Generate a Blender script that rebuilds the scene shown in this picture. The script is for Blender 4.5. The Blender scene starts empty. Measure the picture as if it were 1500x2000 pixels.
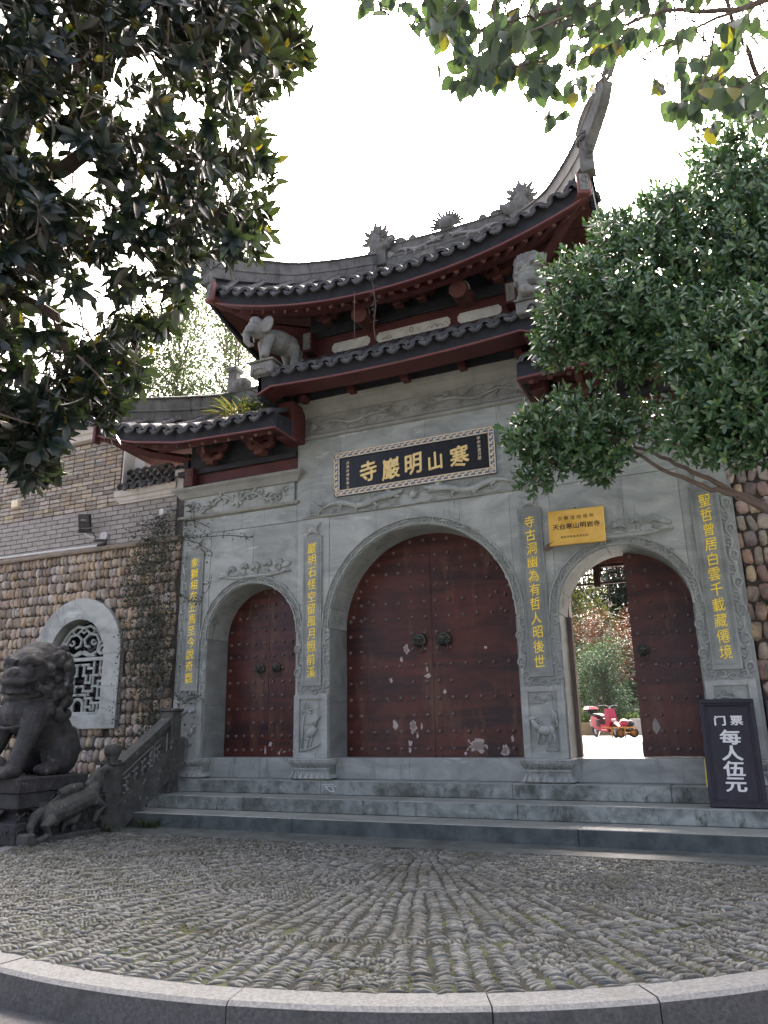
import bpy, bmesh, math, random
import numpy as np
from mathutils import Matrix, Vector, noise as mnoise
R = math.radians
PI = math.pi
rng = random.Random(7)
nrg = np.random.default_rng(7)
scene = bpy.context.scene
COL = scene.collection

# ---------------------------------------------------------------- camera
CAM = Vector((3.818, -9.784, 0.734))
YAW, PIT, ROL = 0.4147, 0.277, -0.017
fwd = Vector((-math.sin(YAW) * math.cos(PIT), math.cos(YAW) * math.cos(PIT), math.sin(PIT)))
rt0 = Vector((math.cos(YAW), math.sin(YAW), 0))
up0 = rt0.cross(fwd)
CR = math.cos(ROL) * rt0 + math.sin(ROL) * up0
CU = -math.sin(ROL) * rt0 + math.cos(ROL) * up0
cd = bpy.data.cameras.new('camera')
cam = bpy.data.objects.new('camera', cd)
COL.objects.link(cam)
cam.matrix_world = Matrix(((CR.x, CU.x, -fwd.x, CAM.x), (CR.y, CU.y, -fwd.y, CAM.y), (CR.z, CU.z, -fwd.z, CAM.z), (0, 0, 0, 1)))
cd.sensor_fit = 'HORIZONTAL'
cd.sensor_width = 36.0
cd.lens = 36.0 * 1459.9 / 1500.0
cd.clip_start = 0.05
cd.clip_end = 2000
scene.camera = cam
FPX = 1459.9

def ray(u, v):
    return ((u - 750) / FPX * CR - (v - 1000) / FPX * CU + fwd)
def at_depth(u, v, d):
    return CAM + ray(u, v) * d
def at_plane(u, v, ax, val):
    d = ray(u, v)
    return CAM + d * ((val - CAM[ax]) / d[ax])
def project(p):
    d = Vector(p) - CAM
    z = d.dot(fwd)
    if z <= 0.01:
        return None
    return 750 + FPX * d.dot(CR) / z, 1000 - FPX * d.dot(CU) / z, z

# ---------------------------------------------------------------- world, sun, exposure
SUN_EL, SUN_AZ = R(44), R(-12)          # behind the gate, a little to the left
w = bpy.data.worlds.new('World')
scene.world = w
w.use_nodes = True
nt = w.node_tree
bg = nt.nodes['Background']
sky = nt.nodes.new('ShaderNodeTexSky')
sky.sky_type = 'NISHITA'
sky.sun_disc = False
sky.sun_elevation = SUN_EL
sky.sun_rotation = SUN_AZ
sky.air_density = 0.25
sky.dust_density = 10.0
sky.ozone_density = 0.0
nt.links.new(sky.outputs[0], bg.inputs[0])
bg.inputs[1].default_value = 0.15
sd = bpy.data.lights.new('sun', 'SUN')
sd.energy = 2.0
sd.angle = R(0.6)
sd.color = (1.0, 0.95, 0.86)
sun = bpy.data.objects.new('sun', sd)
COL.objects.link(sun)
sdir = Vector((math.sin(SUN_AZ) * math.cos(SUN_EL), math.cos(SUN_AZ) * math.cos(SUN_EL), math.sin(SUN_EL)))
sun.rotation_euler = sdir.to_track_quat('Z', 'Y').to_euler()
scene.view_settings.view_transform = 'Standard'
scene.view_settings.look = 'None'
scene.view_settings.exposure = 3.2
scene.view_settings.gamma = 1.0
scene.view_settings.use_curve_mapping = False
scene.cycles.use_denoising = True
scene.cycles.max_bounces = 6
scene.cycles.diffuse_bounces = 3
scene.cycles.glossy_bounces = 2
scene.cycles.transparent_max_bounces = 4

# ---------------------------------------------------------------- helpers: things and parts
W = {}
def reg(o, world=None):
    W[o.name] = world.copy() if world is not None else Matrix()
    return o
def put(o, parent=None, world=None):
    world = world if world is not None else Matrix()
    COL.objects.link(o)
    if parent is not None:
        o.parent = parent
        o.matrix_parent_inverse = W[parent.name].inverted()
    o.matrix_basis = world
    return reg(o, world)
def tag(o, label=None, cat=None, group=None, kind=None):
    if label: o['label'] = label
    if cat: o['category'] = cat
    if group: o['group'] = group
    if kind: o['kind'] = kind
    return o
def thing(name, loc, label, cat, group=None, kind=None):
    o = bpy.data.objects.new(name, None)
    o.empty_display_size = 0.1
    put(o, None, Matrix.Translation(Vector(loc)))
    return tag(o, label, cat, group, kind)
def piece(name, mesh, parent, world):
    return put(bpy.data.objects.new(name, mesh), parent, world)

class MB:
    def __init__(s):
        s.v = []; s.f = []
    def add(s, vs, fs):
        n = len(s.v)
        s.v += [tuple(p) for p in vs]
        s.f += [tuple(i + n for i in f) for f in fs]
        return s
    def box(s, x0, x1, y0, y1, z0, z1, b=0.0):
        if b <= 0:
            vs = [(x, y, z) for z in (z0, z1) for y in (y0, y1) for x in (x0, x1)]
            return s.add(vs, [(0, 2, 3, 1), (4, 5, 7, 6), (0, 1, 5, 4), (2, 6, 7, 3), (0, 4, 6, 2), (1, 3, 7, 5)])
        b = min(b, (x1 - x0) * .45, (y1 - y0) * .45, (z1 - z0) * .45)
        X = (x0, x0 + b, x1 - b, x1); Y = (y0, y0 + b, y1 - b, y1); Z = (z0, z0 + b, z1 - b, z1)
        bm = bmesh.new()
        for sx in (0, 1):
            for sy in (0, 1):
                for sz in (0, 1):
                    ex, ey, ez = (X[0], X[3])[sx], (Y[0], Y[3])[sy], (Z[0], Z[3])[sz]
                    ix, iy, iz = (X[1], X[2])[sx], (Y[1], Y[2])[sy], (Z[1], Z[2])[sz]
                    bm.verts.new((ex, iy, iz)); bm.verts.new((ix, ey, iz)); bm.verts.new((ix, iy, ez))
        bmesh.ops.convex_hull(bm, input=bm.verts)
        return s.bm(bm)
    def bm(s, bm):
        bm.verts.index_update()
        s.add([v.co for v in bm.verts], [[v.index for v in f.verts] for f in bm.faces])
        bm.free()
        return s
    def prism(s, poly, ax, a, b):
        """poly of 2-D points, extruded along axis ax from a to b"""
        def mk(p, t):
            q = list(p); q.insert(ax, t); return tuple(q)
        n = len(poly)
        vs = [mk(p, a) for p in poly] + [mk(p, b) for p in poly]
        fs = [tuple(range(n)), tuple(range(2 * n - 1, n - 1, -1))]
        fs += [(i, (i + 1) % n, n + (i + 1) % n, n + i) for i in range(n)]
        return s.add(vs, fs)
    def loft(s, rings, close=True, caps=True):
        n = len(rings[0]); m = len(rings)
        vs = [p for r in rings for p in r]
        fs = []
        for j in range(m - 1):
            for i in range(n if close else n - 1):
                k = (i + 1) % n
                fs.append((j * n + i, j * n + k, (j + 1) * n + k, (j + 1) * n + i))
        if caps:
            fs.append(tuple(range(n - 1, -1, -1))); fs.append(tuple((m - 1) * n + i for i in range(n)))
        return s.add(vs, fs)
    def tube(s, pts, rad, n=6, flat=None, caps=True):
        """swept tube; rad scalar or list; flat=(axis, factor) squashes the section along a world axis"""
        pts = [Vector(p) for p in pts]
        m = len(pts)
        rr = rad if hasattr(rad, '__len__') else [rad] * m
        rings = []
        ref = None
        for i, p in enumerate(pts):
            t = (pts[min(i + 1, m - 1)] - pts[max(i - 1, 0)])
            if t.length < 1e-9: t = Vector((0, 0, 1))
            t.normalize()
            if ref is None:
                ref = Vector((0, 0, 1)) if abs(t.z) < .9 else Vector((0, 1, 0))
            u = (ref - t * ref.dot(t))
            if u.length < 1e-6:
                u = t.orthogonal()
            u.normalize()
            ref = u
            v = t.cross(u)
            ring = []
            for k in range(n):
                a = 2 * PI * k / n
                o = (u * math.cos(a) + v * math.sin(a)) * rr[i]
                if flat: o[flat[0]] *= flat[1]
                ring.append(p + o)
            rings.append(ring)
        return s.loft(rings, True, caps)
    def ell(s, c, r, n=10, m=7, rot=None):
        c = Vector(c); r = (r, r, r) if not hasattr(r, '__len__') else r
        rings = []
        vs = []; fs = []
        for j in range(1, m):
            ph = PI * j / m
            for i in range(n):
                th = 2 * PI * i / n
                vs.append(Vector((r[0] * math.sin(ph) * math.cos(th), r[1] * math.sin(ph) * math.sin(th), r[2] * math.cos(ph))))
        vs.append(Vector((0, 0, r[2]))); vs.append(Vector((0, 0, -r[2])))
        if rot is not None: vs = [rot @ p for p in vs]
        vs = [p + c for p in vs]
        for j in range(m - 2):
            for i in range(n):
                k = (i + 1) % n
                fs.append((j * n + i, (j + 1) * n + i, (j + 1) * n + k, j * n + k))
        a = (m - 1) * n
        for i in range(n):
            fs.append((a, i, (i + 1) % n)); fs.append((a + 1, (m - 2) * n + (i + 1) % n, (m - 2) * n + i))
        return s.add(vs, fs)
    def lathe(s, prof, c=(0, 0, 0), n=16, ax=2):
        rings = []
        for r, h in prof:
            ring = []
            for i in range(n):
                a = 2 * PI * i / n
                p = [r * math.cos(a), r * math.sin(a)]
                p.insert(ax, h)
                ring.append(Vector(p) + Vector(c))
            rings.append(ring)
        return s.loft(rings)
    def molding(s, x0, x1, y0, y1, prof):
        """mitred moulding round a box x0..x1, front y0 .. back y1; prof = [(out, z)...]"""
        rings = [[(x0 - o, y0 - o, z), (x1 + o, y0 - o, z), (x1 + o, y1, z), (x0 - o, y1, z)] for o, z in prof]
        return s.loft(rings)
    def xf(s, mtx):
        s.v = [tuple(mtx @ Vector(p)) for p in s.v]; return s
    def mesh(s, name, mat=None, smooth=False, fix=True):
        me = bpy.data.meshes.new(name)
        me.from_pydata(s.v, [], s.f)
        if fix:
            bm = bmesh.new(); bm.from_mesh(me)
            bmesh.ops.recalc_face_normals(bm, faces=bm.faces)
            bm.to_mesh(me); bm.free()
        if mat is not None: me.materials.append(mat)
        if smooth:
            me.polygons.foreach_set('use_smooth', [True] * len(me.polygons))
            if smooth != 'all':
                try: me.set_sharp_from_angle(angle=R(40))
                except Exception: pass
        me.update()
        return me
    def build(s, name, mat, parent=None, smooth=False, world=None, **kw):
        o = bpy.data.objects.new(name, s.mesh(name, mat, smooth))
        put(o, parent, world)
        if kw: tag(o, **kw)
        return o

def joined(name, tv, tf, mats, mat, smooth=False):
    """one mesh out of many transformed copies of a template (numpy); tf uniform faces"""
    tv = np.asarray(tv, float); tf = np.asarray(tf, int); mats = np.asarray(mats, float)
    n = len(tv); m = len(mats); k = tf.shape[1]
    V = np.einsum('mij,nj->mni', mats[:, :3, :3], tv) + mats[:, None, :3, 3]
    F = tf[None] + (np.arange(m) * n)[:, None, None]
    me = bpy.data.meshes.new(name)
    me.vertices.add(n * m); me.vertices.foreach_set('co', V.reshape(-1))
    nf = len(tf) * m
    me.loops.add(nf * k); me.loops.foreach_set('vertex_index', F.reshape(-1).astype(np.int32))
    me.polygons.add(nf)
    me.polygons.foreach_set('loop_start', np.arange(nf, dtype=np.int32) * k)
    try: me.polygons.foreach_set('loop_total', np.full(nf, k, np.int32))
    except Exception: pass
    if smooth: me.polygons.foreach_set('use_smooth', np.ones(nf, bool))
    me.update(calc_edges=True)
    me.validate()
    me.materials.append(mat)
    return me

def scatter(parent, name, meshes, mats, prio, restname, limit=300):
    """the LIMIT pieces that show largest become objects of their own, the rest one joined stuff part"""
    order = sorted(range(len(mats)), key=lambda i: -prio[i])
    for i in order[:limit]:
        piece(name, meshes[i % len(meshes)], parent, mats[i])
    rest = order[limit:]
    if rest:
        tv = [v.co[:] for v in meshes[0].vertices]
        tf = []
        for p in meshes[0].polygons:
            q = list(p.vertices)
            tf += [[q[0], q[i], q[i + 1]] for i in range(1, len(q) - 1)]
        me = joined(restname, tv, tf, [np.array(mats[i]) for i in rest], meshes[0].materials[0], smooth=meshes[0].polygons[0].use_smooth)
        o = put(bpy.data.objects.new(restname, me), parent, Matrix())
        o['kind'] = 'stuff'

def trs(loc, rot=(0, 0, 0), sc=(1, 1, 1)):
    from mathutils import Euler
    return Matrix.LocRotScale(Vector(loc), Euler(rot), Vector(sc) if hasattr(sc, '__len__') else Vector((sc,) * 3))

def sculpt(name, mb, mat, voxel=0.02, smooth=4, disp=0.0, dscale=4.0):
    """fuse overlapping shapes into one continuous carved surface"""
    me = mb.mesh(name + '_raw', None)
    o = bpy.data.objects.new(name + '_raw', me)
    COL.objects.link(o)
    m = o.modifiers.new('r', 'REMESH'); m.mode = 'VOXEL'; m.voxel_size = voxel; m.use_smooth_shade = True
    if smooth:
        m = o.modifiers.new('s', 'SMOOTH'); m.factor = .5; m.iterations = smooth
    dg = bpy.context.evaluated_depsgraph_get()
    out = bpy.data.meshes.new_from_object(o.evaluated_get(dg))
    bpy.data.objects.remove(o); bpy.data.meshes.remove(me)
    if disp:
        n = len(out.vertices)
        co = np.empty(n * 3); out.vertices.foreach_get('co', co); co = co.reshape(-1, 3)
        no = np.array([v.normal[:] for v in out.vertices])
        d = np.array([mnoise.noise(Vector(p) * dscale) + .5 * mnoise.noise(Vector(p) * dscale * 2.3) for p in co])
        co += no * d[:, None] * disp
        out.vertices.foreach_set('co', co.reshape(-1))
    out.name = name
    out.materials.clear(); out.materials.append(mat)
    out.polygons.foreach_set('use_smooth', [True] * len(out.polygons))
    out.update()
    return out

# ---------------------------------------------------------------- materials
def nodes_of(name):
    m = bpy.data.materials.new(name)
    m.use_nodes = True
    t = m.node_tree
    return m, t, t.nodes, t.links, t.nodes['Principled BSDF']
def ramp(N, stops):
    r = N.new('ShaderNodeValToRGB')
    e = r.color_ramp.elements
    while len(e) < len(stops): e.new(0.5)
    for k, (p, c) in zip(e, stops):
        k.position = p; k.color = (c[0], c[1], c[2], 1)
    return r
def stuff_mat(name, c0, c1, scale=4.0, rough=0.7, bump=0.3, bscale=40.0, rand=0.0, stretch=(1, 1, 1), detail=6.0,
              stain=None, spec=0.4, coat=0.0, hue=0.0, dist=0.0, metal=0.0, bdist=0.01, space='pos'):
    """noise-mixed two-colour surface; rand: brightness spread between pieces; stain=(colour, scale, lo, hi[, stretch])"""
    m, t, N, L, P = nodes_of(name)
    g = N.new('ShaderNodeNewGeometry')
    if space == 'pos':
        vec = g.outputs['Position']
    else:
        vec = N.new('ShaderNodeTexCoord').outputs['Object']
    mp = N.new('ShaderNodeMapping'); mp.inputs['Scale'].default_value = stretch
    L.new(vec, mp.inputs['Vector'])
    n1 = N.new('ShaderNodeTexNoise'); n1.inputs['Scale'].default_value = scale; n1.inputs['Detail'].default_value = detail
    n1.inputs['Roughness'].default_value = 0.62; n1.inputs['Distortion'].default_value = dist
    L.new(mp.outputs[0], n1.inputs['Vector'])
    r1 = ramp(N, [(0.33, c0), (0.67, c1)])
    L.new(n1.outputs['Fac'], r1.inputs[0])
    col = r1.outputs[0]
    if rand or hue:
        oi = N.new('ShaderNodeObjectInfo')
        ad = N.new('ShaderNodeMath'); ad.operation = 'ADD'
        L.new(oi.outputs['Random'], ad.inputs[0]); L.new(g.outputs['Random Per Island'], ad.inputs[1])
        fr = N.new('ShaderNodeMath'); fr.operation = 'FRACT'; L.new(ad.outputs[0], fr.inputs[0])
        hs = N.new('ShaderNodeHueSaturation')
        mr = N.new('ShaderNodeMapRange'); mr.inputs['To Min'].default_value = 1 - rand; mr.inputs['To Max'].default_value = 1 + rand
        L.new(fr.outputs[0], mr.inputs['Value']); L.new(mr.outputs[0], hs.inputs['Value'])
        if hue:
            m7 = N.new('ShaderNodeMath'); m7.operation = 'MULTIPLY'; m7.inputs[1].default_value = 7.31; L.new(fr.outputs[0], m7.inputs[0])
            f2 = N.new('ShaderNodeMath'); f2.operation = 'FRACT'; L.new(m7.outputs[0], f2.inputs[0])
            mh = N.new('ShaderNodeMapRange'); mh.inputs['To Min'].default_value = .5 - hue; mh.inputs['To Max'].default_value = .5 + hue
            L.new(f2.outputs[0], mh.inputs['Value']); L.new(mh.outputs[0], hs.inputs['Hue'])
            m9 = N.new('ShaderNodeMath'); m9.operation = 'MULTIPLY'; m9.inputs[1].default_value = 13.7; L.new(fr.outputs[0], m9.inputs[0])
            f3 = N.new('ShaderNodeMath'); f3.operation = 'FRACT'; L.new(m9.outputs[0], f3.inputs[0])
            ms = N.new('ShaderNodeMapRange'); ms.inputs['To Min'].default_value = .45; ms.inputs['To Max'].default_value = 1.15
            L.new(f3.outputs[0], ms.inputs['Value']); L.new(ms.outputs[0], hs.inputs['Saturation'])
        L.new(col, hs.inputs['Color']); col = hs.outputs[0]
    for st in ([stain] if stain and not isinstance(stain, list) else (stain or [])):
        n2 = N.new('ShaderNodeTexNoise'); n2.inputs['Scale'].default_value = st[1]; n2.inputs['Detail'].default_value = 8.0
        n2.inputs['Roughness'].default_value = 0.7
        mp2 = N.new('ShaderNodeMapping'); mp2.inputs['Scale'].default_value = st[4] if len(st) > 4 else (1, 1, 1)
        mp2.inputs['Location'].default_value = (3.1, 1.7, 5.3)
        L.new(vec, mp2.inputs['Vector']); L.new(mp2.outputs[0], n2.inputs['Vector'])
        r2 = ramp(N, [(st[2], (0, 0, 0)), (st[3], (1, 1, 1))])
        L.new(n2.outputs['Fac'], r2.inputs[0])
        mx = N.new('ShaderNodeMixRGB'); mx.inputs[2].default_value = (*st[0], 1)
        L.new(r2.outputs[0], mx.inputs[0]); L.new(col, mx.inputs[1]); col = mx.outputs[0]
    L.new(col, P.inputs['Base Color'])
    P.inputs['Roughness'].default_value = rough
    P.inputs['Specular IOR Level'].default_value = spec
    P.inputs['Metallic'].default_value = metal
    if coat: P.inputs['Coat Weight'].default_value = coat
    if bump:
        n3 = N.new('ShaderNodeTexNoise'); n3.inputs['Scale'].default_value = bscale; n3.inputs['Detail'].default_value = 5.0
        L.new(vec, n3.inputs['Vector'])
        b = N.new('ShaderNodeBump'); b.inputs['Strength'].default_value = bump; b.inputs['Distance'].default_value = bdist
        L.new(n3.outputs['Fac'], b.inputs['Height']); L.new(b.outputs[0], P.inputs['Normal'])
    return m
def leaf_mat(name, c0, c1, under=None, yellow=None, trans=0.35, rough=0.35, coat=0.0, ytail=0.03, spec=0.5, tint=(1.3, 1.35, .6)):
    """foliage: colour spread per leaf, lit through from behind, a paler underside"""
    m, t, N, L, P = nodes_of(name)
    g = N.new('ShaderNodeNewGeometry'); oi = N.new('ShaderNodeObjectInfo')
    ad = N.new('ShaderNodeMath'); ad.operation = 'ADD'
    L.new(oi.outputs['Random'], ad.inputs[0]); L.new(g.outputs['Random Per Island'], ad.inputs[1])
    fr = N.new('ShaderNodeMath'); fr.operation = 'FRACT'; L.new(ad.outputs[0], fr.inputs[0])
    stops = [(0.0, c0), (0.9, c1)]
    if yellow: stops += [(1 - ytail - .005, c1), (1 - ytail, yellow)]
    r = ramp(N, stops); L.new(fr.outputs[0], r.inputs[0])
    col = r.outputs[0]
    if under:
        mx = N.new('ShaderNodeMixRGB'); mx.inputs[2].default_value = (*under, 1)
        L.new(g.outputs['Backfacing'], mx.inputs[0]); L.new(col, mx.inputs[1]); col = mx.outputs[0]
    L.new(col, P.inputs['Base Color'])
    P.inputs['Roughness'].default_value = rough
    P.inputs['Specular IOR Level'].default_value = spec
    tr = N.new('ShaderNodeBsdfTranslucent')
    br = N.new('ShaderNodeMixRGB'); br.blend_type = 'MULTIPLY'; br.inputs[0].default_value = 1; br.inputs[2].default_value = (*tint, 1)
    L.new(r.outputs[0], br.inputs[1]); L.new(br.outputs[0], tr.inputs['Color'])
    ms = N.new('ShaderNodeMixShader'); ms.inputs[0].default_value = trans
    L.new(P.outputs[0], ms.inputs[1]); L.new(tr.outputs[0], ms.inputs[2])
    L.new(ms.outputs[0], N['Material Output'].inputs['Surface'])
    return m

M = {}
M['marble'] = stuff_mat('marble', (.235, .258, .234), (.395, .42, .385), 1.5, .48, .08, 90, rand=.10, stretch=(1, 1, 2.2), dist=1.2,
                        stain=[((.53, .57, .53), 2.2, .60, .70, (.6, 1, 2.6)), ((.15, .175, .175), 1.7, .60, .72, (2.2, 1, .45)), ((.16, .18, .165), 3.0, .60, .70, (4, 4, .22))])
M['marble_carved'] = stuff_mat('marble_carved', (.26, .288, .265), (.39, .415, .38), 4, .6, .15, 60, stain=[((.15, .17, .155), 2.8, .56, .70), ((.14, .155, .14), 3.0, .60, .70, (4, 4, .3))])
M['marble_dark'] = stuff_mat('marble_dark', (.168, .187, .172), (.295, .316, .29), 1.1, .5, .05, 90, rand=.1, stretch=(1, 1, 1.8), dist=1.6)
M['marble_brown'] = stuff_mat('marble_brown', (.22, .225, .20), (.33, .335, .30), 2.5, .65, .1, 60, stain=((.16, .16, .15), 2.0, .58, .75, (1, 1, .5)))
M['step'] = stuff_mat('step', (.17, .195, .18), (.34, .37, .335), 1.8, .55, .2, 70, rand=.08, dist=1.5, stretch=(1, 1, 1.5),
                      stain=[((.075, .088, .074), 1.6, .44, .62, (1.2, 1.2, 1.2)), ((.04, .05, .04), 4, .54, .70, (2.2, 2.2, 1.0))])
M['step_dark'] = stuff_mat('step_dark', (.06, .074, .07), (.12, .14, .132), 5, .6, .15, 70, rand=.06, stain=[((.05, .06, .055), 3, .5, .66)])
M['granite'] = stuff_mat('granite', (.14, .146, .14), (.235, .243, .233), 60, .75, .3, 160, rand=.05, detail=2,
                         stain=((.16, .155, .14), 3, .58, .72))
M['granite_dirty'] = stuff_mat('granite_dirty', (.075, .074, .068), (.135, .132, .122), 50, .8, .35, 120, rand=.05, detail=3, stain=((.07, .07, .06), 4, .52, .68))
M['asphalt'] = stuff_mat('asphalt', (.075, .075, .075), (.14, .14, .135), 120, .85, .5, 220, detail=2)
M['mortar'] = stuff_mat('mortar', (.017, .018, .013), (.036, .036, .026), 9, .9, .4, 60, stain=((.06, .075, .022), 2.5, .52, .62))
M['cobble'] = stuff_mat('cobble', (.062, .068, .060), (.155, .162, .146), 26, .5, .3, 90, rand=.5, stain=[((.055, .058, .038), 1.3, .48, .68), ((.26, .26, .245), 40, .62, .72)])
M['carved_dark'] = stuff_mat('carved_dark', (.022, .0225, .0225), (.054, .0545, .053), 7, .7, .6, 38, stain=[((.17, .17, .162), 6.5, .60, .68), ((.06, .06, .03), 3, .6, .7)], bdist=.015)
M['carved_mid'] = stuff_mat('carved_mid', (.05, .053, .047), (.105, .108, .096), 7, .8, .6, 38, stain=[((.28, .28, .26), 8, .61, .68), ((.06, .065, .045), 3, .55, .68)], bdist=.015)
M['statue_pale'] = stuff_mat('statue_pale', (.15, .152, .14), (.27, .27, .245), 6, .8, .4, 40, stain=((.13, .13, .11), 4, .55, .7), bdist=.015)
M['plaster_roof'] = stuff_mat('plaster_roof', (.085, .087, .082), (.18, .18, .165), 3.5, .9, .4, 30, stretch=(1, 1, 1), stain=[((.05, .05, .045), 3, .52, .68, (2.5, 2.5, .5)), ((.30, .25, .18), 2, .62, .74)])
M['tile'] = stuff_mat('tile', (.045, .047, .05), (.095, .098, .10), 12, .8, .3, 60, rand=.3, stain=((.18, .18, .17), 9, .6, .7))
M['tile_pale'] = stuff_mat('tile_pale', (.055, .057, .06), (.115, .117, .118), 10, .9, .35, 60, rand=.3, stain=((.06, .06, .055), 6, .55, .68))
M['fascia'] = stuff_mat('fascia', (.018, .02, .025), (.035, .038, .045), 5, .85, .2, 40, stain=((.10, .10, .095), 3, .64, .75, (1, 1, 2)))
M['red'] = stuff_mat('red', (.066, .021, .020), (.102, .032, .030), 3, .55, .1, 50, stain=((.08, .02, .02), 3, .6, .75))
M['red_line'] = stuff_mat('red_line', (.14, .05, .048), (.185, .066, .062), 4, .5, .05, 50)
M['red_wood'] = stuff_mat('red_wood', (.078, .031, .026), (.13, .050, .041), 5, .65, .15, 40, stretch=(1, 3, 3), rand=.25)
M['black_beam'] = stuff_mat('black_beam', (.015, .016, .02), (.03, .032, .036), 5, .6, .1, 40)
M['door'] = stuff_mat('door', (.048, .014, .011), (.112, .03, .021), 1.6, .38, .12, 18, stretch=(1, 1, 1.3), dist=.8, bdist=.02,
                      stain=[((.020, .010, .011), 1.3, .47, .62, (.35, 1, 3.0)), ((.125, .062, .035), 2.0, .53, .68, (2.0, 1, .5)), ((.03, .016, .014), 14, .62, .7, (1, 1, .3))])
M['door_bare'] = stuff_mat('door_bare', (.23, .18, .155), (.32, .26, .23), 30, .8, .2, 60)
M['door_flake'] = stuff_mat('door_flake', (.40, .34, .32), (.52, .45, .42), 20, .7, .1, 60)
M['stud'] = stuff_mat('stud', (.13, .095, .085), (.24, .19, .175), 20, .35, .1, 60, metal=.3)
M['bronze'] = stuff_mat('bronze', (.045, .047, .04), (.10, .105, .085), 20, .4, .3, 60, metal=.6)
M['gold'] = stuff_mat('gold', (.95, .68, .05), (1.0, .80, .10), 30, .4, .0, 50, metal=.0)
M['gold_paint'] = stuff_mat('gold_paint', (.78, .56, .20), (.92, .74, .34), 14, .4, .1, 50, metal=.1)
M['lacquer'] = stuff_mat('lacquer', (.008, .009, .012), (.017, .018, .023), 12, .35, .15, 60)
M['frame_white'] = stuff_mat('frame_white', (.72, .60, .38), (.82, .72, .52), 14, .5, .1, 40)
M['frame_blue'] = stuff_mat('frame_blue', (.075, .12, .22), (.12, .18, .29), 20, .5, .1, 40)
M['brass'] = stuff_mat('brass', (.72, .40, .06), (.88, .55, .12), 4, .3, .03, 60, metal=.45, stain=((.62, .42, .16), 5, .58, .7))
M['ink'] = stuff_mat('ink', (.035, .02, .012), (.05, .03, .02), 10, .6, 0)
M['sign_black'] = stuff_mat('sign_black', (.014, .012, .017), (.025, .022, .03), 8, .5, .15, 30, stretch=(3, 3, .4), stain=((.12, .10, .085), 12, .70, .74))
M['sign_white'] = stuff_mat('sign_white', (.66, .67, .62), (.76, .77, .72), 10, .6, .05, 40)
M['white'] = stuff_mat('white', (.5, .5, .48), (.6, .6, .58), 4, .6, .05, 40)
M['plaster'] = stuff_mat('plaster', (.42, .39, .34), (.60, .56, .5), 2.5, .85, .2, 30, stain=((.25, .22, .18), 2.5, .55, .7, (1, 1, .6)))
M['black_plastic'] = stuff_mat('black_plastic', (.012, .012, .013), (.02, .02, .022), 8, .4, 0)
M['dark_glass'] = stuff_mat('dark_glass', (.01, .01, .012), (.015, .015, .018), 8, .1, 0)
M['stone'] = stuff_mat('stone', (.245, .188, .125), (.42, .335, .24), 11, .8, .5, 45, rand=.42, hue=.014, stain=[((.085, .07, .055), 7, .54, .68), ((.30, .28, .24), 16, .62, .72)], bdist=.015)
M['stone_right'] = stuff_mat('stone_right', (.20, .145, .10), (.34, .255, .18), 9, .8, .35, 50, rand=.45, hue=.03, stain=((.10, .085, .075), 5, .52, .66), bdist=.015)
M['stone_mortar'] = stuff_mat('stone_mortar', (.035, .029, .023), (.07, .06, .047), 14, .95, .5, 40, bdist=.02)
M['stone_cap'] = stuff_mat('stone_cap', (.17, .14, .105), (.27, .225, .17), 5, .9, .4, 40)
M['brick'] = stuff_mat('brick', (.25, .205, .15), (.37, .31, .23), 12, .85, .3, 70, rand=.32, hue=.02, stain=((.11, .09, .075), 5, .57, .72))
M['brick_grey'] = stuff_mat('brick_grey', (.26, .24, .215), (.32, .297, .268), 6, .8, .15, 70, rand=.07)
M['brick_joint'] = stuff_mat('brick_joint', (.085, .07, .055), (.12, .10, .08), 12, .9, .3, 60)
M['grey_joint'] = stuff_mat('grey_joint', (.07, .063, .055), (.10, .09, .082), 12, .9, .3, 60)
M['bark'] = stuff_mat('bark', (.055, .042, .034), (.11, .085, .065), 12, .9, .5, 30, stretch=(1, 1, .3), bdist=.02)
M['bark_pale'] = stuff_mat('bark_pale', (.11, .085, .07), (.17, .135, .11), 12, .85, .4, 30, stretch=(1, 1, .4))
M['dark_wood'] = stuff_mat('dark_wood', (.022, .013, .012), (.04, .024, .02), 8, .5, .1, 40)
M['wood_old'] = stuff_mat('wood_old', (.10, .075, .055), (.17, .13, .10), 6, .75, .2, 40, stretch=(4, 4, .4))
M['court'] = stuff_mat('court', (.07, .072, .073), (.105, .108, .11), 2, .8, .1, 60)
M['panel_white'] = stuff_mat('panel_white', (.50, .51, .47), (.66, .66, .61), 7, .6, .05, 40, stain=[((.20, .26, .24), 8, .56, .66, (1, 1, 1.6)), ((.16, .18, .17), 22, .62, .68)])
# ---------------------------------------------------------------- ground, plaza, kerb, steps
GZ = -0.54
RZ = -0.72
PC = Vector((0.6, -1.56, 0))
mb = MB(); mb.add([(-400, -300, RZ), (400, -300, RZ), (400, 300, RZ), (-400, 300, RZ)], [(0, 1, 2, 3)])
mb.build('road', M['asphalt'], kind='structure')

# courtyard floor behind the gate, flagstones near the opening
CZ = 0.20
court = MB().box(-30, 30, 1.15, 70, RZ - .1, CZ - .004).build('courtyard_pavement', M['grey_joint'], kind='structure')
fl = [MB().box(-.594, .594, -.394, .394, -.02, .004 + .002 * k, .004).mesh('flagstone', M['court']) for k in range(3)]
for j in range(24):
    for i in range(13):
        x = -5.2 + i * 1.2 + (.6 if j % 2 else 0); y = 1.6 + j * .8
        piece('flagstone', fl[(i * 7 + j * 3) % 3], court, trs((x, y, CZ)))
MB().box(-30, 30, 20.6, 70, CZ - .1, CZ + .003).build('courtyard_far_paving', M['court'], kind='structure')

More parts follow.
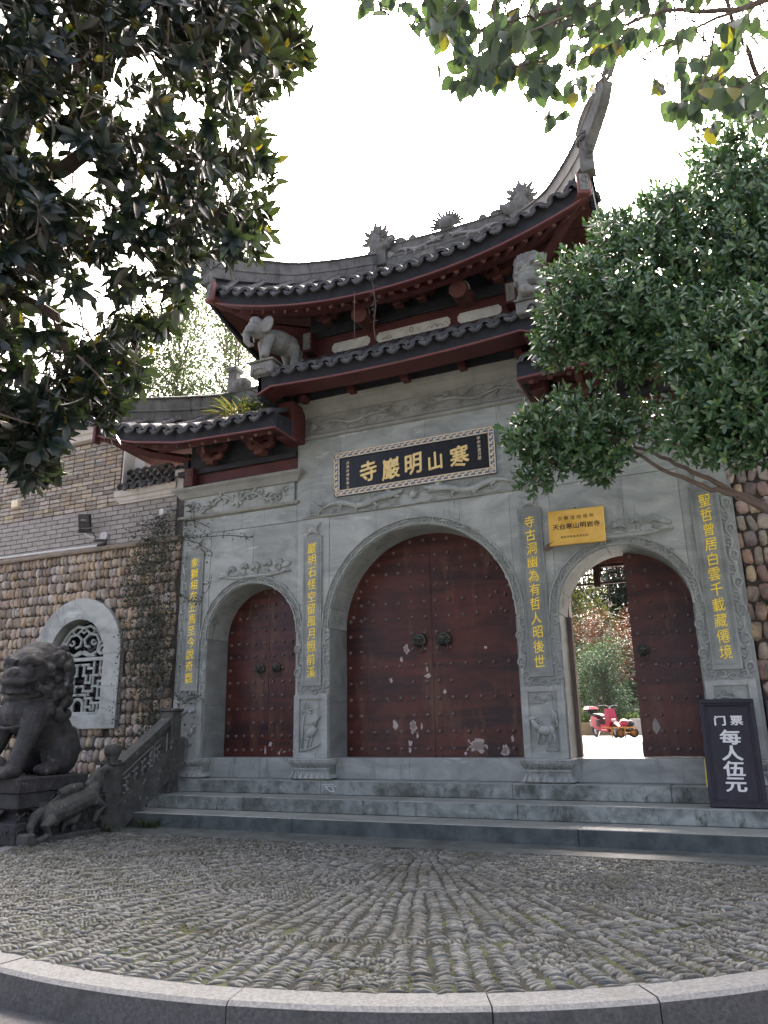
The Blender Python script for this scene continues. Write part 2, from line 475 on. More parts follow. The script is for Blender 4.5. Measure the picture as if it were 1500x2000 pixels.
# platform of the plaza: mortar bed under the pebbles
NA = 96
def arc(r, a0, a1, n, z):
    return [(PC.x + r * math.sin(a0 + (a1 - a0) * i / n), PC.y - r * math.cos(a0 + (a1 - a0) * i / n), z) for i in range(n + 1)]
poly = [(p[0], p[1]) for p in arc(4.68, R(-97), R(97), NA, 0)]
plaza = MB().prism(poly + [(5.2, -1.0), (-4.0, -1.0)], 2, RZ + .001, GZ - .006).build('pebble_pavement', M['mortar'], kind='structure')
# ground strip in front of the walls on both sides of the plaza
MB().box(-14, -3.72, -3.4, 0.1, RZ + .002, GZ - .012).box(4.9, 14, -3.4, 0.1, RZ + .002, GZ - .012).build('pavement_apron', M['mortar'], kind='structure')

# granite kerb, separate curved stones
kerb = MB().prism([(p[0], p[1]) for p in arc(4.66, R(-96), R(96), NA, 0)] + [(p[0], p[1]) for p in reversed(arc(4.80, R(-96), R(96), NA, 0))], 2, RZ - .05, RZ + .02)
kerb = kerb.build('kerb', M['granite_dirty'], kind='structure')
angs = [-92, -78, -64, -50, -37, -24, -9, 9.8, 24.9, 34.5, 48, 62, 77, 92]
for a0, a1 in zip(angs[:-1], angs[1:]):
    b = MB(); g = R(.045)
    n = 10
    rings = []
    jz = rng.uniform(-.003, .003)
    for i in range(n + 1):
        a = R(a0) + g + (R(a1) - R(a0) - 2 * g) * i / n
        s, c = math.sin(a), -math.cos(a)
        j1 = .004 * mnoise.noise(Vector((a * 30, 0, 1)))
        pr = [(4.645, RZ), (4.645, GZ + jz), (4.825 + j1, GZ + jz), (4.848 + j1, GZ - .018 + jz), (4.856, RZ)]
        rings.append([(PC.x + r * s, PC.y + r * c, z) for r, z in pr])
    b.loft(rings)
    me = b.mesh('kerb_stone', M['granite'], False)
    me.materials.append(M['granite_dirty'])
    for p in me.polygons:
        if abs(p.normal.z) < .45: p.material_index = 1
    piece('kerb_stone', me, kerb, Matrix())

# pebbles laid on edge in slanting rows, a ring course, and flower medallions
def pebble(seed):
    r = random.Random(seed)
    vs = []
    n = 8
    for k, (h, sc) in enumerate(((0.0, 1.0), (.62, .88))):
        for i in range(n):
            a = 2 * PI * i / n
            vs.append((math.copysign(abs(math.cos(a)) ** .8, math.cos(a)) * sc * r.uniform(.93, 1.05), math.copysign(abs(math.sin(a)) ** .8, math.sin(a)) * sc * r.uniform(.88, 1.06), h))
    vs.append((r.uniform(-.1, .1), r.uniform(-.1, .1), 1.0))
    fs = []
    for i in range(n):
        k = (i + 1) % n
        fs += [(i, k, n + k), (i, n + k, n + i), (n + i, n + k, 2 * n)]
    b = MB().add(vs, fs)
    return b.mesh('pebble', M['cobble'], 'all')
pebs = [pebble(i) for i in range(6)]
pm = []
def add_peb(x, y, ang, hl=.06, hw=.0135):
    L = hl * rng.uniform(.70, 1.08); Wd = hw * rng.uniform(.68, 1.32); H = rng.uniform(.018, .036)
    pm.append(trs((x, y, GZ - .016 + rng.uniform(-.004, .002)), (rng.uniform(-.15, .15), rng.uniform(-.1, .1), ang + rng.gauss(0, .17)), (L, Wd, H)))
MED = [(.27, -3.79, .62), (2.9, -3.1, .62), (-1.9, -3.05, .6), (.75, -2.02, .26), (-.25, -2.25, .3), (1.6, -2.0, .22), (1.83, -5.7, .2), (.9, -5.55, .22), (2.75, -5.05, .2), (3.5, -4.45, .2), (-.3, -5.6, .22), (3.95, -3.6, .2)]
def free(x, y):
    return all((x - a) ** 2 + (y - b) ** 2 > (r + .01) ** 2 for a, b, r in MED)
def fill(r0, r1, wid, a_off=0.0, lo=-91, hi=91):
    """radial rows between r0 and r1; wid = row width at r1"""
    n = int(2 * PI * r1 / wid)
    da = 2 * PI / n
    for k in range(n):
        a = -PI + (k + a_off) * da
        if a < R(lo) or a > R(hi): continue
        sl = .42 if k % 2 else -.26
        s = r0 + rng.uniform(0, .02)
        wphase = rng.uniform(0, 6)
        while s < r1:
            s += .0285 * rng.uniform(.85, 1.2)
            a2 = a + .10 * da * math.sin(s * 5 + wphase)
            x = PC.x + s * math.sin(a2); y = PC.y - s * math.cos(a2)
            if y > -1.77 or not free(x, y): continue
            pr = project((x, y, GZ))
            if pr is None or pr[0] < -700 or pr[0] > 2100: continue
            add_peb(x, y, a2 + sl * 1.25 + rng.gauss(0, .08), s * da * .57)
fill(2.35, 3.66, .130); fill(1.45, 2.33, .125, .3); fill(.85, 1.43, .12, .6); fill(.4, .83, .11, .2)
fill(3.80, 4.61, .120, .5); fill(3.66, 3.80, .125, .5, -91, -4)
for rr in (3.73,):
    n = int(2 * PI * rr / .030)
    for i in range(n):
        a = 2 * PI * i / n
        x = PC.x + rr * math.sin(a); y = PC.y - rr * math.cos(a)
        if y < -1.77 and -.06 < a < R(95): add_peb(x, y, a + PI / 2 + .25, .065)
for (mx, my, mr) in MED:
    r = .035
    add_peb(mx, my, rng.uniform(0, 3), .05, .04)
    while r < mr - .02:
        r += .062
        big = mr > .4
        n = max(6, int(2 * PI * r / (.030)))
        for i in range(n):
            a = 2 * PI * i / n
            pet = .62 * math.sin(a * (5 if big else 4) + r * 6) if big else .35
            x = mx + r * math.cos(a); y = my + r * math.sin(a)
            if y > -1.78: continue
            add_peb(x, y, a + pet * 1.5, .034, .0135)
def peb_prio(m):
    p = project(m.translation)
    if p is None or not (0 < p[0] < 1500 and 0 < p[1] < 2000): return -1
    return m.to_scale().x * m.to_scale().y / p[2] ** 3
scatter(plaza, 'pebble', pebs, pm, [peb_prio(m) for m in pm], 'pebble_field')
# moss in the joints
gm = leaf_mat('moss', (.05, .065, .012), (.10, .11, .025), trans=.2, rough=.8)
mm = []
for i in range(5200):
    a = R(rng.uniform(-88, 88)); r = 4.6 * math.sqrt(rng.random())
    x = PC.x + r * math.sin(a); y = PC.y - r * math.cos(a)
    if y > -1.8 or mnoise.noise(Vector((x * 1.1, y * 1.1, 3))) < .05: continue
    mm.append(np.array(trs((x, y, GZ - .004), (rng.uniform(-.8, .8), rng.uniform(-.8, .8), rng.uniform(0, 6)), rng.uniform(.005, .013))))
o = put(bpy.data.objects.new('moss', joined('moss', [(-1, -.6, 0), (1, -.6, .3), (0, 1, .6), (0, 0, 1.4)], [(0, 1, 3), (1, 2, 3), (2, 0, 3)], mm, gm)), None)
tag(o, 'green moss growing in the joints of the pebble paving', 'moss', kind='stuff')

# steps
XL, XR = -4.05, 5.2
LV = [(0.0, -.096, .62), (-.186, -.603, -.096), (-.365, -1.145, -.603)]
BOT = [-.186, -.365, GZ - .01]
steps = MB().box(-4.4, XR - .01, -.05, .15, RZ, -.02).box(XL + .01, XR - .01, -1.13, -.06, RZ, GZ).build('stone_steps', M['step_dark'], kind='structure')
cuts = [[-4.42, -1.47, 1.24, 3.1, XR], [XL, -2.4, -.1, 1.42, 4.3, XR], [XL, -1.3, 2.2, XR]]
for k, (z, y0, y1) in enumerate(LV):
    for a, b in zip(cuts[k][:-1], cuts[k][1:]):
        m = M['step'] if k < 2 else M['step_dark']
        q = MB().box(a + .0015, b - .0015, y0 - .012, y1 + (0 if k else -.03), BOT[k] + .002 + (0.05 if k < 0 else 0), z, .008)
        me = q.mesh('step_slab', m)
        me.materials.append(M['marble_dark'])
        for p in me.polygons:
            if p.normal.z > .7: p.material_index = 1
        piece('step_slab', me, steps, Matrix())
MB().box(XL - .4, XR, -1.74, -1.16, RZ, GZ + .004, .004).build('paving_band', M['step_dark'], kind='structure')
# white paint scrawl on the top riser
sc = MB()
zz = -.105
pts = [(-1.405 + .11 * math.sin(t * 1.0) * (1 - .3 * t / 6) + .02 * t, -.1105, zz + .035 * math.sin(t * 1.7 + .5)) for t in np.linspace(0, 6.5, 26)]
sc.tube(pts, .007, 4, flat=(1, .3)); sc.tube([(-1.45, -.1105, zz + .05), (-1.30, -.1105, zz + .062), (-1.22, -.1105, zz + .02)], .005, 4, flat=(1, .3))
sc.build('paint_scrawl', M['white'], steps)

# ---------------------------------------------------------------- the gate: marble front
gate = thing('temple_gate', (0, 0.3, 0), 'grey marble three-arched temple gate with studded red doors and upswept tiled roofs', 'gate')
A, B, PW, CPW = 1.681, 3.873, .549, .323
ZD0, ZD1, ZP0, ZP1, ZL = .292, 1.167, 1.287, 3.532, 3.82
DY = .55                                  # door plane
arches = [(-2.777, .8215, 2.09), (0.0, 1.4065, 2.115), (2.777, .8215, 2.09)]
RW = .112
def arc_pts(cx, r, cz, n, a0=0, a1=PI):
    return [(cx + r * math.cos(a0 + (a1 - a0) * i / n), cz + r * math.sin(a0 + (a1 - a0) * i / n)) for i in range(n + 1)]
# solid core behind the facing, with the three openings
def core_bay(b, x0, x1, cx, r, cz, z1, y0, y1):
    pts = arc_pts(cx, r, cz, 28)
    vs = []; fs = []
    for y in (y0, y1):
        for p in pts: vs.append((p[0], y, p[1]))
        for p in pts: vs.append((p[0], y, z1))
    n = len(pts)
    for i in range(n - 1):
        for o in (0, 2 * n):
            fs.append((o + i, o + i + 1, o + n + i + 1, o + n + i))
        fs.append((i, i + 1, 2 * n + i + 1, 2 * n + i))          # soffit of the arch
        fs.append((n + i, n + i + 1, 3 * n + i + 1, 3 * n + i))
    b.add(vs, fs)
CT = 5.62
core = MB()
core.box(-4.19, -3.5985, .012, .72, 0, 4.5); core.box(3.5985, 4.19, .012, .72, 0, 4.5)
core.box(-1.9555, -1.4065, .012, .72, 0, CT); core.box(1.4065, 1.9555, .012, .72, 0, CT)
core_bay(core, -3.6, -1.95, *arches[0], 4.5, .012, .72)
core_bay(core, -1.41, 1.41, *arches[1], CT, .012, .72)
core_bay(core, 1.95, 3.6, *arches[2], 4.5, .012, .72)
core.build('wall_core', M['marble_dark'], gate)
# facing slabs
def slab(poly, y0=0.0, y1=.011, mat='marble'):
    MB().prism(poly, 1, y0, y1).build('facing_slab', M[mat], gate)
g = .0025
def bay_slabs(cx, r, cz, xs, ztop, hw):
    for a, b in zip(xs[:-1], xs[1:]):
        pts = [(a + g, ztop)]
        n = 14
        lo = []
        for i in range(n + 1):
            x = a + g + (b - a - 2 * g) * i / n
            dx = x - cx
            ro = r + .001
            z = cz + math.sqrt(max(ro * ro - dx * dx, 0)) if abs(dx) < ro else cz
            lo.append((x, z))
        slab(pts + lo + [(b - g, ztop)])
bay_slabs(*arches[1], [-1.4065, -.62, .68, 1.4065], ZL - .006, 1.4)
bay_slabs(*arches[0], [-3.5985, -2.777, -1.9555], ZL - .006, .82)
bay_slabs(*arches[2], [1.9555, 2.9, 3.5985], ZL - .006, .82)
for s in (-1, 1):
    for c in (A, B):
        x = s * c
        slab([(x - PW / 2 + g, ZD1), (x + PW / 2 - g, ZD1), (x + PW / 2 - g, 2.5), (x - PW / 2 + g, 2.5)], -.006)
        slab([(x - PW / 2 + g, 2.503), (x + PW / 2 - g, 2.503), (x + PW / 2 - g, ZL - .006), (x - PW / 2 + g, ZL - .006)], -.006)
for a, b in ((-1.975, -.7), (-.7, .55), (.55, 1.975)):
    slab([(a + g, ZL), (b - g, ZL), (b - g, 4.5), (a + g, 4.5)], -.014)
for a, b in ((-1.975, -1.2), (-1.2, .2), (.2, 1.3), (1.3, 1.975)):
    slab([(a + g, 4.503), (b - g, 4.503), (b - g, 5.12), (a + g, 5.12)], -.014)
for s in (-1, 1):
    for a, b in ((1.978, 3.0), (3.0, 4.19)):
        a, b = (a, b) if s > 0 else (-b, -a)
        slab([(a + g, ZL), (b - g, ZL), (b - g, 4.08), (a + g, 4.08)], -.012)
# reveals of the arches: smooth jamb blocks, brick-like arch soffit course
jb = MB()
for cx, r, cz in arches:
    for s in (-1, 1):
        x = cx + s * r
        x0, x1 = (x - .02, x + .001) if s > 0 else (x - .001, x + .02)
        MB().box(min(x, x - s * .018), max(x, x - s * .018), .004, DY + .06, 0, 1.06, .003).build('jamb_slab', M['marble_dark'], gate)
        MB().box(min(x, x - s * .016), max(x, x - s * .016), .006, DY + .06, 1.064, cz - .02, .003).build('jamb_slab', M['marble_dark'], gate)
    n = 15 if r > 1 else 9
    for i in range(n):
        a0 = PI * i / n + .004 / r; a1 = PI * (i + 1) / n - .004 / r
        b = MB(); rings = []
        for k in range(5):
            a = a0 + (a1 - a0) * k / 4
            rings.append([(cx + q * math.cos(a), y, cz + q * math.sin(a)) for q, y in ((r + .004, .008), (r - .014, .008), (r - .014, DY + .06), (r + .004, DY + .06))])
        b.loft(rings).build('arch_stone', M['marble_carved'], gate)

# ------------------------------------------------ carved scrollwork
def spiral(mb, o, u, v, size, turns=1.35, flip=1, r0=.009, n=15, y=-.004, flat=.8):
    """a curl in the x-z plane: o start point, u forward, v side"""
    pts = []; rad = []
    for i in range(n):
        t = i / (n - 1)
        a = t * turns * 2 * PI
        q = size * (1 - t) ** .8
        c = o + u * size * .9 + v * (flip * size * .15)
        p = c + (-u * math.cos(a) + v * flip * math.sin(a)) * q
        pts.append((p.x, y, p.y)); rad.append(r0 * (.55 + .6 * math.sin(PI * min(1, t * 1.2 + .15))))
    mb.tube(pts, rad, 4, flat=(1, flat))
def scroll_path(mb, path, unit, width, y, r0=.009):
    """alternating S-curls along a polyline of 2-D (x,z) vectors"""
    L = [0]
    for a, b in zip(path[:-1], path[1:]): L.append(L[-1] + (b - a).length)
    def at(s):
        for i in range(len(L) - 1):
            if s <= L[i + 1] or i == len(L) - 2:
                t = (s - L[i]) / max(L[i + 1] - L[i], 1e-6)
                return path[i].lerp(path[i + 1], t), (path[i + 1] - path[i]).normalized()
    n = max(1, int(L[-1] / unit))
    un = L[-1] / n
    wave = []
    for i in range(n * 6 + 1):
        p, u = at(min(L[-1], i * un / 6)); v = Vector((-u.y, u.x))
        q = p + v * width * .36 * math.sin(PI * i / 6)
        wave.append((q.x, y, q.y))
    mb.tube(wave, r0 * .85, 4, flat=(1, .8))
    for i in range(n):
        p, u = at((i + .12) * un); v = Vector((-u.y, u.x))
        f = 1 if i % 2 == 0 else -1
        spiral(mb, p - v * f * width * .05, u, v, un * .40, 1.3, -f, r0, 13, y)
        q, u2 = at(min(L[-1], (i + .85) * un))
        c = q + v * f * width * .30
        mb.ell((c.x, y, c.y), (un * .1, .008, un * .1), 6, 4)
def V2(x, z): return Vector((x, z))
rings = MB(); curls = MB()
for cx, r, cz in arches:
    for q0, q1, y in ((r, r + .016, -.034), (r + RW - .016, r + RW, -.034)):
        rr = []
        for p in arc_pts(cx, 1, cz, 40):
            dx, dz = p[0] - cx, p[1] - cz
            rr.append([(cx + dx * q0, y, cz + dz * q0), (cx + dx * q1, y, cz + dz * q1), (cx + dx * q1, .005, cz + dz * q1), (cx + dx * q0, .005, cz + dz * q0)])
        rings.loft(rr)
    scroll_path(curls, [V2(*p) for p in arc_pts(cx, r + RW / 2, cz, 40)], .155, RW * .8, -.012, .013)
rings.build('arch_border', M['marble_carved'], gate)
curls.build('arch_scrollwork', M['marble_carved'], gate, 'all')

def text_mesh(ch, size, depth, mat, bold=.0, shear=0.0):
    cu = bpy.data.curves.new('t', 'FONT')
    cu.body = ch; cu.size = size; cu.extrude = depth; cu.shear = shear
    cu.align_x = 'CENTER'; cu.align_y = 'CENTER'
    cu.resolution_u = 3
    o = bpy.data.objects.new('t', cu); COL.objects.link(o)
    dg = bpy.context.evaluated_depsgraph_get()
    me = bpy.data.meshes.new_from_object(o.evaluated_get(dg))
    bpy.data.objects.remove(o)
    n = len(me.vertices)
    co = np.empty(n * 3); me.vertices.foreach_get('co', co); co = co.reshape(-1, 3)
    co[:, :2] -= (co[:, :2].max(0) + co[:, :2].min(0)) / 2      # centre the glyph on its own outline
    fs = [tuple(p.vertices) for p in me.polygons]
    bpy.data.meshes.remove(me)
    b = MB()
    d = bold * size
    for k, (dx, dy) in enumerate(((0, 0),) if not bold else ((-d, -d * .5), (d, d * .5), (-d * .3, d * .8), (d * .3, -d * .8))):
        b.add([(p[0] + dx, p[1] + dy, p[2] * (1 + .12 * k)) for p in co], fs)
    me = b.mesh('character', mat, False, False)
    return me
UPR = Matrix.Rotation(PI / 2, 4, 'X')      # text plane to the x-z plane, facing -y
def brush(me, amp, seed):
    """uneven, flared strokes: push the outline about like a brush would"""
    n = len(me.vertices)
    co = np.empty(n * 3); me.vertices.foreach_get('co', co); co = co.reshape(-1, 3)
    s = np.abs(co[:, :2]).max() or 1
    for i in range(n):
        p = co[i]
        q = Vector((p[0] / s * 2.2 + seed * 7.3, p[1] / s * 2.2, 0))
        p[0] += amp * s * (mnoise.noise(q) + .6 * mnoise.noise(q * 3.1))
        p[1] += amp * s * (mnoise.noise(q + Vector((9, 4, 2))) + .6 * mnoise.noise(q * 3.1 + Vector((5, 1, 2))))
        p[1] += .10 * p[0]
    me.vertices.foreach_set('co', co.reshape(-1)); me.update()
    return me

couplets = [(-B, '象獅相在五馬至今說奇觀'), (-A, '巖明石怪空留風月照前溪'), (A, '寺古洞幽為有哲人昭後世'), (B, '聖哲曾居白雲千載藏僊境')]
def lotus_base(mb, x, w, y0, z0, z1):
    d = .5
    mb.box(x - w / 2, x + w / 2, y0, d, z0, z0 + .02)
    zm = z0 + (z1 - z0) * .50
    h = zm - z0
    def tier(za, zb, oa, ob):
        rr = []
        for t in np.linspace(0, 1, 6):
            o = oa + (ob - oa) * math.sin(t * PI / 2); z = za + (zb - za) * t
            rr.append([(x - w / 2 - o, y0 - o, z), (x + w / 2 + o, y0 - o, z), (x + w / 2 + o, d, z), (x - w / 2 - o, d, z)])
        mb.loft(rr)
    tier(z0 + .02, zm - .012, .055, .0)
    tier(zm + .02, z1 - .03, .0, .05)
    mb.box(x - w / 2 - .012, x + w / 2 + .012, y0 - .012, d, zm - .012, zm + .02, .004)
    mb.box(x - w / 2 - .055, x + w / 2 + .055, y0 - .055, d, z1 - .03, z1 - .004, .006)
    # petals
    n = 6
    for (za, zb, down) in ((z0 + .022, zm - .014, 1), (zm + .022, z1 - .032, 0)):
        for i in range(n):
            c = x - w / 2 + w * (i + .5) / n
            hwp = w / n * .46
            pts = []
            for t in np.linspace(-1, 1, 9):
                zz = (za + (zb - za) * (1 - abs(t) ** 2.2)) if down else (zb - (zb - za) * (1 - abs(t) ** 2.2))
                f = (zz - za) / (zb - za)
                o = (.055 * (1 - math.sin(f * PI / 2)) if down else .05 * math.sin(f * PI / 2))
                pts.append((c + t * hwp, y0 - o - .006, zz))
            mb.tube(pts, .0075, 4)
for ci, (x, txt) in enumerate(couplets):
    # carved borders left, right and below the couplet board
    b = MB()
    e = (PW + CPW) / 4
    zt = 2.05 if abs(x) > 3 else 2.05
    for s in (-1, 1):
        toarch = (s > 0) == (x < 0)
        top = 2.1 if (abs(x) < 3 or toarch) else 3.55
        scroll_path(b, [V2(x + s * e, 1.24), V2(x + s * e, top)], .155, .085, -.016, .012)
    scroll_path(b, [V2(x - .24, 1.222), V2(x + .24, 1.222)], .12, .07, -.016, .010)
    b.build('scroll_border', M['marble_carved'], gate, 'all')
    # board with sunk inner line
    pb = MB()
    hw = CPW / 2
    pb.box(x - hw, x + hw, -.042, 0, ZP0, ZP1, .006)
    for q in (.030, .052):
        t = .0035
        for (xa, xb, za, zb) in ((x - hw + q, x + hw - q, ZP0 + q + .03, ZP0 + q + .03 + t), (x - hw + q, x + hw - q, ZP1 - q - .02, ZP1 - q - .02 + t), (x - hw + q, x - hw + q + t, ZP0 + q + .03, ZP1 - q - .02), (x + hw - q - t, x + hw - q, ZP0 + q + .03, ZP1 - q - .02)):
            pb.box(xa, xb, -.047, -.041, za, zb)
    board = pb.build('couplet_board', M['marble_dark'], gate)
    zs = np.linspace(ZP1 - .19, ZP0 + .20, len(txt))
    for k, ch in enumerate(txt):
        me = brush(text_mesh(ch, .168, .003, M['gold'], .004, 0), .024, k + ci * 11)
        piece('character', me, board, Matrix.Translation((x + rng.uniform(-.006, .006), -.0455, zs[k])) @ UPR @ Matrix.Rotation(rng.uniform(-.04, .04), 4, 'Z') @ Matrix.Diagonal((.88, 1.04, 1, 1)))
    # beast mask above the board
    q = MB(); zc = ZP1 + .105; y = -.032
    q.ell((x, y, zc), (.085, .035, .07), 10, 7); q.ell((x, y - .025, zc - .02), (.035, .03, .025), 8, 6)
    for s in (-1, 1):
        q.ell((x + s * .045, y - .025, zc + .025), (.02, .018, .018), 8, 6)
        q.tube([(x + s * .06, y, zc + .05), (x + s * .11, y - .01, zc + .075), (x + s * .15, y, zc + .10)], [.022, .018, .006], 5)
        q.tube([(x + s * .04, y - .01, zc - .045), (x + s * .085, y - .01, zc - .075), (x + s * .12, y, zc - .05), (x + s * .105, y, zc - .02)], [.014, .016, .012, .006], 5)
        q.tube([(x, y - .035, zc + .055), (x + s * .05, y - .03, zc + .06), (x + s * .07, y - .02, zc + .035)], .008, 4)
        q.tube([(x, y - .04, zc - .05), (x + s * .04, y - .03, zc - .045), (x + s * .055, y - .02, zc - .06)], .008, 4)
    piece('beast_mask', sculpt('beast_mask', q, M['marble_carved'], .006, 0), gate, Matrix())
    # die with sunk carved panel
    die = MB()
    hw = PW / 2; iw = .185
    z0, z1 = ZD0 + .075, ZD1 - .06
    yf = -.05
    die.box(x - hw, x - iw, yf, .02, ZD0, ZD1, .004); die.box(x + iw, x + hw, yf, .02, ZD0, ZD1, .004)
    die.box(x - iw, x + iw, yf, .02, ZD0, z0); die.box(x - iw, x + iw, yf, .02, z1, ZD1)
    die.box(x - iw, x + iw, yf + .03, .015, z0, z1)
    dobj = die.build('pillar_die', M['marble'], gate)
    lb = MB(); lotus_base(lb, x, PW + .0, -.05, 0, ZD0); lb.build('lotus_base', M['marble_carved'], gate, 'all')

# ------------------------------------------------ relief pictures in the dies
def relief(name, q, voxel=.006, sm=0, mat='marble_carved'):
    return q.build(name, M[mat], gate, 'all')
def cloud(q, x, z, s, y, n=3):
    for i in range(n):
        c = V2(x + (i - (n - 1) / 2) * s * 1.5, z + (.35 * s if i % 2 else 0))
        spiral(q, c - V2(s * .9, 0), V2(1, 0), V2(0, 1), s, 1.2, 1 if i % 2 else -1, s * .2, 14, y, .9)
    q.tube([(x - s * 2.4, y, z - s * .8), (x, y, z - s * .5), (x + s * 2.6, y, z - s * .9)], [.3 * s * .5, s * .25, .3 * s * .4], 5)
def quad_beast(q, x, z, s, y, mane=False, horn=False, flip=1):
    f = flip
    P = lambda a, b: (x + f * a * s, y, z + b * s)
    q.ell(P(0, 0), (.30 * s, .16 * s, .17 * s), 12, 8)
    q.ell(P(-.22, .02), (.15 * s, .14 * s, .17 * s), 10, 7)
    q.tube([P(.2, .05), P(.34, .2), P(.4, .36)], [.13 * s, .10 * s, .08 * s], 7)
    q.ell(P(.44, .40), (.13 * s, .09 * s, .085 * s), 9, 6)
    for a, b, c in ((.2, .27, .22), (.1, .02, .12), (-.25, -.36, -.28), (-.18, -.16, -.1)):
        q.tube([P(a, -.08), P(b, -.26), P(c, -.46)], [.075 * s, .045 * s, .04 * s], 6)
    q.tube([P(-.34, .06), P(-.48, .2), P(-.42, .36), P(-.52, .46)], [.04 * s, .055 * s, .06 * s, .02 * s], 6)
    if horn:
        for k in (0, 1): q.tube([P(.4, .46), P(.34 - .08 * k, .62), P(.42 - .16 * k, .74)], [.03 * s, .022 * s, .01 * s], 5)
    if mane:
        for k in range(6): q.tube([P(.36 - .05 * k, .38 - .07 * k), P(.22 - .05 * k, .46 - .07 * k)], [.05 * s, .015 * s], 5)
for x, kind in ((-B, 0), (-A, 1), (A, 2), (B, 3)):
    q = MB(); y = -.034
    zc = (ZD0 + ZD1) / 2
    if kind == 0:
        quad_beast(q, x - .02, zc - .12, .34, y, horn=True)
        for k in range(5): q.ell((x - .13 + .06 * k, y, zc + .27 - .02 * (k % 2)), (.045, .016, .035), 8, 6)
        q.tube([(x - .15, y, zc + .1), (x - .12, y, zc + .2), (x, y, zc + .27)], .014, 5)
    elif kind == 1:
        q.tube([(x - .14, y, zc - .3), (x - .13, y, zc), (x - .10, y, zc + .18)], [.02, .016, .012], 6)
        for k in range(9):
            a = -.4 + k * .5
            q.tube([(x - .08, y, zc + .22), (x - .08 + .075 * math.cos(a), y - .006, zc + .22 + .075 * math.sin(a)), (x - .08 + .125 * math.cos(a), y, zc + .215 + .12 * math.sin(a))], [.008, .014, .003], 5)
        q.ell((x + .02, y, zc - .08), (.10, .035, .06), 10, 7, Matrix.Rotation(-.6, 3, 'Y'))
        q.tube([(x + .07, y, zc), (x + .10, y, zc + .08), (x + .15, y, zc + .13)], [.03, .02, .018], 6)
        for k in range(4): q.tube([(x - .02 - .03 * k, y, zc - .1 - .02 * k), (x + .1 - .02 * k, y, zc - .04 - .05 * k)], [.014, .01], 5)
        q.tube([(x + .02, y, zc - .12), (x + .0, y, zc - .32)], .010, 5); q.tube([(x - .03, y, zc - .12), (x - .06, y, zc - .32)], .010, 5)
        q.tube([(x - .15, y, zc - .34), (x, y, zc - .31), (x + .15, y, zc - .25)], [.014, .02, .012], 5)
        q.tube([(x - .14, y, zc + .05), (x, y, zc + .03), (x + .06, y, zc + .06)], .008, 5)
    elif kind == 2:
        quad_beast(q, x, zc - .1, .36, y, mane=True, flip=-1)
        cloud(q, x - .07, zc + .27, .04, y); cloud(q, x + .1, zc + .30, .03, y); cloud(q, x + .08, zc - .31, .035, y)
        q.tube([(x + .12, y, zc - .02), (x + .14, y, zc + .1), (x + .1, y, zc + .17)], [.03, .04, .01], 6)
    else:
        cloud(q, x - .07, zc + .27, .045, y); cloud(q, x + .08, zc + .17, .05, y); cloud(q, x - .03, zc - .05, .06, y); cloud(q, x, zc - .25, .05, y)
    relief('panel_relief', q)

# ------------------------------------------------ friezes and cornices
def dragon(q, x0, z0, ln, h, y, flip=1, r=.034):
    """a flowing dragon, head at the x0 end"""
    pts = []; rad = []
    n = 34
    for i in range(n):
        t = i / (n - 1)
        x = x0 + flip * ln * t
        z = z0 + h * math.sin(t * 9.2 + .8) * (.55 + .45 * t) * (1 - .35 * t)
        pts.append((x, y, z)); rad.append(r * (1.15 - .25 * abs(t - .35)) * (1 - .8 * max(0, t - .72) / .28))
    q.tube(pts, rad, 7, flat=(1, .85))
    hx, _, hz = pts[0]
    f = -flip
    q.ell((hx + f * .03, y - .01, hz + .02), (.075, .05, .05), 10, 7)
    q.tube([(hx + f * .06, y - .02, hz + .03), (hx + f * .13, y - .01, hz + .045), (hx + f * .17, y, hz + .07)], [.036, .028, .018], 6)
    q.tube([(hx + f * .05, y - .01, hz - .01), (hx + f * .12, y - .01, hz - .03)], [.026, .012], 6)
    for k in range(5):
        a = .5 + k * .28
        q.tube([(hx, y, hz + .03), (hx - f * .09 * math.cos(a * .7), y, hz + .03 + .08 * math.sin(a)), (hx - f * (.17 - .02 * k), y, hz + .02 + .10 * math.sin(a) * (1 + .1 * k))], [.022, .016, .003], 5)
    for t in (.28, .55, .76):
        i = int(t * (n - 1)); px, _, pz = pts[i]
        q.tube([(px, y, pz - .02), (px + f * .07, y - .006, pz - .07), (px + f * .03, y - .006, pz - .115)], [.026, .02, .014], 6)
        for k in (-1, 0, 1):
            q.tube([(px + f * .03, y - .006, pz - .11), (px + f * (.03 + .03 * k) + f * .02, y - .01, pz - .145)], [.011, .004], 4)
    for i in range(3, n - 4, 2):
        px, _, pz = pts[i]
        q.tube([(px, y, pz + rad[i] * .8), (px - f * .012, y, pz + rad[i] + .022)], [.012, .003], 4)
    tx, _, tz = pts[-1]
    for k in range(7):
        a = -.7 + k * .25
        q.tube([(tx - flip * .03, y, tz), (tx + flip * .10 * math.cos(a), y, tz + .10 * math.sin(a)), (tx + flip * .22 * math.cos(a * 1.1), y, tz + .2 * math.sin(a) + .02)], [.012, .012, .003], 4)
q = MB(); y = -.045
for s in (-1, 1):
    dragon(q, s * .33, 3.965, 1.2, .072, y, s, .042)
    cloud(q, s * 1.68, 3.90, .05, y, 3)
    for k in range(9):
        cloud(q, s * (.30 + .17 * k), 3.88 + .05 * (k % 2), .034, y + .012, 2)
    for k in range(6):
        cloud(q, s * (.42 + .22 * k), 4.03, .026, y + .012, 2)
q.ell((0, y, 3.965), (.06, .045, .06), 10, 7)
for k in range(7):
    a = PI * (k + .5) / 7
    q.tube([(.06 * math.cos(a), y, 3.965 + .05 * math.sin(a)), (.10 * math.cos(a + .3), y, 3.97 + .11 * math.sin(a)), (.13 * math.cos(a - .1), y, 3.965 + .15 * math.sin(a))], [.018, .014, .003], 5)
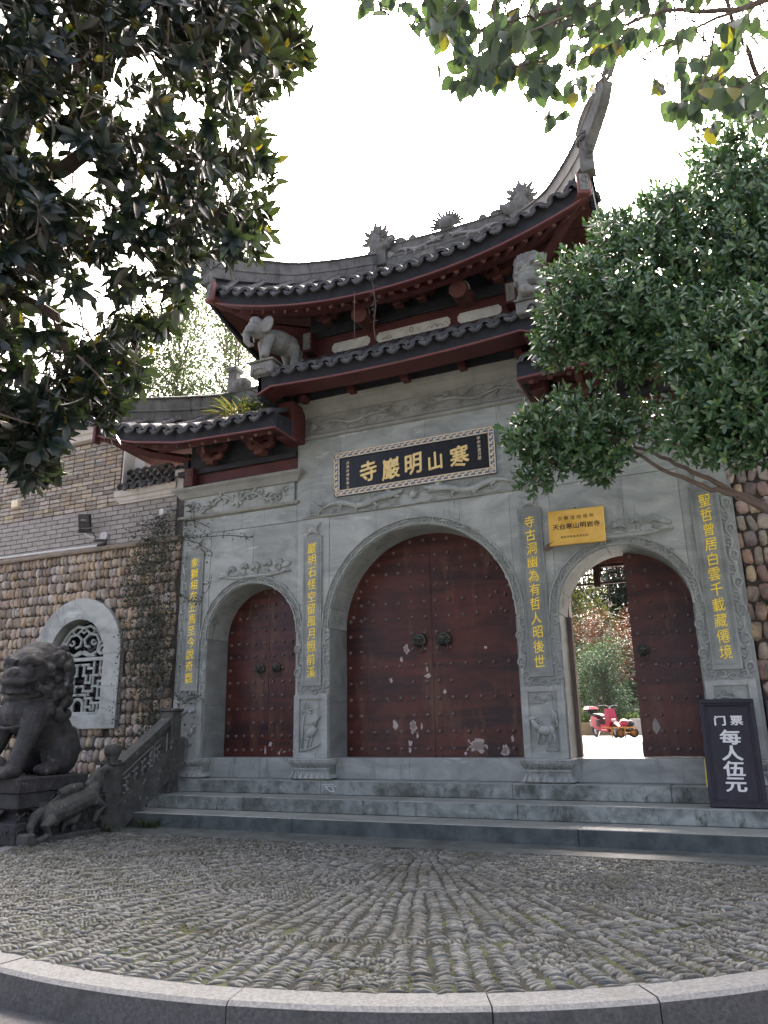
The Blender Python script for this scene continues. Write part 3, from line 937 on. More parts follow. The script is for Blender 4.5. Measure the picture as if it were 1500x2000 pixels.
q.box(-1.87, 1.87, -.028, -.012, 3.826, 3.85)
relief('dragon_frieze', q, .008, 0)
# lotus reliefs over the side arches
for cx in (-2.74, 2.80):
    q = MB(); z = 3.06
    q.tube([(cx - .66, -.01, z - .02), (cx - .3, -.02, z - .05), (cx + .3, -.02, z - .045), (cx + .66, -.01, z - .01)], [.012, .03, .03, .012], 6)
    for k in range(-3, 4):
        q.tube([(cx + k * .19 - .1, -.015, z - .03), (cx + k * .19, -.03, z + .005), (cx + k * .19 + .1, -.015, z - .02)], [.012, .028, .012], 6)
    for k, (dx, dz, s) in enumerate(((-.42, .09, .085), (-.19, .12, .085), (.02, .10, .1), (.24, .135, .09), (.45, .12, .09))):
        c = (cx + dx, -.02, z + dz)
        for i in range(9):
            a = PI * (i / 8) * 1.25 - .4
            q.ell((c[0] + s * .55 * math.cos(a), -.022, c[2] + s * .5 * math.sin(a)), (s * .45, .02, s * .17), 8, 5, Matrix.Rotation(-a, 3, 'Y'))
        q.ell((c[0], -.035, c[2]), (s * .26, .022, s * .26), 8, 6)
        q.tube([(c[0], -.015, z - .03), (c[0] + .03, -.015, z + dz * .5), (c[0], -.02, c[2])], .010, 5)
    for dx, dz in ((-.56, .03), (.58, .09), (-.31, .02), (.35, .03)):
        q.ell((cx + dx, -.015, z + dz), (.09, .018, .04), 9, 6, Matrix.Rotation(rng.uniform(-.5, .5), 3, 'Y'))
    relief('lotus_relief', q, .007, 0)
# wing cornices with floral friezes
for s in (-1, 1):
    x0, x1 = (-4.19, -1.975) if s < 0 else (1.975, 4.19)
    xe0, xe1 = (x0, x1 - .02) if s < 0 else (x0 + .02, x1)
    MB().molding(xe0, xe1, -.012, .5, [(.0, 4.085), (.035, 4.09), (.06, 4.105), (.07, 4.125), (.06, 4.145), (.02, 4.16)]).build('frieze_molding', M['marble_brown'], gate)
    MB().box(x0 + .02, x1 - .05 if s < 0 else x1 - .02, -.03, .5, 4.16, 4.46).build('frieze_panel', M['marble_carved'], gate)
    MB().molding(xe0, xe1, -.012, .7, [(.02, 4.455), (.055, 4.465), (.065, 4.485), (.075, 4.50), (.11, 4.545), (.15, 4.575), (.165, 4.59), (.165, 4.62), (.155, 4.626), (0.0, 4.63)]).build('cornice', M['marble_brown'], gate)
    q = MB(); xm = (x0 + x1) / 2; zc = 4.31; y = -.052
    q.ell((xm, y, zc), (.06, .03, .06), 10, 7)
    for k in range(8):
        a = 2 * PI * k / 8
        q.ell((xm + .09 * math.cos(a), y, zc + .08 * math.sin(a)), (.055, .02, .03), 8, 5, Matrix.Rotation(-a, 3, 'Y'))
    for d in (-1, 1):
        pts = [(xm + d * (.1 + .95 * t), y, zc + .085 * math.sin(t * 8.5) * (1 - .3 * t)) for t in np.linspace(0, 1, 26)]
        q.tube(pts, [.022 * (1 - .6 * t) for t in np.linspace(0, 1, 26)], 6)
        for k in range(7):
            i = 2 + k * 3
            px, _, pz = pts[i]
            up = 1 if k % 2 == 0 else -1
            spiral(q, V2(px, pz), V2(d * .8, .35 * up), V2(-.35 * up * d, .8) * d, .062, 1.25, up, .018, 14, y, .8)
            q.tube([(px, y, pz), (px + d * .05, y, pz - up * .07), (px + d * .11, y, pz - up * .085)], [.018, .02, .003], 5)
    relief('floral_frieze', q, .008, 0)
# the tall middle: cornice and shallow dragon frieze
MB().molding(-1.975, 1.975, -.014, .7, [(.0, 5.12), (.03, 5.125), (.05, 5.14), (.055, 5.165), (.035, 5.18), (.02, 5.20), (.0, 5.215)]).build('frieze_molding', M['marble_brown'], gate)
MB().box(-1.97, 1.97, -.018, .7, 5.215, 5.50).build('frieze_panel', M['marble_brown'], gate)
MB().molding(-1.975, 1.975, -.014, .7, [(.0, 5.495), (.02, 5.50), (.04, 5.515), (.045, 5.54), (.07, 5.565), (.11, 5.61), (.125, 5.62), (.13, 5.70), (.14, 5.705), (.14, 5.74), (0, 5.745)]).build('cornice', M['marble_brown'], gate)
q = MB(); y = -.030
for s in (-1, 1):
    dragon(q, s * .5, 5.35, 1.15, .06, y, s, .028)
    for k in range(10): cloud(q, s * (.2 + .18 * k), 5.27 + .03 * (k % 2), .036, y + .01, 2)
    for k in range(8): cloud(q, s * (.3 + .2 * k), 5.44 - .02 * (k % 2), .03, y + .01, 2)
    cloud(q, s * 1.6, 5.28, .045, y, 3); cloud(q, s * 1.75, 5.40, .03, y, 3); cloud(q, s * .28, 5.30, .035, y, 3); cloud(q, s * .95, 5.43, .03, y, 3)
for k in range(4):
    cloud(q, -.4 + .27 * k, 5.40 - .05 * (k % 2), .04, y, 2)
relief('shallow_dragon_frieze', q, .009, 0, 'marble_brown')

# ------------------------------------------------ thresholds and doors
for cx, r, cz in arches:
    MB().box(cx - r + .001, cx + r - .001, .19, DY + .09, .001, .287, .006).build('threshold', M['marble'], gate)
def leaf(x0, x1, cx, r, cz, y0, th=.06):
    """door leaf under its arch, x0..x1 in gate coordinates"""
    pts = [(x0, .29), (x1, .29)]
    n = 16
    for i in range(n + 1):
        x = x1 + (x0 - x1) * i / n
        pts.append((x, cz + math.sqrt(max((r - .003) ** 2 - (x - cx) ** 2, .0))))
    return MB().prism(pts, 1, y0, y0 + th)
stud_me = MB().lathe([(.001, -.033), (.013, -.031), (.021, -.022), (.026, -.008), (.0265, .0), (.031, .001), (.031, .004)], n=10, ax=1).mesh('stud', M['stud'], 'all')
def flake(name, pts, y, parent, mat, d=.0015):
    MB().prism(pts, 1, y - d, y).build(name, M[mat], parent)
def blob(cx, cz, w, h, seed, n=18):
    r = random.Random(seed)
    n = 30; ph = r.uniform(0, 50); out = []
    for i in range(n):
        a = 2 * PI * i / n; q_ = Vector((math.cos(a) * 1.1 + ph, math.sin(a) * 1.1, 0))
        k = .82 + .55 * mnoise.noise(q_ * 1.2) + .30 * mnoise.noise(q_ * 3.5) + r.uniform(-.06, .06)
        out.append((cx + w * math.cos(a) * k, cz + h * math.sin(a) * k))
    return out
def lion_knocker(x, z, y, parent, s=1.0):
    q = MB()
    q.ell((x, y - .01, z), (.085 * s, .05 * s, .085 * s), 12, 8); q.ell((x, y - .055 * s, z + .03 * s), (.05 * s, .035 * s, .035 * s), 10, 7)
    q.ell((x, y - .075 * s, z - .02 * s), (.03 * s, .03 * s, .02 * s), 8, 6); q.ell((x, y - .055 * s, z - .045 * s), (.055 * s, .03 * s, .016 * s), 8, 6)
    for k in range(11):
        a = -.35 + k * (PI + .7) / 10
        q.ell((x + .083 * s * math.cos(a), y - .02 * s, z + .083 * s * math.sin(a)), (.02 * s, .022 * s, .02 * s), 7, 5)
    for d in (-1, 1):
        q.ell((x + d * .035 * s, y - .062 * s, z + .008 * s), (.014 * s,) * 3, 7, 5)
        q.tube([(x + d * .015 * s, y - .07 * s, z + .03 * s), (x + d * .04 * s, y - .07 * s, z + .036 * s), (x + d * .065 * s, y - .05 * s, z + .02 * s), (x + d * .06 * s, y - .05 * s, z - .015 * s)], [.009 * s, .011 * s, .010 * s, .007 * s], 5)
    piece('lion_knocker', sculpt('lion_knocker', q, M['bronze'], .006, 1), parent, Matrix())
    ring = [(x + .062 * s * math.sin(a), y - .05 * s, z - .085 * s - .062 * s * math.cos(a) * 1.0) for a in np.linspace(-2.5, 2.5, 22)]
    MB().tube(ring, .0085 * s, 7).build('knocker_ring', M['bronze'], parent, 'all')
def stud_grid(parent, xs, zs, cx, r, cz, y, keep=lambda i, j: True, mtx=None):
    for j, z in enumerate(zs):
        for i, x in enumerate(xs):
            if z > cz and (x - cx) ** 2 + (z - cz) ** 2 > (r - .05) ** 2: continue
            if not keep(i, j): continue
            m = trs((x + rng.uniform(-.006, .006), y, z + rng.uniform(-.006, .006)), (0, 0, 0), rng.uniform(.9, 1.1))
            piece('stud', stud_me, parent, mtx @ m if mtx else m)
cx, r, cz = arches[1]
for s in (-1, 1):
    x0, x1 = (-r + .018, -.004) if s < 0 else (.004, r - .018)
    lf = leaf(x0, x1, cx, r, cz, DY).build('door_leaf', M['door'], gate)
    cols = [.085, .285, .50, .71, .92, 1.13, 1.31] if s > 0 else [.10, .30, .51, .72, .93, 1.14, 1.32]
    rows = list(np.arange(.395, 3.5, .232))
    def keep(i, j, s=s):
        return (i in (0, 1) or i >= 5 if s < 0 else (i in (0, 1, 6))) or j in (0, 1, 3, 5, 8, 9, 11)
    stud_grid(lf, [s * c for c in cols], rows, cx, r, cz, DY, keep)
    # studs following the arch edge
    for k in range(1, 7):
        a = PI / 2 - s * k * .235
        for rr in (r - .12, r - .32):
            x = rr * math.cos(a); z = cz + rr * math.sin(a)
            if abs(x) > .42: piece('stud', stud_me, lf, trs((x, DY, z), (0, 0, 0), 1.0))
    lion_knocker(s * .19, 1.90, DY - .012, lf, 1.15)
    MB().box(min(s * .002, s * .012), max(s * .002, s * .012), DY - .004, DY, .3, 3.45).build('leaf_edge_strip', M['door'], lf)
    for xx in ((s * 1.05,)):
        MB().box(xx - .002, xx + .002, DY - .0025, DY, .3, cz + math.sqrt(r * r - xx * xx) - .03).build('seam', M['black_beam'], lf)
    fl = [(-.41, 1.80, .05, .075, 1, 1), (-.49, 1.65, .025, .045, 2, 0), (-.66, 1.36, .03, .045, 3, 0), (-.09, 1.50, .018, .05, 4, 0), (-.08, 1.40, .05, .035, 41, 0),
          (-.61, .72, .045, .085, 5, 0), (-.33, .70, .07, .10, 6, 1), (-.2, .70, .02, .05, 61, 0), (-.38, .47, .035, .045, 7, 0), (-.39, .38, .022, .05, 8, 0), (-.27, .58, .018, .05, 81, 0)] if s < 0 else \
         [(.17, 1.17, .03, .03, 9, 0), (.80, 1.76, .024, .024, 10, 0), (.63, .43, .15, .10, 11, 2), (1.00, .37, .065, .075, 12, 1), (1.11, .30 + .22, .02, .05, 13, 0), (.44, .335, .022, .03, 14, 0), (.49, .50, .018, .022, 15, 0)]
    for (x, z, wd, h, sd_, two) in fl:
        flake('paint_loss', blob(x, z, wd, h, sd_), DY, lf, 'door_flake' if two else 'door_flake')
        if two: flake('paint_loss', blob(x - .005, z - .004, wd * (.66 if two == 1 else .80), h * (.68 if two == 1 else .78), sd_ + 100), DY - .0015, lf, 'door_bare')
cx, r, cz = arches[0]
for s in (-1, 1):
    x0, x1 = (cx - r + .018, cx - .003) if s < 0 else (cx + .003, cx + r - .018)
    lf = leaf(x0, x1, cx, r, cz, DY).build('door_leaf', M['door'], gate)
    cols = [.09, .265, .42, .57, .73]
    def keep(i, j): return i in (0, 1, 4) or j in (0, 1, 3, 5, 7, 8, 10)
    stud_grid(lf, [cx + s * c for c in cols], list(np.arange(.385, 2.9, .205)), cx, r, cz, DY, keep)
    lion_knocker(cx + s * .15, 1.62, DY - .01, lf, .85)
    if s > 0:
        for (x, z, wd, h, sd_) in ((cx + .06, .47, .03, .05, 21), (cx - .03, .38, .016, .07, 22), (cx + .30, .36, .05, .014, 23), (cx + .44, .37, .035, .018, 24), (cx + .22, .34, .02, .03, 25)):
            flake('paint_loss', blob(x, z, wd, h, sd_), DY, lf, 'door_flake')
# right doorway: the right leaf shut, the left leaf swung inwards
cx, r, cz = arches[2]
lf = leaf(cx + .003, cx + r - .018, cx, r, cz, DY).build('door_leaf', M['door'], gate)
def keep(i, j): return i in (0, 1, 4) or j in (0, 1, 3, 5, 7, 8, 10)
stud_grid(lf, [cx + c for c in (.09, .265, .42, .57, .73)], list(np.arange(.385, 2.9, .205)), cx, r, cz, DY, keep)
lion_knocker(cx + .13, 1.60, DY - .01, lf, .85)
flake('paint_loss', [(cx + .18, .56), (cx + .14, .62), (cx + .145, .70), (cx + .185, .76), (cx + .215, .70), (cx + .235, .64)], DY, lf, 'brick_grey')
hinge = Matrix.Translation((cx - r + .03, DY + .08, 0)) @ Matrix.Rotation(R(97), 4, 'Z') @ Matrix.Translation((-(cx - r + .03), -(DY + .0), 0))
lf = leaf(cx - r + .03, cx - .003, cx, r, cz, DY)
lf = lf.xf(hinge).build('door_leaf', M['door'], gate)
# door frame strip beside the open leaf and a rear lining wall
MB().box(cx - r + .002, cx - r + .075, DY - .08, DY + .05, .29, cz, .006).build('door_frame', M['wood_old'], gate)
# ---------------------------------------------------------------- roofs of the gate
def interp(xs, ys, x):
    return float(np.interp(x, xs, ys))
# eave tile end pieces (local: x across, y out of the picture is -y, z up; origin at the seat of the tile)
def cover_end(w=.118, t=.05, d=.16):
    b = MB(); n = 10
    rings = []
    for i in range(n + 1):
        a = PI * (.04 + .92 * i / n)
        c, s = math.cos(a), math.sin(a)
        k = .016 * math.sin(PI * i / n)
        rings.append([(w * c, 0, w * .80 * s), (w * c * (1 - t / w), 0 - .004, w * .80 * s - t * (.65 + .35 * s) + .0), (w * c * (1 - t / w), d, w * .80 * s - t * (.65 + .35 * s) + d * .55), (w * c, d, w * .80 * s + d * .55)])
    b.loft(rings)
    r2 = [(w * .82 * math.cos(PI * i / 12), -.006, w * .62 * math.sin(PI * i / 12) + .004) for i in range(1, 12)]
    b.tube(r2, .008, 4)
    return b
def drip_end(w=.098, h=.088):
    b = MB()
    top = [(w * (2 * i / 8 - 1), -.030 * (1 - (2 * i / 8 - 1) ** 2) + .012) for i in range(9)]
    bot = [(w * 1.0, .004), (w * .86, -.034), (w * .5, -.064), (w * .18, -h * .92), (0, -h), (-w * .18, -h * .92), (-w * .5, -.064), (-w * .86, -.034), (-w, .004)]
    poly = top + bot[1:-1]
    b.prism(poly, 1, -.012, .012)
    inner = [(p[0] * .74, -.016, p[1] * .74 - .008) for p in bot]
    b.tube(inner, .0065, 4)
    b.loft([[(x, .01, z) for x, z in top] + [(x, .01, z - .014) for x, z in reversed(top)], [(x, .22, z + .14) for x, z in top] + [(x, .22, z + .125) for x, z in reversed(top)]])
    return b
cov_me = [cover_end().mesh('cover_tile_end', M['tile_pale'], True), cover_end(.112, .046).mesh('cover_tile_end', M['tile_pale'], True)]
drp_me = [drip_end().mesh('drip_tile', M['tile_pale'], True), drip_end(.094, .08).mesh('drip_tile', M['tile_pale'], True)]

def tile_slope(xs, pitch, eave, top, name='tile_column', dirx=None):
    """columns of lapped cover tiles over pans, from the eave point to the top point of each column; eave/top: x -> Vector"""
    for k, x in enumerate(xs):
        e, t = eave(x), top(x)
        L = (t - e).length
        if L < .12: continue
        b = MB()
        n = max(2, int(L / .075))
        w = pitch * .40
        rings = []
        for i in range(n):
            for q, lift in ((i / n, .016), ((i + .96) / n, .0)):
                s = q
                p = e.lerp(t, s)
                p.z -= .10 * L * .5 * math.sin(PI * s) * .9
                rings.append([(p.x + w * math.cos(a), p.y + .0, p.z + .02 + lift + w * .72 * math.sin(a)) for a in np.linspace(-.15, PI + .15, 7)])
        b.loft(rings, close=False, caps=False)
        b.build(name, M['tile'], gate, True)
def pan_surface(xs, eave, top, name, mat='tile', n=8):
    b = MB()
    rows = []
    for x in xs:
        e, t = eave(x), top(x)
        row = []
        for i in range(n + 1):
            s = i / n
            p = e.lerp(t, s); p.z -= .045 * (t - e).length * math.sin(PI * s)
            row.append((p.x, p.y, p.z))
        rows.append(row)
    b.loft(rows, close=False, caps=False)
    return b.build(name, M[mat], gate)
def eave_set(xs, pitch, eave, shift=0.0):
    for k, x in enumerate(xs):
        p = eave(x); s = pitch / .235
        tilt = math.atan2(eave(x + .05).z - eave(x - .05).z, .1)
        rr = lambda: rng.uniform(-.05, .05)
        piece('cover_tile_end', cov_me[k % 2], gate, Matrix.Translation((p.x, p.y - .02, p.z + .012 + rng.uniform(-.006, .006))) @ Matrix.Rotation(-tilt + rr(), 4, 'Y') @ Matrix.Rotation(rr() - .12, 4, 'X') @ Matrix.Diagonal((s, 1, 1.05, 1)))
        p = eave(x + pitch / 2)
        piece('drip_tile', drp_me[k % 2], gate, Matrix.Translation((p.x, p.y - .035, p.z + .005 + rng.uniform(-.006, .006))) @ Matrix.Rotation(-tilt + rr(), 4, 'Y') @ Matrix.Rotation(rr() - .15, 4, 'X') @ Matrix.Diagonal((s, 1, 1.05, 1)))
def strip(name, xs, f, mat, y0, y1, z0, z1, smooth=False):
    """board along a curved eave: f(x)->Vector; section y0..y1, z0..z1 relative to it (z0,z1 may be functions)"""
    b = MB(); rr = []
    for x in xs:
        p = f(x)
        a = z0(x) if callable(z0) else p.z + z0; c = z1(x) if callable(z1) else p.z + z1
        rr.append([(p.x, p.y + y0, a), (p.x, p.y + y1, a), (p.x, p.y + y1, c), (p.x, p.y + y0, c)])
    return b.loft(rr).build(name, M[mat], gate, smooth)
def band_wall(name, pts, th, prof, mat, smooth=False):
    """upright ridge wall following 3-D path pts (its foot); prof = [(half thickness, height)...] scaled per point by pts[i][1]"""
    b = MB(); rr = []
    P = [Vector(p) for p, _ in pts]
    for i, (p, hsc) in enumerate(pts):
        t = P[min(i + 1, len(P) - 1)] - P[max(i - 1, 0)]
        s = Vector((-t.y, t.x, 0)).normalized()
        nrm = Vector((0, 0, 1))
        left = [P[i] + s * a * th + nrm * h * hsc for a, h in prof]
        right = [P[i] - s * a * th + nrm * h * hsc for a, h in reversed(prof)]
        rr.append(left + right)
    return b.loft(rr).build(name, M[mat], gate, smooth)
RIDGE = [(1.0, 0), (1.0, .36), (1.18, .40), (1.18, .45), (.92, .48), (.92, .88), (1.25, .92), (1.25, .97), (.9, 1.0), (.3, 1.04)]

# ---- upper roof
def up_drip(x): return 7.01 + .42 * (abs(x) / 2.67) ** 2.1
def up_red(x): return 6.80 + .50 * (abs(x) / 2.9) ** 2.1
def up_eave(x): return Vector((x, -1.10 - .05 * (abs(x) / 3) ** 3, up_drip(x)))
def hip_y(x): return 2.2 - (abs(x) - 1.4) * (3.36 / 1.63)
def hip_z(x): return interp([1.4, 1.95, 2.35, 2.65, 2.85, 3.03], [9.5, 8.78, 8.30, 8.05, 7.90, 7.80], abs(x))
def up_top(x):
    if abs(x) <= 1.4: return Vector((x, 2.2, 9.5))
    return Vector((x, hip_y(x), hip_z(x)))
UX = [-2.8 + .2333 * i for i in range(25)]
pan_surface(np.linspace(-3.03, 3.03, 41), up_eave, up_top, 'upper_roof_bed')
tile_slope(UX, .2333, up_eave, up_top)
eave_set(UX, .2333, up_eave)
# rear and side slopes, plain
MB().add([(-1.4, 2.2, 9.5), (1.4, 2.2, 9.5), (3.03, 5.5, 7.4), (-3.03, 5.5, 7.4)], [(0, 1, 2, 3)]).build('rear_slope', M['tile'], gate)
for s in (-1, 1):
    b = MB(); rows = []
    for t in np.linspace(0, 1, 12):
        y = -1.16 + t * 6.66
        ez = 7.02 + .62 * abs(2 * t - 1) ** 2.2
        if y < 2.2:
            k = (y + 1.16) / 3.36; tx = 3.03 - 1.63 * k; tz = hip_z(tx)
        else:
            k = (5.5 - y) / 3.3; tx = 3.03 - 1.63 * k; tz = 7.4 + 2.1 * k
        rows.append([(s * 3.08, y, ez), (s * (3.08 * .5 + tx * .5), y, ez * .5 + tz * .5 - .06), (s * tx, y, tz)])
    b.loft(rows, close=False, caps=False)
    b.build('side_slope', M['tile'], gate)
    for k in range(9):
        y = -.75 + k * .25
        ez = 7.02 + .62 * abs(2 * (y + 1.16) / 6.66 - 1) ** 2.2
        piece('cover_tile_end', cov_me[0], gate, Matrix.Translation((s * 3.10, y, ez + .02)) @ Matrix.Rotation(s * PI / 2, 4, 'Z'))
XS = np.linspace(-3.0, 3.0, 49)
strip('eave_fascia', XS, up_eave, 'fascia', .05, .10, up_red, lambda x: up_drip(x) + .04)
strip('eave_line', XS, up_eave, 'red_line', .02, .05, lambda x: up_red(x) - .012, lambda x: up_red(x) + .014)
strip('eave_board', XS, up_eave, 'red', .051, .16, lambda x: up_red(x) - .012, lambda x: up_red(x) - .002)
# side fascias
for s in (-1, 1):
    b = MB(); rr = []
    for t in np.linspace(0, 1, 16):
        y = -1.12 + t * 5.0; ez = up_red(3.0) - .62 * (1 - abs(2 * (t * .75) - 1) ** 2.2) * .8
        rr.append([(s * 3.0, y, ez), (s * 3.05, y, ez), (s * 3.05, y, ez + .22), (s * 3.0, y, ez + .22)])
    b.loft(rr).build('side_fascia', M['fascia'], gate)
# soffit: boards and radiating rafters
def soffit(xs, eave, red, y_in, dz, xin, name='soffit'):
    b = MB(); rows = []
    for x in xs:
        e = eave(x); z = red(x)
        rows.append([(x, e.y + .10, z - .01), (x * (1 + xin) / 2, (e.y + y_in) / 2, z * .55 + (red(0) + dz) * .45 - .03), (x * xin, y_in, red(0) + dz)])
    b.loft(rows, close=False, caps=False)
    return b.build(name, M['red_wood'], gate)
soffit(np.linspace(-2.98, 2.98, 33), up_eave, up_red, .0, .62, .62)
for s in (-1, 1):          # side soffits
    MB().add([(s * 2.98, -1.0, up_red(2.95)), (s * 3.0, 1.6, 6.85), (s * 1.84, 1.6, 7.42), (s * 1.84, 0, 7.42)], [(0, 1, 2, 3)]).build('side_soffit', M['red_wood'], gate)
raf = []
for k, x in enumerate(np.linspace(-2.9, 2.9, 30)):
    e = up_eave(x); z = up_red(x)
    a = Vector((x, e.y + .16, z - .02)); c = Vector((x * .62, -.02, up_red(0) + .56)); mid = a.lerp(c, .5); mid.z -= .05
    b = MB().tube([a, mid, c], .04, 6)
    b.build('rafter', M['red_wood'], gate, True)
strip('eave_purlin', np.linspace(-2.8, 2.8, 33), lambda x: Vector((x * .97, -.72, up_red(x))), 'red', -.06, .06, .02, .15)
# hip corner beams with carved end plates
for s in (-1, 1):
    MB().tube([(s * 1.75, .1, 7.12), (s * 2.3, -.45, 7.06), (s * 2.93, -1.13, up_red(2.93) + .06)], [.09, .09, .08], 4).build('corner_beam', M['red'], gate)
    fr = Matrix.Translation((s * 2.955, -1.19, 7.47)) @ Matrix.Rotation(s * R(20), 4, 'Z') @ Matrix.Rotation(-.1, 4, 'X')
    MB().box(-.085, .085, -.03, .05, -.17, .17, .01).build('corner_plate', M['red_line'], gate, world=fr)
    q = MB()
    q.box(-.06, .06, -.04, -.025, -.13, .14)
    for d in (-1, 1):
        q.tube([(d * .02, -.045, .1), (d * .05, -.045, .06), (d * .03, -.045, .0), (d * .05, -.045, -.05), (d * .02, -.045, -.1)], .010, 4)
    q.ell((0, -.045, .02), (.022, .015, .03), 7, 5)
    q.build('corner_plate_carving', M['statue_pale'], gate, world=fr)
# hip ridges and upswept horns
for s in (-1, 1):
    pts = []
    for x in np.linspace(1.5, 3.03, 16):
        pts.append(((s * x, hip_y(x), hip_z(x) - .05), interp([1.4, 2.2, 2.7, 3.03], [.42, .42, .46, .50], x)))
    band_wall('hip_ridge', pts, .085, RIDGE, 'plaster_roof')
    # corner block
    MB().loft([[(s * (3.03 + dx), -1.16 + dy, 7.62) for dx, dy in ((-.09, -.09), (.09, -.09), (.09, .09), (-.09, .09))],
               [(s * (3.03 + dx), -1.16 + dy, 7.98) for dx, dy in ((-.08, -.08), (.08, -.08), (.08, .08), (-.08, .08))],
               [(s * (3.06 + dx), -1.20 + dy, 8.16) for dx, dy in ((-.08, -.08), (.08, -.08), (.08, .08), (-.08, .08))]]).build('corner_block', M['plaster_roof'], gate)
    q = MB()
    for zz in (7.84, 7.93):
        q.tube([(s * (3.03 + .05 * math.cos(a)) + s * .045, -1.26 - .012, zz + .05 * math.sin(a)) for a in np.linspace(0, 5.6, 12)], .012, 4)
    for zz in (8.10, 8.16):
        q.tube([(s * (3.05 + .115 * math.cos(a)), -1.19 + .115 * math.sin(a), zz) for a in np.linspace(0, 2 * PI, 14)], .03, 6)
    q.build('corner_block_carving', M['plaster_roof'], gate, True)
    # horn
    hp = [(3.03, -1.17, 8.05), (3.12, -1.27, 8.16), (3.22, -1.39, 8.26), (3.31, -1.52, 8.34), (3.36, -1.60, 8.42), (3.40, -1.66, 8.50)]
    b = MB(); rr = []
    for i, p in enumerate(hp):
        k = i / (len(hp) - 1); w2 = .085 - .02 * k; h2 = .16 - .06 * k
        P = Vector((s * p[0], p[1], p[2])); t = Vector((s * .6, -.66, .45 + .5 * k)).normalized(); sd_ = Vector((-t.y, t.x, 0)).normalized(); u = sd_.cross(t)
        if u.z < 0: u = -u
        rr.append([P + sd_ * w2 * a + u * h2 * c for a, c in ((-1, -.75), (-.6, -1), (.6, -1), (1, -.75), (1, .8), (1.15, .85), (1.15, 1), (-1.15, 1), (-1.15, .85), (-1, .8))])
    b.loft(rr).build('horn', M['plaster_roof'], gate, True)
    q = MB()
    P = Vector((s * 3.40, -1.66, 8.50)); t = Vector((s * .45, -.5, .75)).normalized(); sd_ = Vector((-t.y, t.x, 0)).normalized(); u = sd_.cross(t)
    if u.z < 0: u = -u
    ring = lambda a0, a1, r1, r2, o, n=18: [P + t * (o + r1 * math.sin(a)) + u * (.02 + r2 * math.cos(a)) for a in np.linspace(a0, a1, n)]
    q.tube(ring(-1.5, 4.4, .14, .075, .13), [.032] * 12 + [.03, .03, .028, .026, .024, .02], 7)
    q.ell(P + t * .13 + u * .03, (.045, .045, .05), 8, 6)
    q.tube([P + t * .05 + u * -.07, P + t * .2 + u * -.085, P + t * .30 + u * -.06], [.035, .03, .035], 6)
    q.ell(P + t * .27 + u * -.1, .04, 8, 6)
    # openwork crest on top of the horn
    crest = [Vector((s * 2.9, -.98, 8.42)), Vector((s * 3.0, -1.12, 8.52)), Vector((s * 3.12, -1.28, 8.58)), Vector((s * 3.26, -1.46, 8.58)), Vector((s * 3.36, -1.6, 8.56))]
    q.tube(crest, [.02, .035, .04, .04, .03], 6)
    for k in range(3):
        c = crest[k + 1]; q.tube([c + Vector((0, 0, -.14)), c + Vector((s * .03, -.03, -.07)), c], [.02, .028, .02], 5)
    q.tube(ring(-.5, 2 * PI - 1, .05, .05, -.06), .018, 5)
    q.build('horn_ornament', M['plaster_roof'], gate, True)
# main ridge
band_wall('main_ridge', [((x, 2.2, 9.42 + .02 * x * x), .52) for x in np.linspace(-1.5, 1.5, 13)], .1, RIDGE, 'plaster_roof')
q = MB()
for s in (-1, 1):
    dragon(q, s * .22, 9.72, .9, .05, 2.09, s, .03)
for k in range(9): cloud(q, -1.1 + .27 * k, 9.62, .035, 2.09, 2)
piece('ridge_relief', sculpt('ridge_relief', q, M['statue_pale'], .014, 1), gate, Matrix())
for s in (-1, 1):                       # ridge-end dragons with spiked crests
    q = MB(); X = s * 1.46; Y = 2.12; Z = 9.85
    q.ell((X, Y, Z + .12), (.2, .16, .24), 12, 8); q.ell((X - s * .18, Y - .06, Z + .05), (.14, .11, .10), 10, 7)
    q.tube([(X - s * .22, Y - .06, Z + .1), (X - s * .34, Y - .05, Z + .16), (X - s * .38, Y - .04, Z + .26)], [.09, .07, .03], 7)
    q.tube([(X, Y, Z + .2), (X + s * .06, Y, Z + .42), (X - s * .02, Y, Z + .6)], [.16, .13, .06], 8)
    q.box(X - .2, X + .2, Y - .1, Y + .15, Z - .35, Z + .02)
    q.ell((X - s * .14, Y - .13, Z + .16), .05, 8, 6)
    piece('ridge_dragon', sculpt('ridge_dragon', q, M['plaster_roof'], .02, 2, .012, 9), gate, Matrix())
    q = MB()
    for k in range(10):
        a = -.4 + k * .41
        c = Vector((X + s * .02, Y, Z + .28)); d = Vector((math.cos(a) * .9, 0, math.sin(a)))
        q.tube([c + d * .16, c + d * (.26 + .05 * (k % 2)) + Vector((0, 0, .02)), c + d * (.35 + .08 * (k % 2)) + Vector((0, 0, .05))], [.06, .042, .006], 5)
        if k % 2: q.tube([c + d * .12 + Vector((0, -.08, 0)), c + d * .3 + Vector((0, -.12, .03))], [.04, .005], 5)
    q.build('dragon_crest', M['plaster_roof'], gate, True)
    q = MB()
    q.ell((s * .98, 2.15, 10.0), (.12, .08, .07), 10, 6); q.ell((s * .72, 2.15, 9.97), (.09, .07, .09), 10, 6)
    q.build('ridge_knob', M['plaster_roof'], gate, True)
q = MB().ell((0, 2.15, 10.07), (.16, .14, .16), 14, 10)
q.build('ridge_ball', M['plaster_roof'], gate, True)
q = MB()
for k in range(15):
    a = PI * (k - .3) / 13.4
    d = Vector((math.cos(a), 0, math.sin(a)))
    q.tube([Vector((0, 2.15, 10.05)) + d * .12, Vector((0, 2.15, 10.05)) + d * (.30 + .05 * (k % 2)), Vector((0, 2.15, 10.06)) + d * (.40 + .08 * (k % 2))], [.035, .026, .005], 5)
q.build('ball_flames', M['plaster_roof'], gate, True)

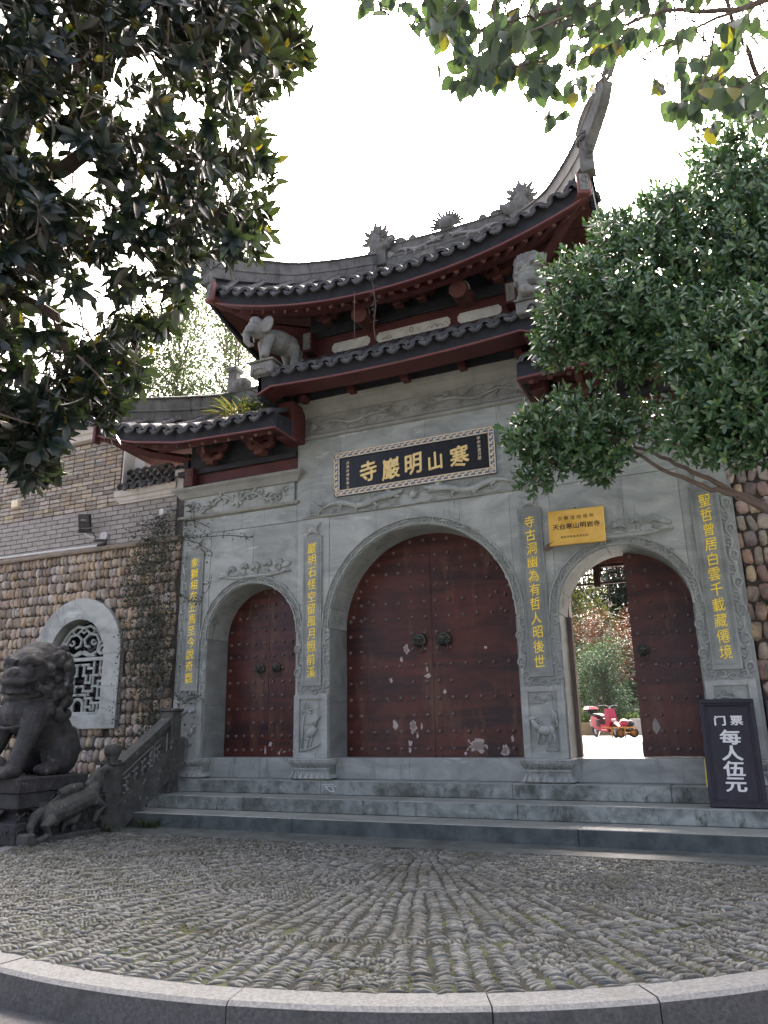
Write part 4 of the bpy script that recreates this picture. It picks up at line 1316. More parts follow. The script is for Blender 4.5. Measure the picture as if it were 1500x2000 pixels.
# ---- upper storey: red band with painted panels, dark beam, bracket clusters
MB().box(-1.76, 1.76, -.03, 4.2, 5.7, 7.45).build('upper_wall', M['black_beam'], gate)
MB().box(-1.78, 1.78, -.055, .05, 6.10, 6.86, .004).build('red_band', M['red'], gate)
MB().box(-1.80, 1.80, -.10, .05, 6.862, 7.02, .006).build('dark_beam', M['black_beam'], gate)
for xa, xb in ((-1.335, -.655), (-.54, .695), (.81, 1.495)):
    c = .045
    MB().prism([(xa, 6.55 + c), (xa + c, 6.545), (xb - c, 6.545), (xb, 6.55 + c), (xb, 6.71 - c), (xb - c, 6.715), (xa + c, 6.715), (xa, 6.71 - c)], 1, -.064, -.05).build('painted_panel', M['panel_white'], gate)
# ink drawing on the middle panel: a small pavilion and hills
q = MB(); yq = -.066
q.tube([(.02, yq, 6.655), (.05, yq, 6.685), (.09, yq, 6.655)], .005, 4, flat=(1, .3))
for xx in (.03, .08): q.tube([(xx, yq, 6.655), (xx, yq, 6.595)], .004, 4, flat=(1, .3))
q.tube([(.02, yq, 6.60), (.09, yq, 6.60)], .004, 4, flat=(1, .3)); q.tube([(.03, yq, 6.63), (.08, yq, 6.63)], .003, 4, flat=(1, .3))
for k in range(5):
    xx = -.45 + k * .035; q.tube([(xx, yq, 6.57), (xx + .02, yq, 6.60 + .02 * (k % 3)), (xx + .04, yq, 6.57)], .005, 4, flat=(1, .3))
for k in range(4):
    xx = .3 + k * .09; q.tube([(xx, yq, 6.58), (xx + .05, yq, 6.63 + .02 * (k % 2)), (xx + .1, yq, 6.58)], .004, 4, flat=(1, .3))
q.build('panel_painting', M['tile'], gate)
for s in (-1, 1):
    MB().box(s * 1.69 - .085, s * 1.69 + .085, -.27, .0, 6.56, 6.92, .008).build('beam_end', M['red'], gate)
    q = MB().box(s * 1.69 - .06, s * 1.69 + .06, -.282, -.26, 6.60, 6.88)
    for k in range(5): q.ell((s * 1.69 + rng.uniform(-.03, .03), -.285, 6.64 + .05 * k), (.028, .014, .022), 7, 5)
    q.build('beam_end_carving', M['statue_pale'], gate, True)
    MB().box(s * 1.9 - .06, s * 1.9 + .06, -.12, .3, 6.45, 6.55, .01).build('ledge_block', M['statue_pale'], gate)
for x in (-.64, .97):                    # rounded carved beam noses
    q = MB()
    q.tube([(x, -.02, 6.93), (x, -.30, 6.90), (x, -.50, 6.86)], [.15, .15, .135], 14)
    q.build('beam_nose', M['red_wood'], gate, True)
    MB().tube([(x + .152 * math.cos(a), -.43 + 0 * a, 6.885 + .152 * math.sin(a)) for a in np.linspace(-.2, PI + .2, 16)], .009, 5).build('beam_nose_band', M['plaster'], gate, True)
    for d in (-1, 1): MB().ell((x + d * .06, -.46, 7.02), .028, 8, 6).build('beam_nose_eye', M['black_beam'], gate, True)
def bracket(x, y, z, s=1.0):
    b = MB()
    b.box(x - .09 * s, x + .09 * s, y - .09 * s, y + .09 * s, z, z + .09 * s, .008)
    for k, (wd, zz) in enumerate(((.26, .09), (.40, .25))):
        b.prism([(x - wd * s, z + zz * s + .11 * s), (x - wd * s, z + zz * s + .07 * s), (x - wd * .7 * s, z + zz * s), (x + wd * .7 * s, z + zz * s), (x + wd * s, z + zz * s + .07 * s), (x + wd * s, z + zz * s + .11 * s)], 1, y - .04 * s, y + .04 * s)
        for d in (-1, 1): b.box(x + d * wd * s * .85 - .05 * s, x + d * wd * s * .85 + .05 * s, y - .055 * s, y + .055 * s, z + zz * s + .11 * s, z + zz * s + .165 * s)
    b.prism([(y - .36 * s, z + .28 * s), (y - .30 * s, z + .16 * s), (y, z + .14 * s), (y, z + .28 * s)], 0, x - .04 * s, x + .04 * s)
    b.build('bracket_set', M['red_wood'], gate)
for x in (-1.35, -.1, .3, 1.5): bracket(x, -.18, 7.02, .8)

# ---- lower middle eave
def lo_drip(x): return 5.85 + .07 * (abs(x) / 1.95) ** 2
def lo_red(x): return 5.655 + .07 * min(1, abs(x) / 1.93) ** 2 - (.10 * (abs(x) - 1.94) / .24 if abs(x) > 1.94 else 0)
def lo_eave(x): return Vector((x, -.95, lo_drip(x)))
def lo_top(x): return Vector((x * (1.0 if abs(x) < 1.75 else 1.75 / abs(x)), -.06, 6.46))
LX = [-1.95 + .244 * i for i in range(17)]
pan_surface(np.linspace(-2.16, 2.16, 25), lo_eave, lo_top, 'lower_roof_bed')
tile_slope(LX, .244, lo_eave, lo_top)
eave_set(LX[:-1] + [LX[-1]], .244, lo_eave)
XS = list(np.linspace(-2.18, -1.94, 4)) + list(np.linspace(-1.9, 1.9, 25)) + list(np.linspace(1.94, 2.18, 4))
strip('eave_fascia', XS, lo_eave, 'fascia', .05, .11, lo_red, lambda x: lo_drip(x) + .06)
strip('eave_line', XS, lo_eave, 'red_line', .02, .05, lambda x: lo_red(x) - .012, lambda x: lo_red(x) + .014)
strip('eave_board', XS, lo_eave, 'red', .051, .40, lambda x: lo_red(x) - .012, lambda x: lo_red(x) - .002)
for s in (-1, 1):
    MB().prism([(-.90, 5.56), (.35, 5.60), (.35, 5.97), (-.90, 5.97)], 0, *sorted((s * 2.12, s * 2.18))).build('side_fascia', M['fascia'], gate)
    MB().add([(s * 2.16, -.95, 5.93), (s * 2.16, .4, 5.93), (s * 1.76, .4, 6.46), (s * 1.76, -.05, 6.46)], [(0, 1, 2, 3)]).build('side_slope', M['tile'], gate)
    MB().box(s * 1.96 - .14, s * 1.96 + .14, -.45, -.05, 5.05, 5.66, .01).build('corner_post', M['red'], gate)
b = MB(); rows = [[(x, -.86, lo_red(x) - .015), (x, -.55, 5.80), (x, -.02, 5.90)] for x in np.linspace(-2.12, 2.12, 17)]
b.loft(rows, close=False, caps=False).build('soffit', M['red_wood'], gate)
for x in (-1.75, -.9, 0, .9, 1.75):
    MB().box(x - .06, x + .06, -.30, -.10, 5.70, 5.80, .01).build('eave_bracket', M['red'], gate)
MB().box(-2.1, 2.1, -.16, .2, 5.75, 5.95).build('dark_beam', M['black_beam'], gate)

# ---- wing roofs
for s in (-1, 1):
    wd = lambda x: 5.25 + interp([1.8, 3.1, 3.63, 4.23, 4.82, 5.13, 5.36], [0, .0, .035, .15, .27, .37, .47], abs(x))
    wr = lambda x: interp([1.8, 2.75, 3.64, 4.59, 5.31, 5.4], [5.03, 5.06, 5.09, 5.26, 5.48, 5.52], abs(x)) + .01
    we = lambda x: Vector((x, -.95 - .02 * (abs(x) / 5) ** 4, wd(x)))
    def wt(x):
        ax = abs(x)
        if ax <= 4.25: return Vector((x, 1.3, 6.55))
        k = (ax - 4.25) / 1.12
        return Vector((x, 1.3 - 2.25 * k, 6.55 - .80 * k ** .85))
    n = 13
    wx = [s * (2.02 + .272 * i) for i in range(n)]
    pan_surface([s * v for v in np.linspace(1.86, 5.36, 25)], we, wt, 'wing_roof_bed')
    tile_slope(wx, .272, we, wt)
    eave_set(wx[:-1] if s > 0 else wx, .272 if s > 0 else -.272, we) if s > 0 else None
    if s < 0:
        for k, x in enumerate(wx):
            p = we(x); tl = math.atan2(we(x + .05).z - we(x - .05).z, .1)
            piece('cover_tile_end', cov_me[k % 2], gate, Matrix.Translation((p.x, p.y - .02, p.z + .012)) @ Matrix.Rotation(-tl + rng.uniform(-.04, .04), 4, 'Y') @ Matrix.Rotation(-.1, 4, 'X') @ Matrix.Diagonal((1.12, 1, 1.05, 1)))
            p = we(x - .136)
            if p.x > -5.4: piece('drip_tile', drp_me[k % 2], gate, Matrix.Translation((p.x, p.y - .035, p.z + .005)) @ Matrix.Rotation(-tl + rng.uniform(-.04, .04), 4, 'Y') @ Matrix.Rotation(-.15, 4, 'X') @ Matrix.Diagonal((1.12, 1, 1.1, 1)))
    XS = [s * v for v in np.linspace(1.87, 5.36, 30)]
    strip('eave_fascia', XS, we, 'fascia', .05, .10, wr, lambda x: wd(x) + .04)
    strip('eave_line', XS, we, 'red_line', .02, .05, lambda x: wr(x) - .012, lambda x: wr(x) + .014)
    strip('eave_board', XS, we, 'red', .051, .20, lambda x: wr(x) - .012, lambda x: wr(x) - .002)
    # return of the eave beside the tower
    MB().prism([(-.89, 5.04), (-.30, 5.04), (-.30, 5.34), (-.89, 5.28)], 0, *sorted((s * 1.84, s * 1.90))).build('side_fascia', M['fascia'], gate)
    MB().box(*sorted((s * 1.83, s * 1.86)), -.93, -.30, 5.025, 5.05).build('eave_line', M['red_line'], gate)
    # end plate at the outer corner
    MB().box(*sorted((s * 5.34, s * 5.40)), -1.0, -.86, 5.38, 5.76, .006).build('corner_plate', M['red'], gate)
    # soffit, rafters, purlin
    b = MB(); rows = []
    for v in np.linspace(1.9, 5.33, 19):
        x = s * v; xi = s * min(v, 2.0 + (v - 2.0) * .62)
        rows.append([(x, -.85, wr(x) - .02), ((x + xi) / 2, -.4, (wr(x) + 5.52) / 2 - .02), (xi, .05, 5.55)])
    b.loft(rows, close=False, caps=False).build('soffit', M['red_wood'], gate)
    for v in np.linspace(2.0, 5.25, 14):
        x = s * v; xi = s * min(v, 2.0 + (v - 2.0) * .62)
        MB().tube([(x, -.82, wr(x) - .03), ((x + xi) / 2, -.4, (wr(x) + 5.5) / 2 - .06), (xi, .0, 5.48)], .038, 5).build('rafter', M['red_wood'], gate, True)
    MB().add([(s * 5.36, -.9, 5.5), (s * 5.36, 2.2, 5.3), (s * 4.2, 2.2, 5.6), (s * 4.2, .0, 5.6)], [(0, 1, 2, 3)]).build('side_soffit', M['red_wood'], gate)
    MB().box(*sorted((s * 1.98, s * 4.3)), -.62, -.52, 5.16, 5.30).build('eave_purlin', M['red'], gate)
    MB().tube([(s * 4.1, .1, 5.2), (s * 4.7, -.35, 5.28), (s * 5.3, -.9, 5.5)], [.08, .08, .07], 4).build('corner_beam', M['red'], gate)
    # back wall, red beam with end block, dark tie beam, brackets
    MB().box(*sorted((s * 1.98, s * 4.12)), .02, .6, 4.63, 5.6).build('wing_wall', M['black_beam'], gate)
    MB().box(*sorted((s * 1.98, s * 4.16)), -.03, .05, 4.632, 4.86, .004).build('red_beam', M['red'], gate)
    MB().box(*sorted((s * 1.98, s * 4.30)), -.10, .05, 4.862, 4.95, .006).build('tie_beam', M['black_beam'], gate)
    MB().box(s * 3.98 - .085, s * 3.98 + .085, -.20, .0, 4.635, 4.95, .006).build('beam_end', M['red'], gate)
    q = MB().box(s * 3.98 - .06, s * 3.98 + .06, -.212, -.195, 4.67, 4.91)
    for k in range(4): q.tube([(s * 3.98 - .03, -.215, 4.70 + .055 * k), (s * 3.98, -.215, 4.72 + .055 * k), (s * 3.98 + .035, -.215, 4.70 + .055 * k)], .010, 4)
    q.build('beam_end_carving', M['red_wood'], gate)
    MB().box(s * 4.2 - .05, s * 4.2 + .05, -.02, .4, 4.63, 5.3).build('wing_post', M['black_beam'], gate)
    bracket(s * 2.55, -.2, 4.95, .95); bracket(s * 3.55, -.15, 4.95, .8)
    # hip ridge, horn, main ridge
    pts = []
    for k in np.linspace(0, 1, 12):
        v = 4.25 + 1.12 * k
        p = wt(s * v); pts.append(((p.x, p.y, p.z - .03), .50 - .04 * k))
    band_wall('hip_ridge', pts, .09, RIDGE, 'plaster_roof')
    band_wall('wing_ridge', [((s * v, 1.3, 6.50), .5) for v in np.linspace(1.98, 4.35, 8)], .09, RIDGE, 'plaster_roof')
    hp = [(5.36, -.97, 6.05), (5.50, -1.05, 6.20), (5.68, -1.15, 6.36), (5.88, -1.26, 6.55), (6.02, -1.34, 6.80)]
    b = MB(); rr = []
    for i, p in enumerate(hp):
        k = i / 4; w2 = .085 - .025 * k; h2 = .20 - .10 * k
        rr.append([(s * p[0] + a * w2 * .5, p[1] + a * w2 * .8 * s, p[2] + c * h2) for a, c in ((-1, -1), (1, -1), (1, .8), (1.2, 1), (-1.2, 1), (-1, .8))])
    b.loft(rr).build('horn', M['plaster_roof'], gate, True)
    MB().add([(s * 4.25, 1.3, 6.55), (s * 1.98, 1.3, 6.55), (s * 1.98, 3.6, 5.3), (s * 5.36, 3.6, 5.3)], [(0, 1, 2, 3)]).build('rear_slope', M['tile'], gate)
    MB().add([(s * 4.25, 1.3, 6.55), (s * 5.38, -.95, 5.72), (s * 5.38, 3.6, 5.3)], [(0, 1, 2)]).build('side_slope', M['tile'], gate)
# finial at the inner end of the left hip
q = MB().box(-4.32, -4.12, 1.2, 1.4, 6.9, 7.45, .03).box(-4.35, -4.09, 1.16, 1.44, 7.42, 7.52, .02)
q.ell((-4.0, 1.25, 7.1), (.22, .14, .16), 10, 7); q.build('ridge_finial', M['plaster_roof'], gate)
# rear mass of the tower so that the gate has depth; passage ceiling
MB().box(-1.97, 1.97, .72, 4.0, 3.9, 5.75).build('tower_mass', M['plaster'], gate)
for s in (-1, 1):
    MB().box(*sorted((s * 1.98, s * 4.19)), .72, 1.1, 3.6, 5.4).build('wing_mass', M['plaster'], gate)
MB().box(-4.19, -1.2, .75, 3.6, -.5, 3.4).build('gatehouse_room', M['plaster'], gate)
MB().box(4.0, 4.25, .75, 4.0, -.5, 4.5).build('porch_side_wall', M['plaster'], gate)
MB().box(-1.2, 4.25, .72, 5.2, 3.62, 3.72).build('porch_ceiling', M['red_wood'], gate)  # porch ceiling, stretched further back to block sun from the open doorway
MB().box(-1.2, 1.35, .75, .95, -.5, 3.6).build('gatehouse_wall', M['plaster'], gate)
# ---------------------------------------------------------------- left wall: river stones, bricks, window
lw = thing('stone_wall', (-6.9, .1, GZ), 'long wall of brown river stones with a carved arched window, left of the gate', 'wall')
WX, WO, WI, WS, WB, WI0 = -6.28, .985, .62, 1.96, .745, .965
MB().box(-16, WX - WO + .02, .03, .55, RZ, 3.80).box(WX + WO - .02, -4.2, .03, .55, RZ, 3.80).box(WX - WO, WX + WO, .03, .55, RZ, WB + .02).box(WX - WO, WX + WO, .03, .55, WS + WO - .03, 3.80).build('wall_core', M['stone_mortar'], lw)
# mortar spandrels round the window arch
b = MB()
for s in (-1, 1):
    pts = [(WX + s * WO, WS - .1), (WX + s * WO, WS + WO), (WX, WS + WO)] + [(WX + s * (WO - .03) * math.sin(a), WS + (WO - .03) * math.cos(a)) for a in np.linspace(0, PI / 2, 10)]
    b.prism(pts, 1, .031, .5)
b.build('arch_backing', M['stone_mortar'], lw)
def river_stone(seed, mat):
    r = random.Random(seed)
    vs = []; fs = []
    n, m = 9, 4
    e = .55
    sp = lambda v, p: math.copysign(abs(v) ** p, v)
    for j in range(m):
        ph = PI / 2 * j / m
        for i in range(n):
            th = 2 * PI * i / n
            k = 1 + r.uniform(-.13, .10)
            vs.append((sp(math.cos(th), .62) * math.cos(ph) ** e * k, -math.sin(ph) ** .9, sp(math.sin(th), .62) * math.cos(ph) ** e * k))
    vs.append((r.uniform(-.15, .15), -1.02, r.uniform(-.15, .15)))
    for j in range(m - 1):
        for i in range(n):
            k = (i + 1) % n
            fs += [(j * n + i, j * n + k, (j + 1) * n + k), (j * n + i, (j + 1) * n + k, (j + 1) * n + i)]
    for i in range(n): fs.append(((m - 1) * n + i, (m - 1) * n + (i + 1) % n, m * n))
    return MB().add(vs, fs).mesh('river_stone', mat, 'all')
def stone_field(parent, x0, x1, z0, z1, mat, skip, hmin, hmax, wmin, wmax, y=.03, limit=300):
    ms = [river_stone(i, mat) for i in range(7)]
    mats = []; pri = []
    z = z1
    while z > z0:
        t = (z1 - z) / (z1 - z0)
        h = rng.uniform(hmin, hmin + (hmax - hmin) * .5) * (1 - t) + rng.uniform((hmin + hmax) / 2, hmax) * t
        x = x0 + rng.uniform(-.1, 0)
        while x < x1:
            wd = rng.uniform(wmin, wmax) * (1 + .25 * t)
            cx, cz = x + wd / 2, z - h / 2 + rng.uniform(-.012, .012)
            if cx + wd * .4 < x1 and not skip(cx, cz):
                d = rng.uniform(.04, .068)
                m = trs((cx, y + .01, cz), (rng.gauss(0, .08), rng.gauss(0, .15), rng.uniform(-.2, .2)), (wd * rng.uniform(.42, .55), d, h * rng.uniform(.44, .56)))
                p = project((cx, y, cz))
                if p and -700 < p[0] < 2100:
                    mats.append(m); pri.append(wd * h / p[2] ** 2 if (0 < p[0] < 1500) else -1)
            x += wd
        z -= h
    scatter(parent, 'river_stone', ms, mats, pri, 'river_stone_field', limit)
def in_window(x, z, pad=.0):
    if abs(x - WX) > WO + pad or z < WB - pad: return False
    return z < WS or math.hypot(x - WX, z - WS) < WO + pad
stone_field(lw, -13.5, -4.21, -.54, 3.78, M['stone'], lambda x, z: in_window(x, z, .03), .155, .225, .075, .13)
b = MB(); rr = []
for x in np.linspace(-16, -4.22, 80):
    j = .015 * mnoise.noise(Vector((x * 3, 0, 0)))
    rr.append([(x, -.075 + j, 3.765), (x, -.085 + j, 3.80), (x, -.03, 3.855 + j * .6), (x, .3, 3.87), (x, .3, 3.76)])
b.loft(rr).build('wall_cap', M['stone_cap'], lw)
# window surround in five stones
def ring_stone(a0, a1, name='window_surround'):
    bb = MB(); rr = []
    for k in range(9):
        a = a0 + (a1 - a0) * k / 8
        rr.append([(WX + r * math.cos(a), y, WS + r * math.sin(a)) for r, y in ((WI, -.065), (WO, -.065), (WO, .3), (WI, .3))])
    bb.loft(rr).build(name, M['marble'], lw)
for a0, a1 in ((0.003, .62), (.626, 2.2), (2.206, PI - .003)): ring_stone(a0, a1)
for s in (-1, 1):
    for z0, z1 in ((WI0 + .003, 1.42), (1.424, WS - .002)):
        MB().box(*sorted((WX + s * WI, WX + s * WO)), -.065, .3, z0, z1, .003).build('window_surround', M['marble'], lw)
MB().box(WX - WO - .005, WX + WO + .005, -.072, .3, WB, WI0, .006).build('window_sill', M['marble'], lw)
MB().box(WX - WI - .02, WX + WI + .02, .30, .34, WI0 - .02, WS + WI + .02).build('window_dark', M['dark_glass'], lw)
# carved lattice
lt = MB(); ly = .085
def bar(pts, r=.027, closed=False):
    P = [(WX + u, ly, v) for u, v in pts]
    if closed: P.append(P[0])
    # square fret bars with mitred joints
    for a, c in zip(P[:-1], P[1:]):
        a, c = Vector(a), Vector(c)
        d = (c - a).normalized() * r * .92
        lt.tube([a - d, c + d], r, 6)
def curve(pts, r=.026): lt.tube([(WX + u, ly, v) for u, v in pts], r, 6)
lt.box(WX - WI - .01, WX + WI + .01, .05, .12, 1.865, 1.925, .006)
lt.box(WX - WI - .01, WX + WI + .01, .05, .12, WI0 - .005, 1.02, .006)
for s in (-1, 1):
    curve([(s * -.30, 1.955), (s * -.12, 1.965), (s * .05, 2.03), (s * .20, 1.965), (s * .34, 2.03), (s * .38, 2.18), (s * .30, 2.31), (s * .14, 2.33), (s * .03, 2.24), (s * .06, 2.13), (s * .16, 2.10)], .026)
    curve([(s * (.24 + .07 * t * math.cos(6 * t)), 2.20 + .07 * t * math.sin(6 * t)) for t in np.linspace(.1, 1, 12)], .02)
    curve([(s * .34, 2.03), (s * .42, 1.97), (s * .5, 2.0)], .022)
    curve([(0, 2.46), (s * .06, 2.40), (s * .0, 2.35)], .022)
    curve([(s * (.46 + .10 * (1 - t) * math.cos(7 * t + 1)), 2.03 + .10 * (1 - t) * math.sin(7 * t + 1)) for t in np.linspace(0, .9, 16)], .026)
    curve([(s * .56, 1.95), (s * .52, 2.12), (s * .42, 2.27), (s * .30, 2.40), (s * .14, 2.47), (0, 2.44)], .026)
    curve([(s * .40, 2.28), (s * .44, 2.2), (s * .36, 2.14), (s * .38, 2.02)], .022)
    curve([(s * .2, 2.45), (s * .25, 2.37), (s * .17, 2.33), (s * .06, 2.40)], .022)
    # fret, right half mirrored
    for pts in ([(.0, 1.80), (.18, 1.80), (.18, 1.74), (.30, 1.74), (.30, 1.865)], [(.08, 1.80), (.08, 1.62), (.14, 1.62), (.14, 1.50), (.24, 1.50), (.24, 1.62)],
                [(.30, 1.74), (.30, 1.36), (.10, 1.36), (.10, 1.44), (0, 1.44)], [(.44, 1.865), (.44, 1.62), (.60, 1.62)], [(.30, 1.62), (.44, 1.62)], [(.52, 1.80), (.60, 1.80)], [(.44, 1.74), (.52, 1.74), (.52, 1.68)],
                [(.60, 1.52), (.42, 1.52), (.42, 1.24), (.60, 1.24)], [(.42, 1.42), (.52, 1.42), (.52, 1.34)], [(.30, 1.44), (.42, 1.44)],
                [(.0, 1.30), (.16, 1.30), (.16, 1.24), (.30, 1.24), (.30, 1.16), (.60, 1.16)], [(.22, 1.36), (.22, 1.30)],
                [(.18, 1.24), (.18, 1.02)], [(.18, 1.10), (.30, 1.10), (.30, 1.06), (.36, 1.06), (.36, 1.16)], [(.44, 1.16), (.44, 1.04), (.54, 1.04), (.54, 1.10)], [(.60, 1.36), (.55, 1.36)]):
        bar([(s * u, v) for u, v in pts], .024)
curve([(-.115, WI0), (-.115, 1.13)] + [(.115 * math.cos(a), 1.13 + .10 * math.sin(a)) for a in np.linspace(PI, 0, 9)] + [(.115, WI0)], .03)
lt.build('window_lattice', M['marble_carved'], lw)

# ---------------------------------------------------------------- brick house wall above
bh = thing('brick_house', (-7.2, .3, 3.8), 'brick house wall rising above the river stone wall, with tiled gable steps', 'house')
GZ1 = 4.585
MB().box(-16, -4.28, .06, .5, 3.80, GZ1).box(-4.3, -4.19, .02, .5, 3.5, 4.6).build('grey_brick_wall', M['grey_joint'], bh)
MB().box(-16, -5.68, .06, .5, GZ1, 5.93).box(-16, -7.12, .06, .5, 5.93, 6.45).build('brown_brick_wall', M['brick_joint'], bh)
def courses(parent, name, mat, x0, x1f, z0, z1, bw, bh_, j, y, jit):
    mes = [MB().box(-bw / 2 + j / 2, bw / 2 - j / 2, -.02, .02, -bh_ / 2 + j / 2, bh_ / 2 - j / 2, .004).mesh(name, mat) for _ in range(1)]
    hs = [MB().box(-bw / 4 + j / 2, bw / 4 - j / 2, -.02, .02, -bh_ / 2 + j / 2, bh_ / 2 - j / 2, .004).mesh(name, mat)]
    n = int((z1 - z0) / bh_)
    cnt = 0
    for k in range(n):
        z = z0 + (k + .5) * bh_
        x = x0 + (k % 2) * bw / 2
        x1 = x1f(z)
        while x < x1:
            half = rng.random() < jit
            wd = bw / 2 if half else bw
            if x + wd > x1 + .02:
                if x1 - x > bw * .45: half = True; wd = bw / 2
                else: break
            p = project((x + wd / 2, y, z))
            if p and -260 < p[0] < 1520:
                piece(name, (hs if half else mes)[0], parent, trs((x + wd / 2, y + rng.uniform(-.004, .004) * (4 * jit + .3), z + rng.uniform(-.002, .002)), (0, rng.gauss(0, .006 * (jit * 6 + .2)), 0)))
                cnt += 1
            x += wd
    return cnt
courses(bh, 'grey_brick', M['brick_grey'], -11.2, lambda z: -4.29, 3.875, GZ1, .29, .0885, .011, .05, 0.0)
courses(bh, 'brown_brick', M['brick'], -11.2, lambda z: -5.69 if z < 5.92 else -7.13, GZ1 + .005, 6.44, .262, .0815, .016, .05, .12)
# plaster cornices with small tiled copings
def coping(x0, x1, z, y=-.02, bh=bh, big=False):
    MB().molding(x0, x1, y, .5, [(0, z), (.05, z + .01), (.06, z + .10), (.10, z + .12), (.11, z + .24), (.02, z + .26)]).build('plaster_cornice', M['plaster'], bh)
    n = int((x1 - x0 + .2) / .21)
    for i in range(n):
        x = x0 - .1 + (i + .5) * (x1 - x0 + .2) / n
        piece('coping_tile', cov_me[i % 2], bh, Matrix.Translation((x, y - .17, z + .27)) @ Matrix.Diagonal((.85, 1.2, .8, 1)))
        piece('coping_tile', drp_me[i % 2], bh, Matrix.Translation((x + .1, y - .17, z + .265)) @ Matrix.Diagonal((.9, 1, .9, 1)))
    MB().prism([(y - .14, z + .26), (y + .35, z + .52), (y + .6, z + .26)], 0, x0 - .12, x1 + .12).build('coping_bed', M['tile'], bh)
coping(-16, -7.16, 6.45); coping(-7.06, -5.75, 5.935)
# plaster return and low coping with openwork tile crest next to the gate
MB().box(-5.66, -5.40, .30, 3.0, 4.6, 6.35).box(-5.679, -5.655, .045, .29, 4.835, 5.93).build('plaster_return', M['white'], bh)
MB().molding(-5.66, -4.42, -.005, .5, [(0, 4.585), (.0, 4.62), (.02, 4.63), (.025, 4.69), (.06, 4.71), (.07, 4.82), (.02, 4.83)]).build('plaster_cornice', M['plaster'], bh)
MB().box(-4.44, -4.2, -.03, .5, 4.585, 5.05, .03).build('plaster_pier', M['plaster'], bh)
n = 6
for i in range(n):
    x = -5.6 + (i + .5) * 1.16 / n
    piece('coping_tile', cov_me[i % 2], bh, Matrix.Translation((x, -.15, 4.84)) @ Matrix.Diagonal((.85, 1.2, .8, 1)))
    piece('coping_tile', drp_me[i % 2], bh, Matrix.Translation((x + .1, -.16, 4.84)) @ Matrix.Diagonal((.85, 1, .9, 1)))
MB().prism([(-.1, 4.83), (.12, 5.02), (.4, 5.02), (.5, 4.83)], 0, -5.64, -4.44).build('coping_bed', M['tile'], bh)
rg = MB()
r0 = .085
rings_ = [[(r * math.cos(a), y, r * math.sin(a)) for r, y in ((r0, -.05), (r0 - .018, -.05), (r0 - .018, .05), (r0, .05))] for a in np.linspace(0, PI, 9)]
rg.loft(rings_)
crest_me = rg.mesh('crest_tile', M['tile_pale'])
for j in range(3):
    for i in range(7 - (j // 2)):
        piece('crest_tile', crest_me, bh, trs((-5.56 + .168 * i + (.084 if j % 2 else 0), .16, 5.02 + j * .085)))

# right-hand river stone wall
rw = thing('stone_wall', (4.8, .1, GZ), 'river stone wall at the right edge behind the ticket sign', 'wall')
MB().box(4.205, 6.6, .06, .5, RZ, 3.76).build('wall_core', M['stone_mortar'], rw)
stone_field(rw, 4.22, 5.6, .98, 3.74, M['stone_right'], lambda x, z: False, .19, .25, .095, .15, .06, 200)
MB().box(4.21, 5.6, -.02, .3, .56, .93, .02).box(4.21, 5.6, -.03, .3, .0, .55, .02).build('base_block', M['carved_mid'], rw)
MB().box(4.21, 6.6, .05, .6, 3.77, 4.9, .01).build('upper_panel', M['marble_brown'], rw)

# ---------------------------------------------------------------- fittings on the left wall
fl = thing('floodlight', (-6.1, 0, 4.0), 'black outdoor floodlight on a bracket above the stone wall', 'floodlight')
fm = Matrix.Translation((-6.20, -.22, 4.30)) @ Matrix.Rotation(R(25), 4, 'Z') @ Matrix.Rotation(R(18), 4, 'X') @ Matrix.Scale(.72, 4)
MB().box(-.15, .15, -.07, .05, -.17, .17, .02).build('lamp_body', M['black_plastic'], fl, world=fm)
MB().box(-.125, .125, -.078, -.07, -.03, .145, .004).build('lamp_glass', M['dark_glass'], fl, world=fm)
MB().box(-.06, .06, -.081, -.078, .02, .032).build('lamp_mark', M['white'], fl, world=fm)
q = MB().box(-.15, .15, -.07, .05, -.27, -.185, .015)
q.build('driver_box', M['black_plastic'], fl, world=fm)
MB().box(-.17, .17, -.1, .06, -.292, -.275, .004).build('mount_plate', M['black_plastic'], fl, world=fm)
MB().tube([(-6.19, -.22, 4.07), (-6.15, -.16, 4.03), (-6.02, -.06, 3.98), (-5.92, .03, 3.97)], .024, 6).build('arm', M['white'], fl, True)
MB().tube([(-5.95, -.01, 4.04), (-5.95, .035, 4.04)], [.085, .085], 14).build('wall_disc', M['white'], fl)
MB().tube([(-6.08, -.25, 4.1), (-5.98, -.22, 4.06), (-6.02, -.12, 4.0), (-6.05, -.08, 3.98)], .010, 5).build('cable', M['black_plastic'], fl, True)
MB().tube([(-6.1, -.06, 3.97), (-5.95, -.09, 3.95), (-5.80, -.08, 3.93), (-5.86, -.03, 3.885), (-6.06, -.02, 3.875)], .022, 6).build('sleeve', M['black_plastic'], fl, True)
tag(MB().tube([(-9.6, -.015, 3.905), (-6.05, -.02, 3.875)], .024, 8).build('conduit_pipe', M['white'], None, True), 'white plastic conduit pipe running along the top of the stone wall', 'pipe')
tag(MB().box(-8.34, -8.16, -.05, .05, 4.87, 5.02, .015).build('junction_box', M['frame_white']), 'small cream junction box on the brown bricks at left', 'box')
tag(MB().tube([(-4.55, -.16, 4.27), (-4.50, .1, 4.27)], .06, 12).build('drain_pipe', M['white'], None, True), 'short white drain pipe stub poking out above the ivy', 'pipe')
tag(MB().lathe([(.075, -.12), (.075, .1), (.055, .1), (.055, -.12)], (4.30, .0, 4.42), 14, 1).build('drain_pipe', M['black_beam'], None, True), 'dark drain pipe mouth under the tree beside the right pillar', 'pipe')
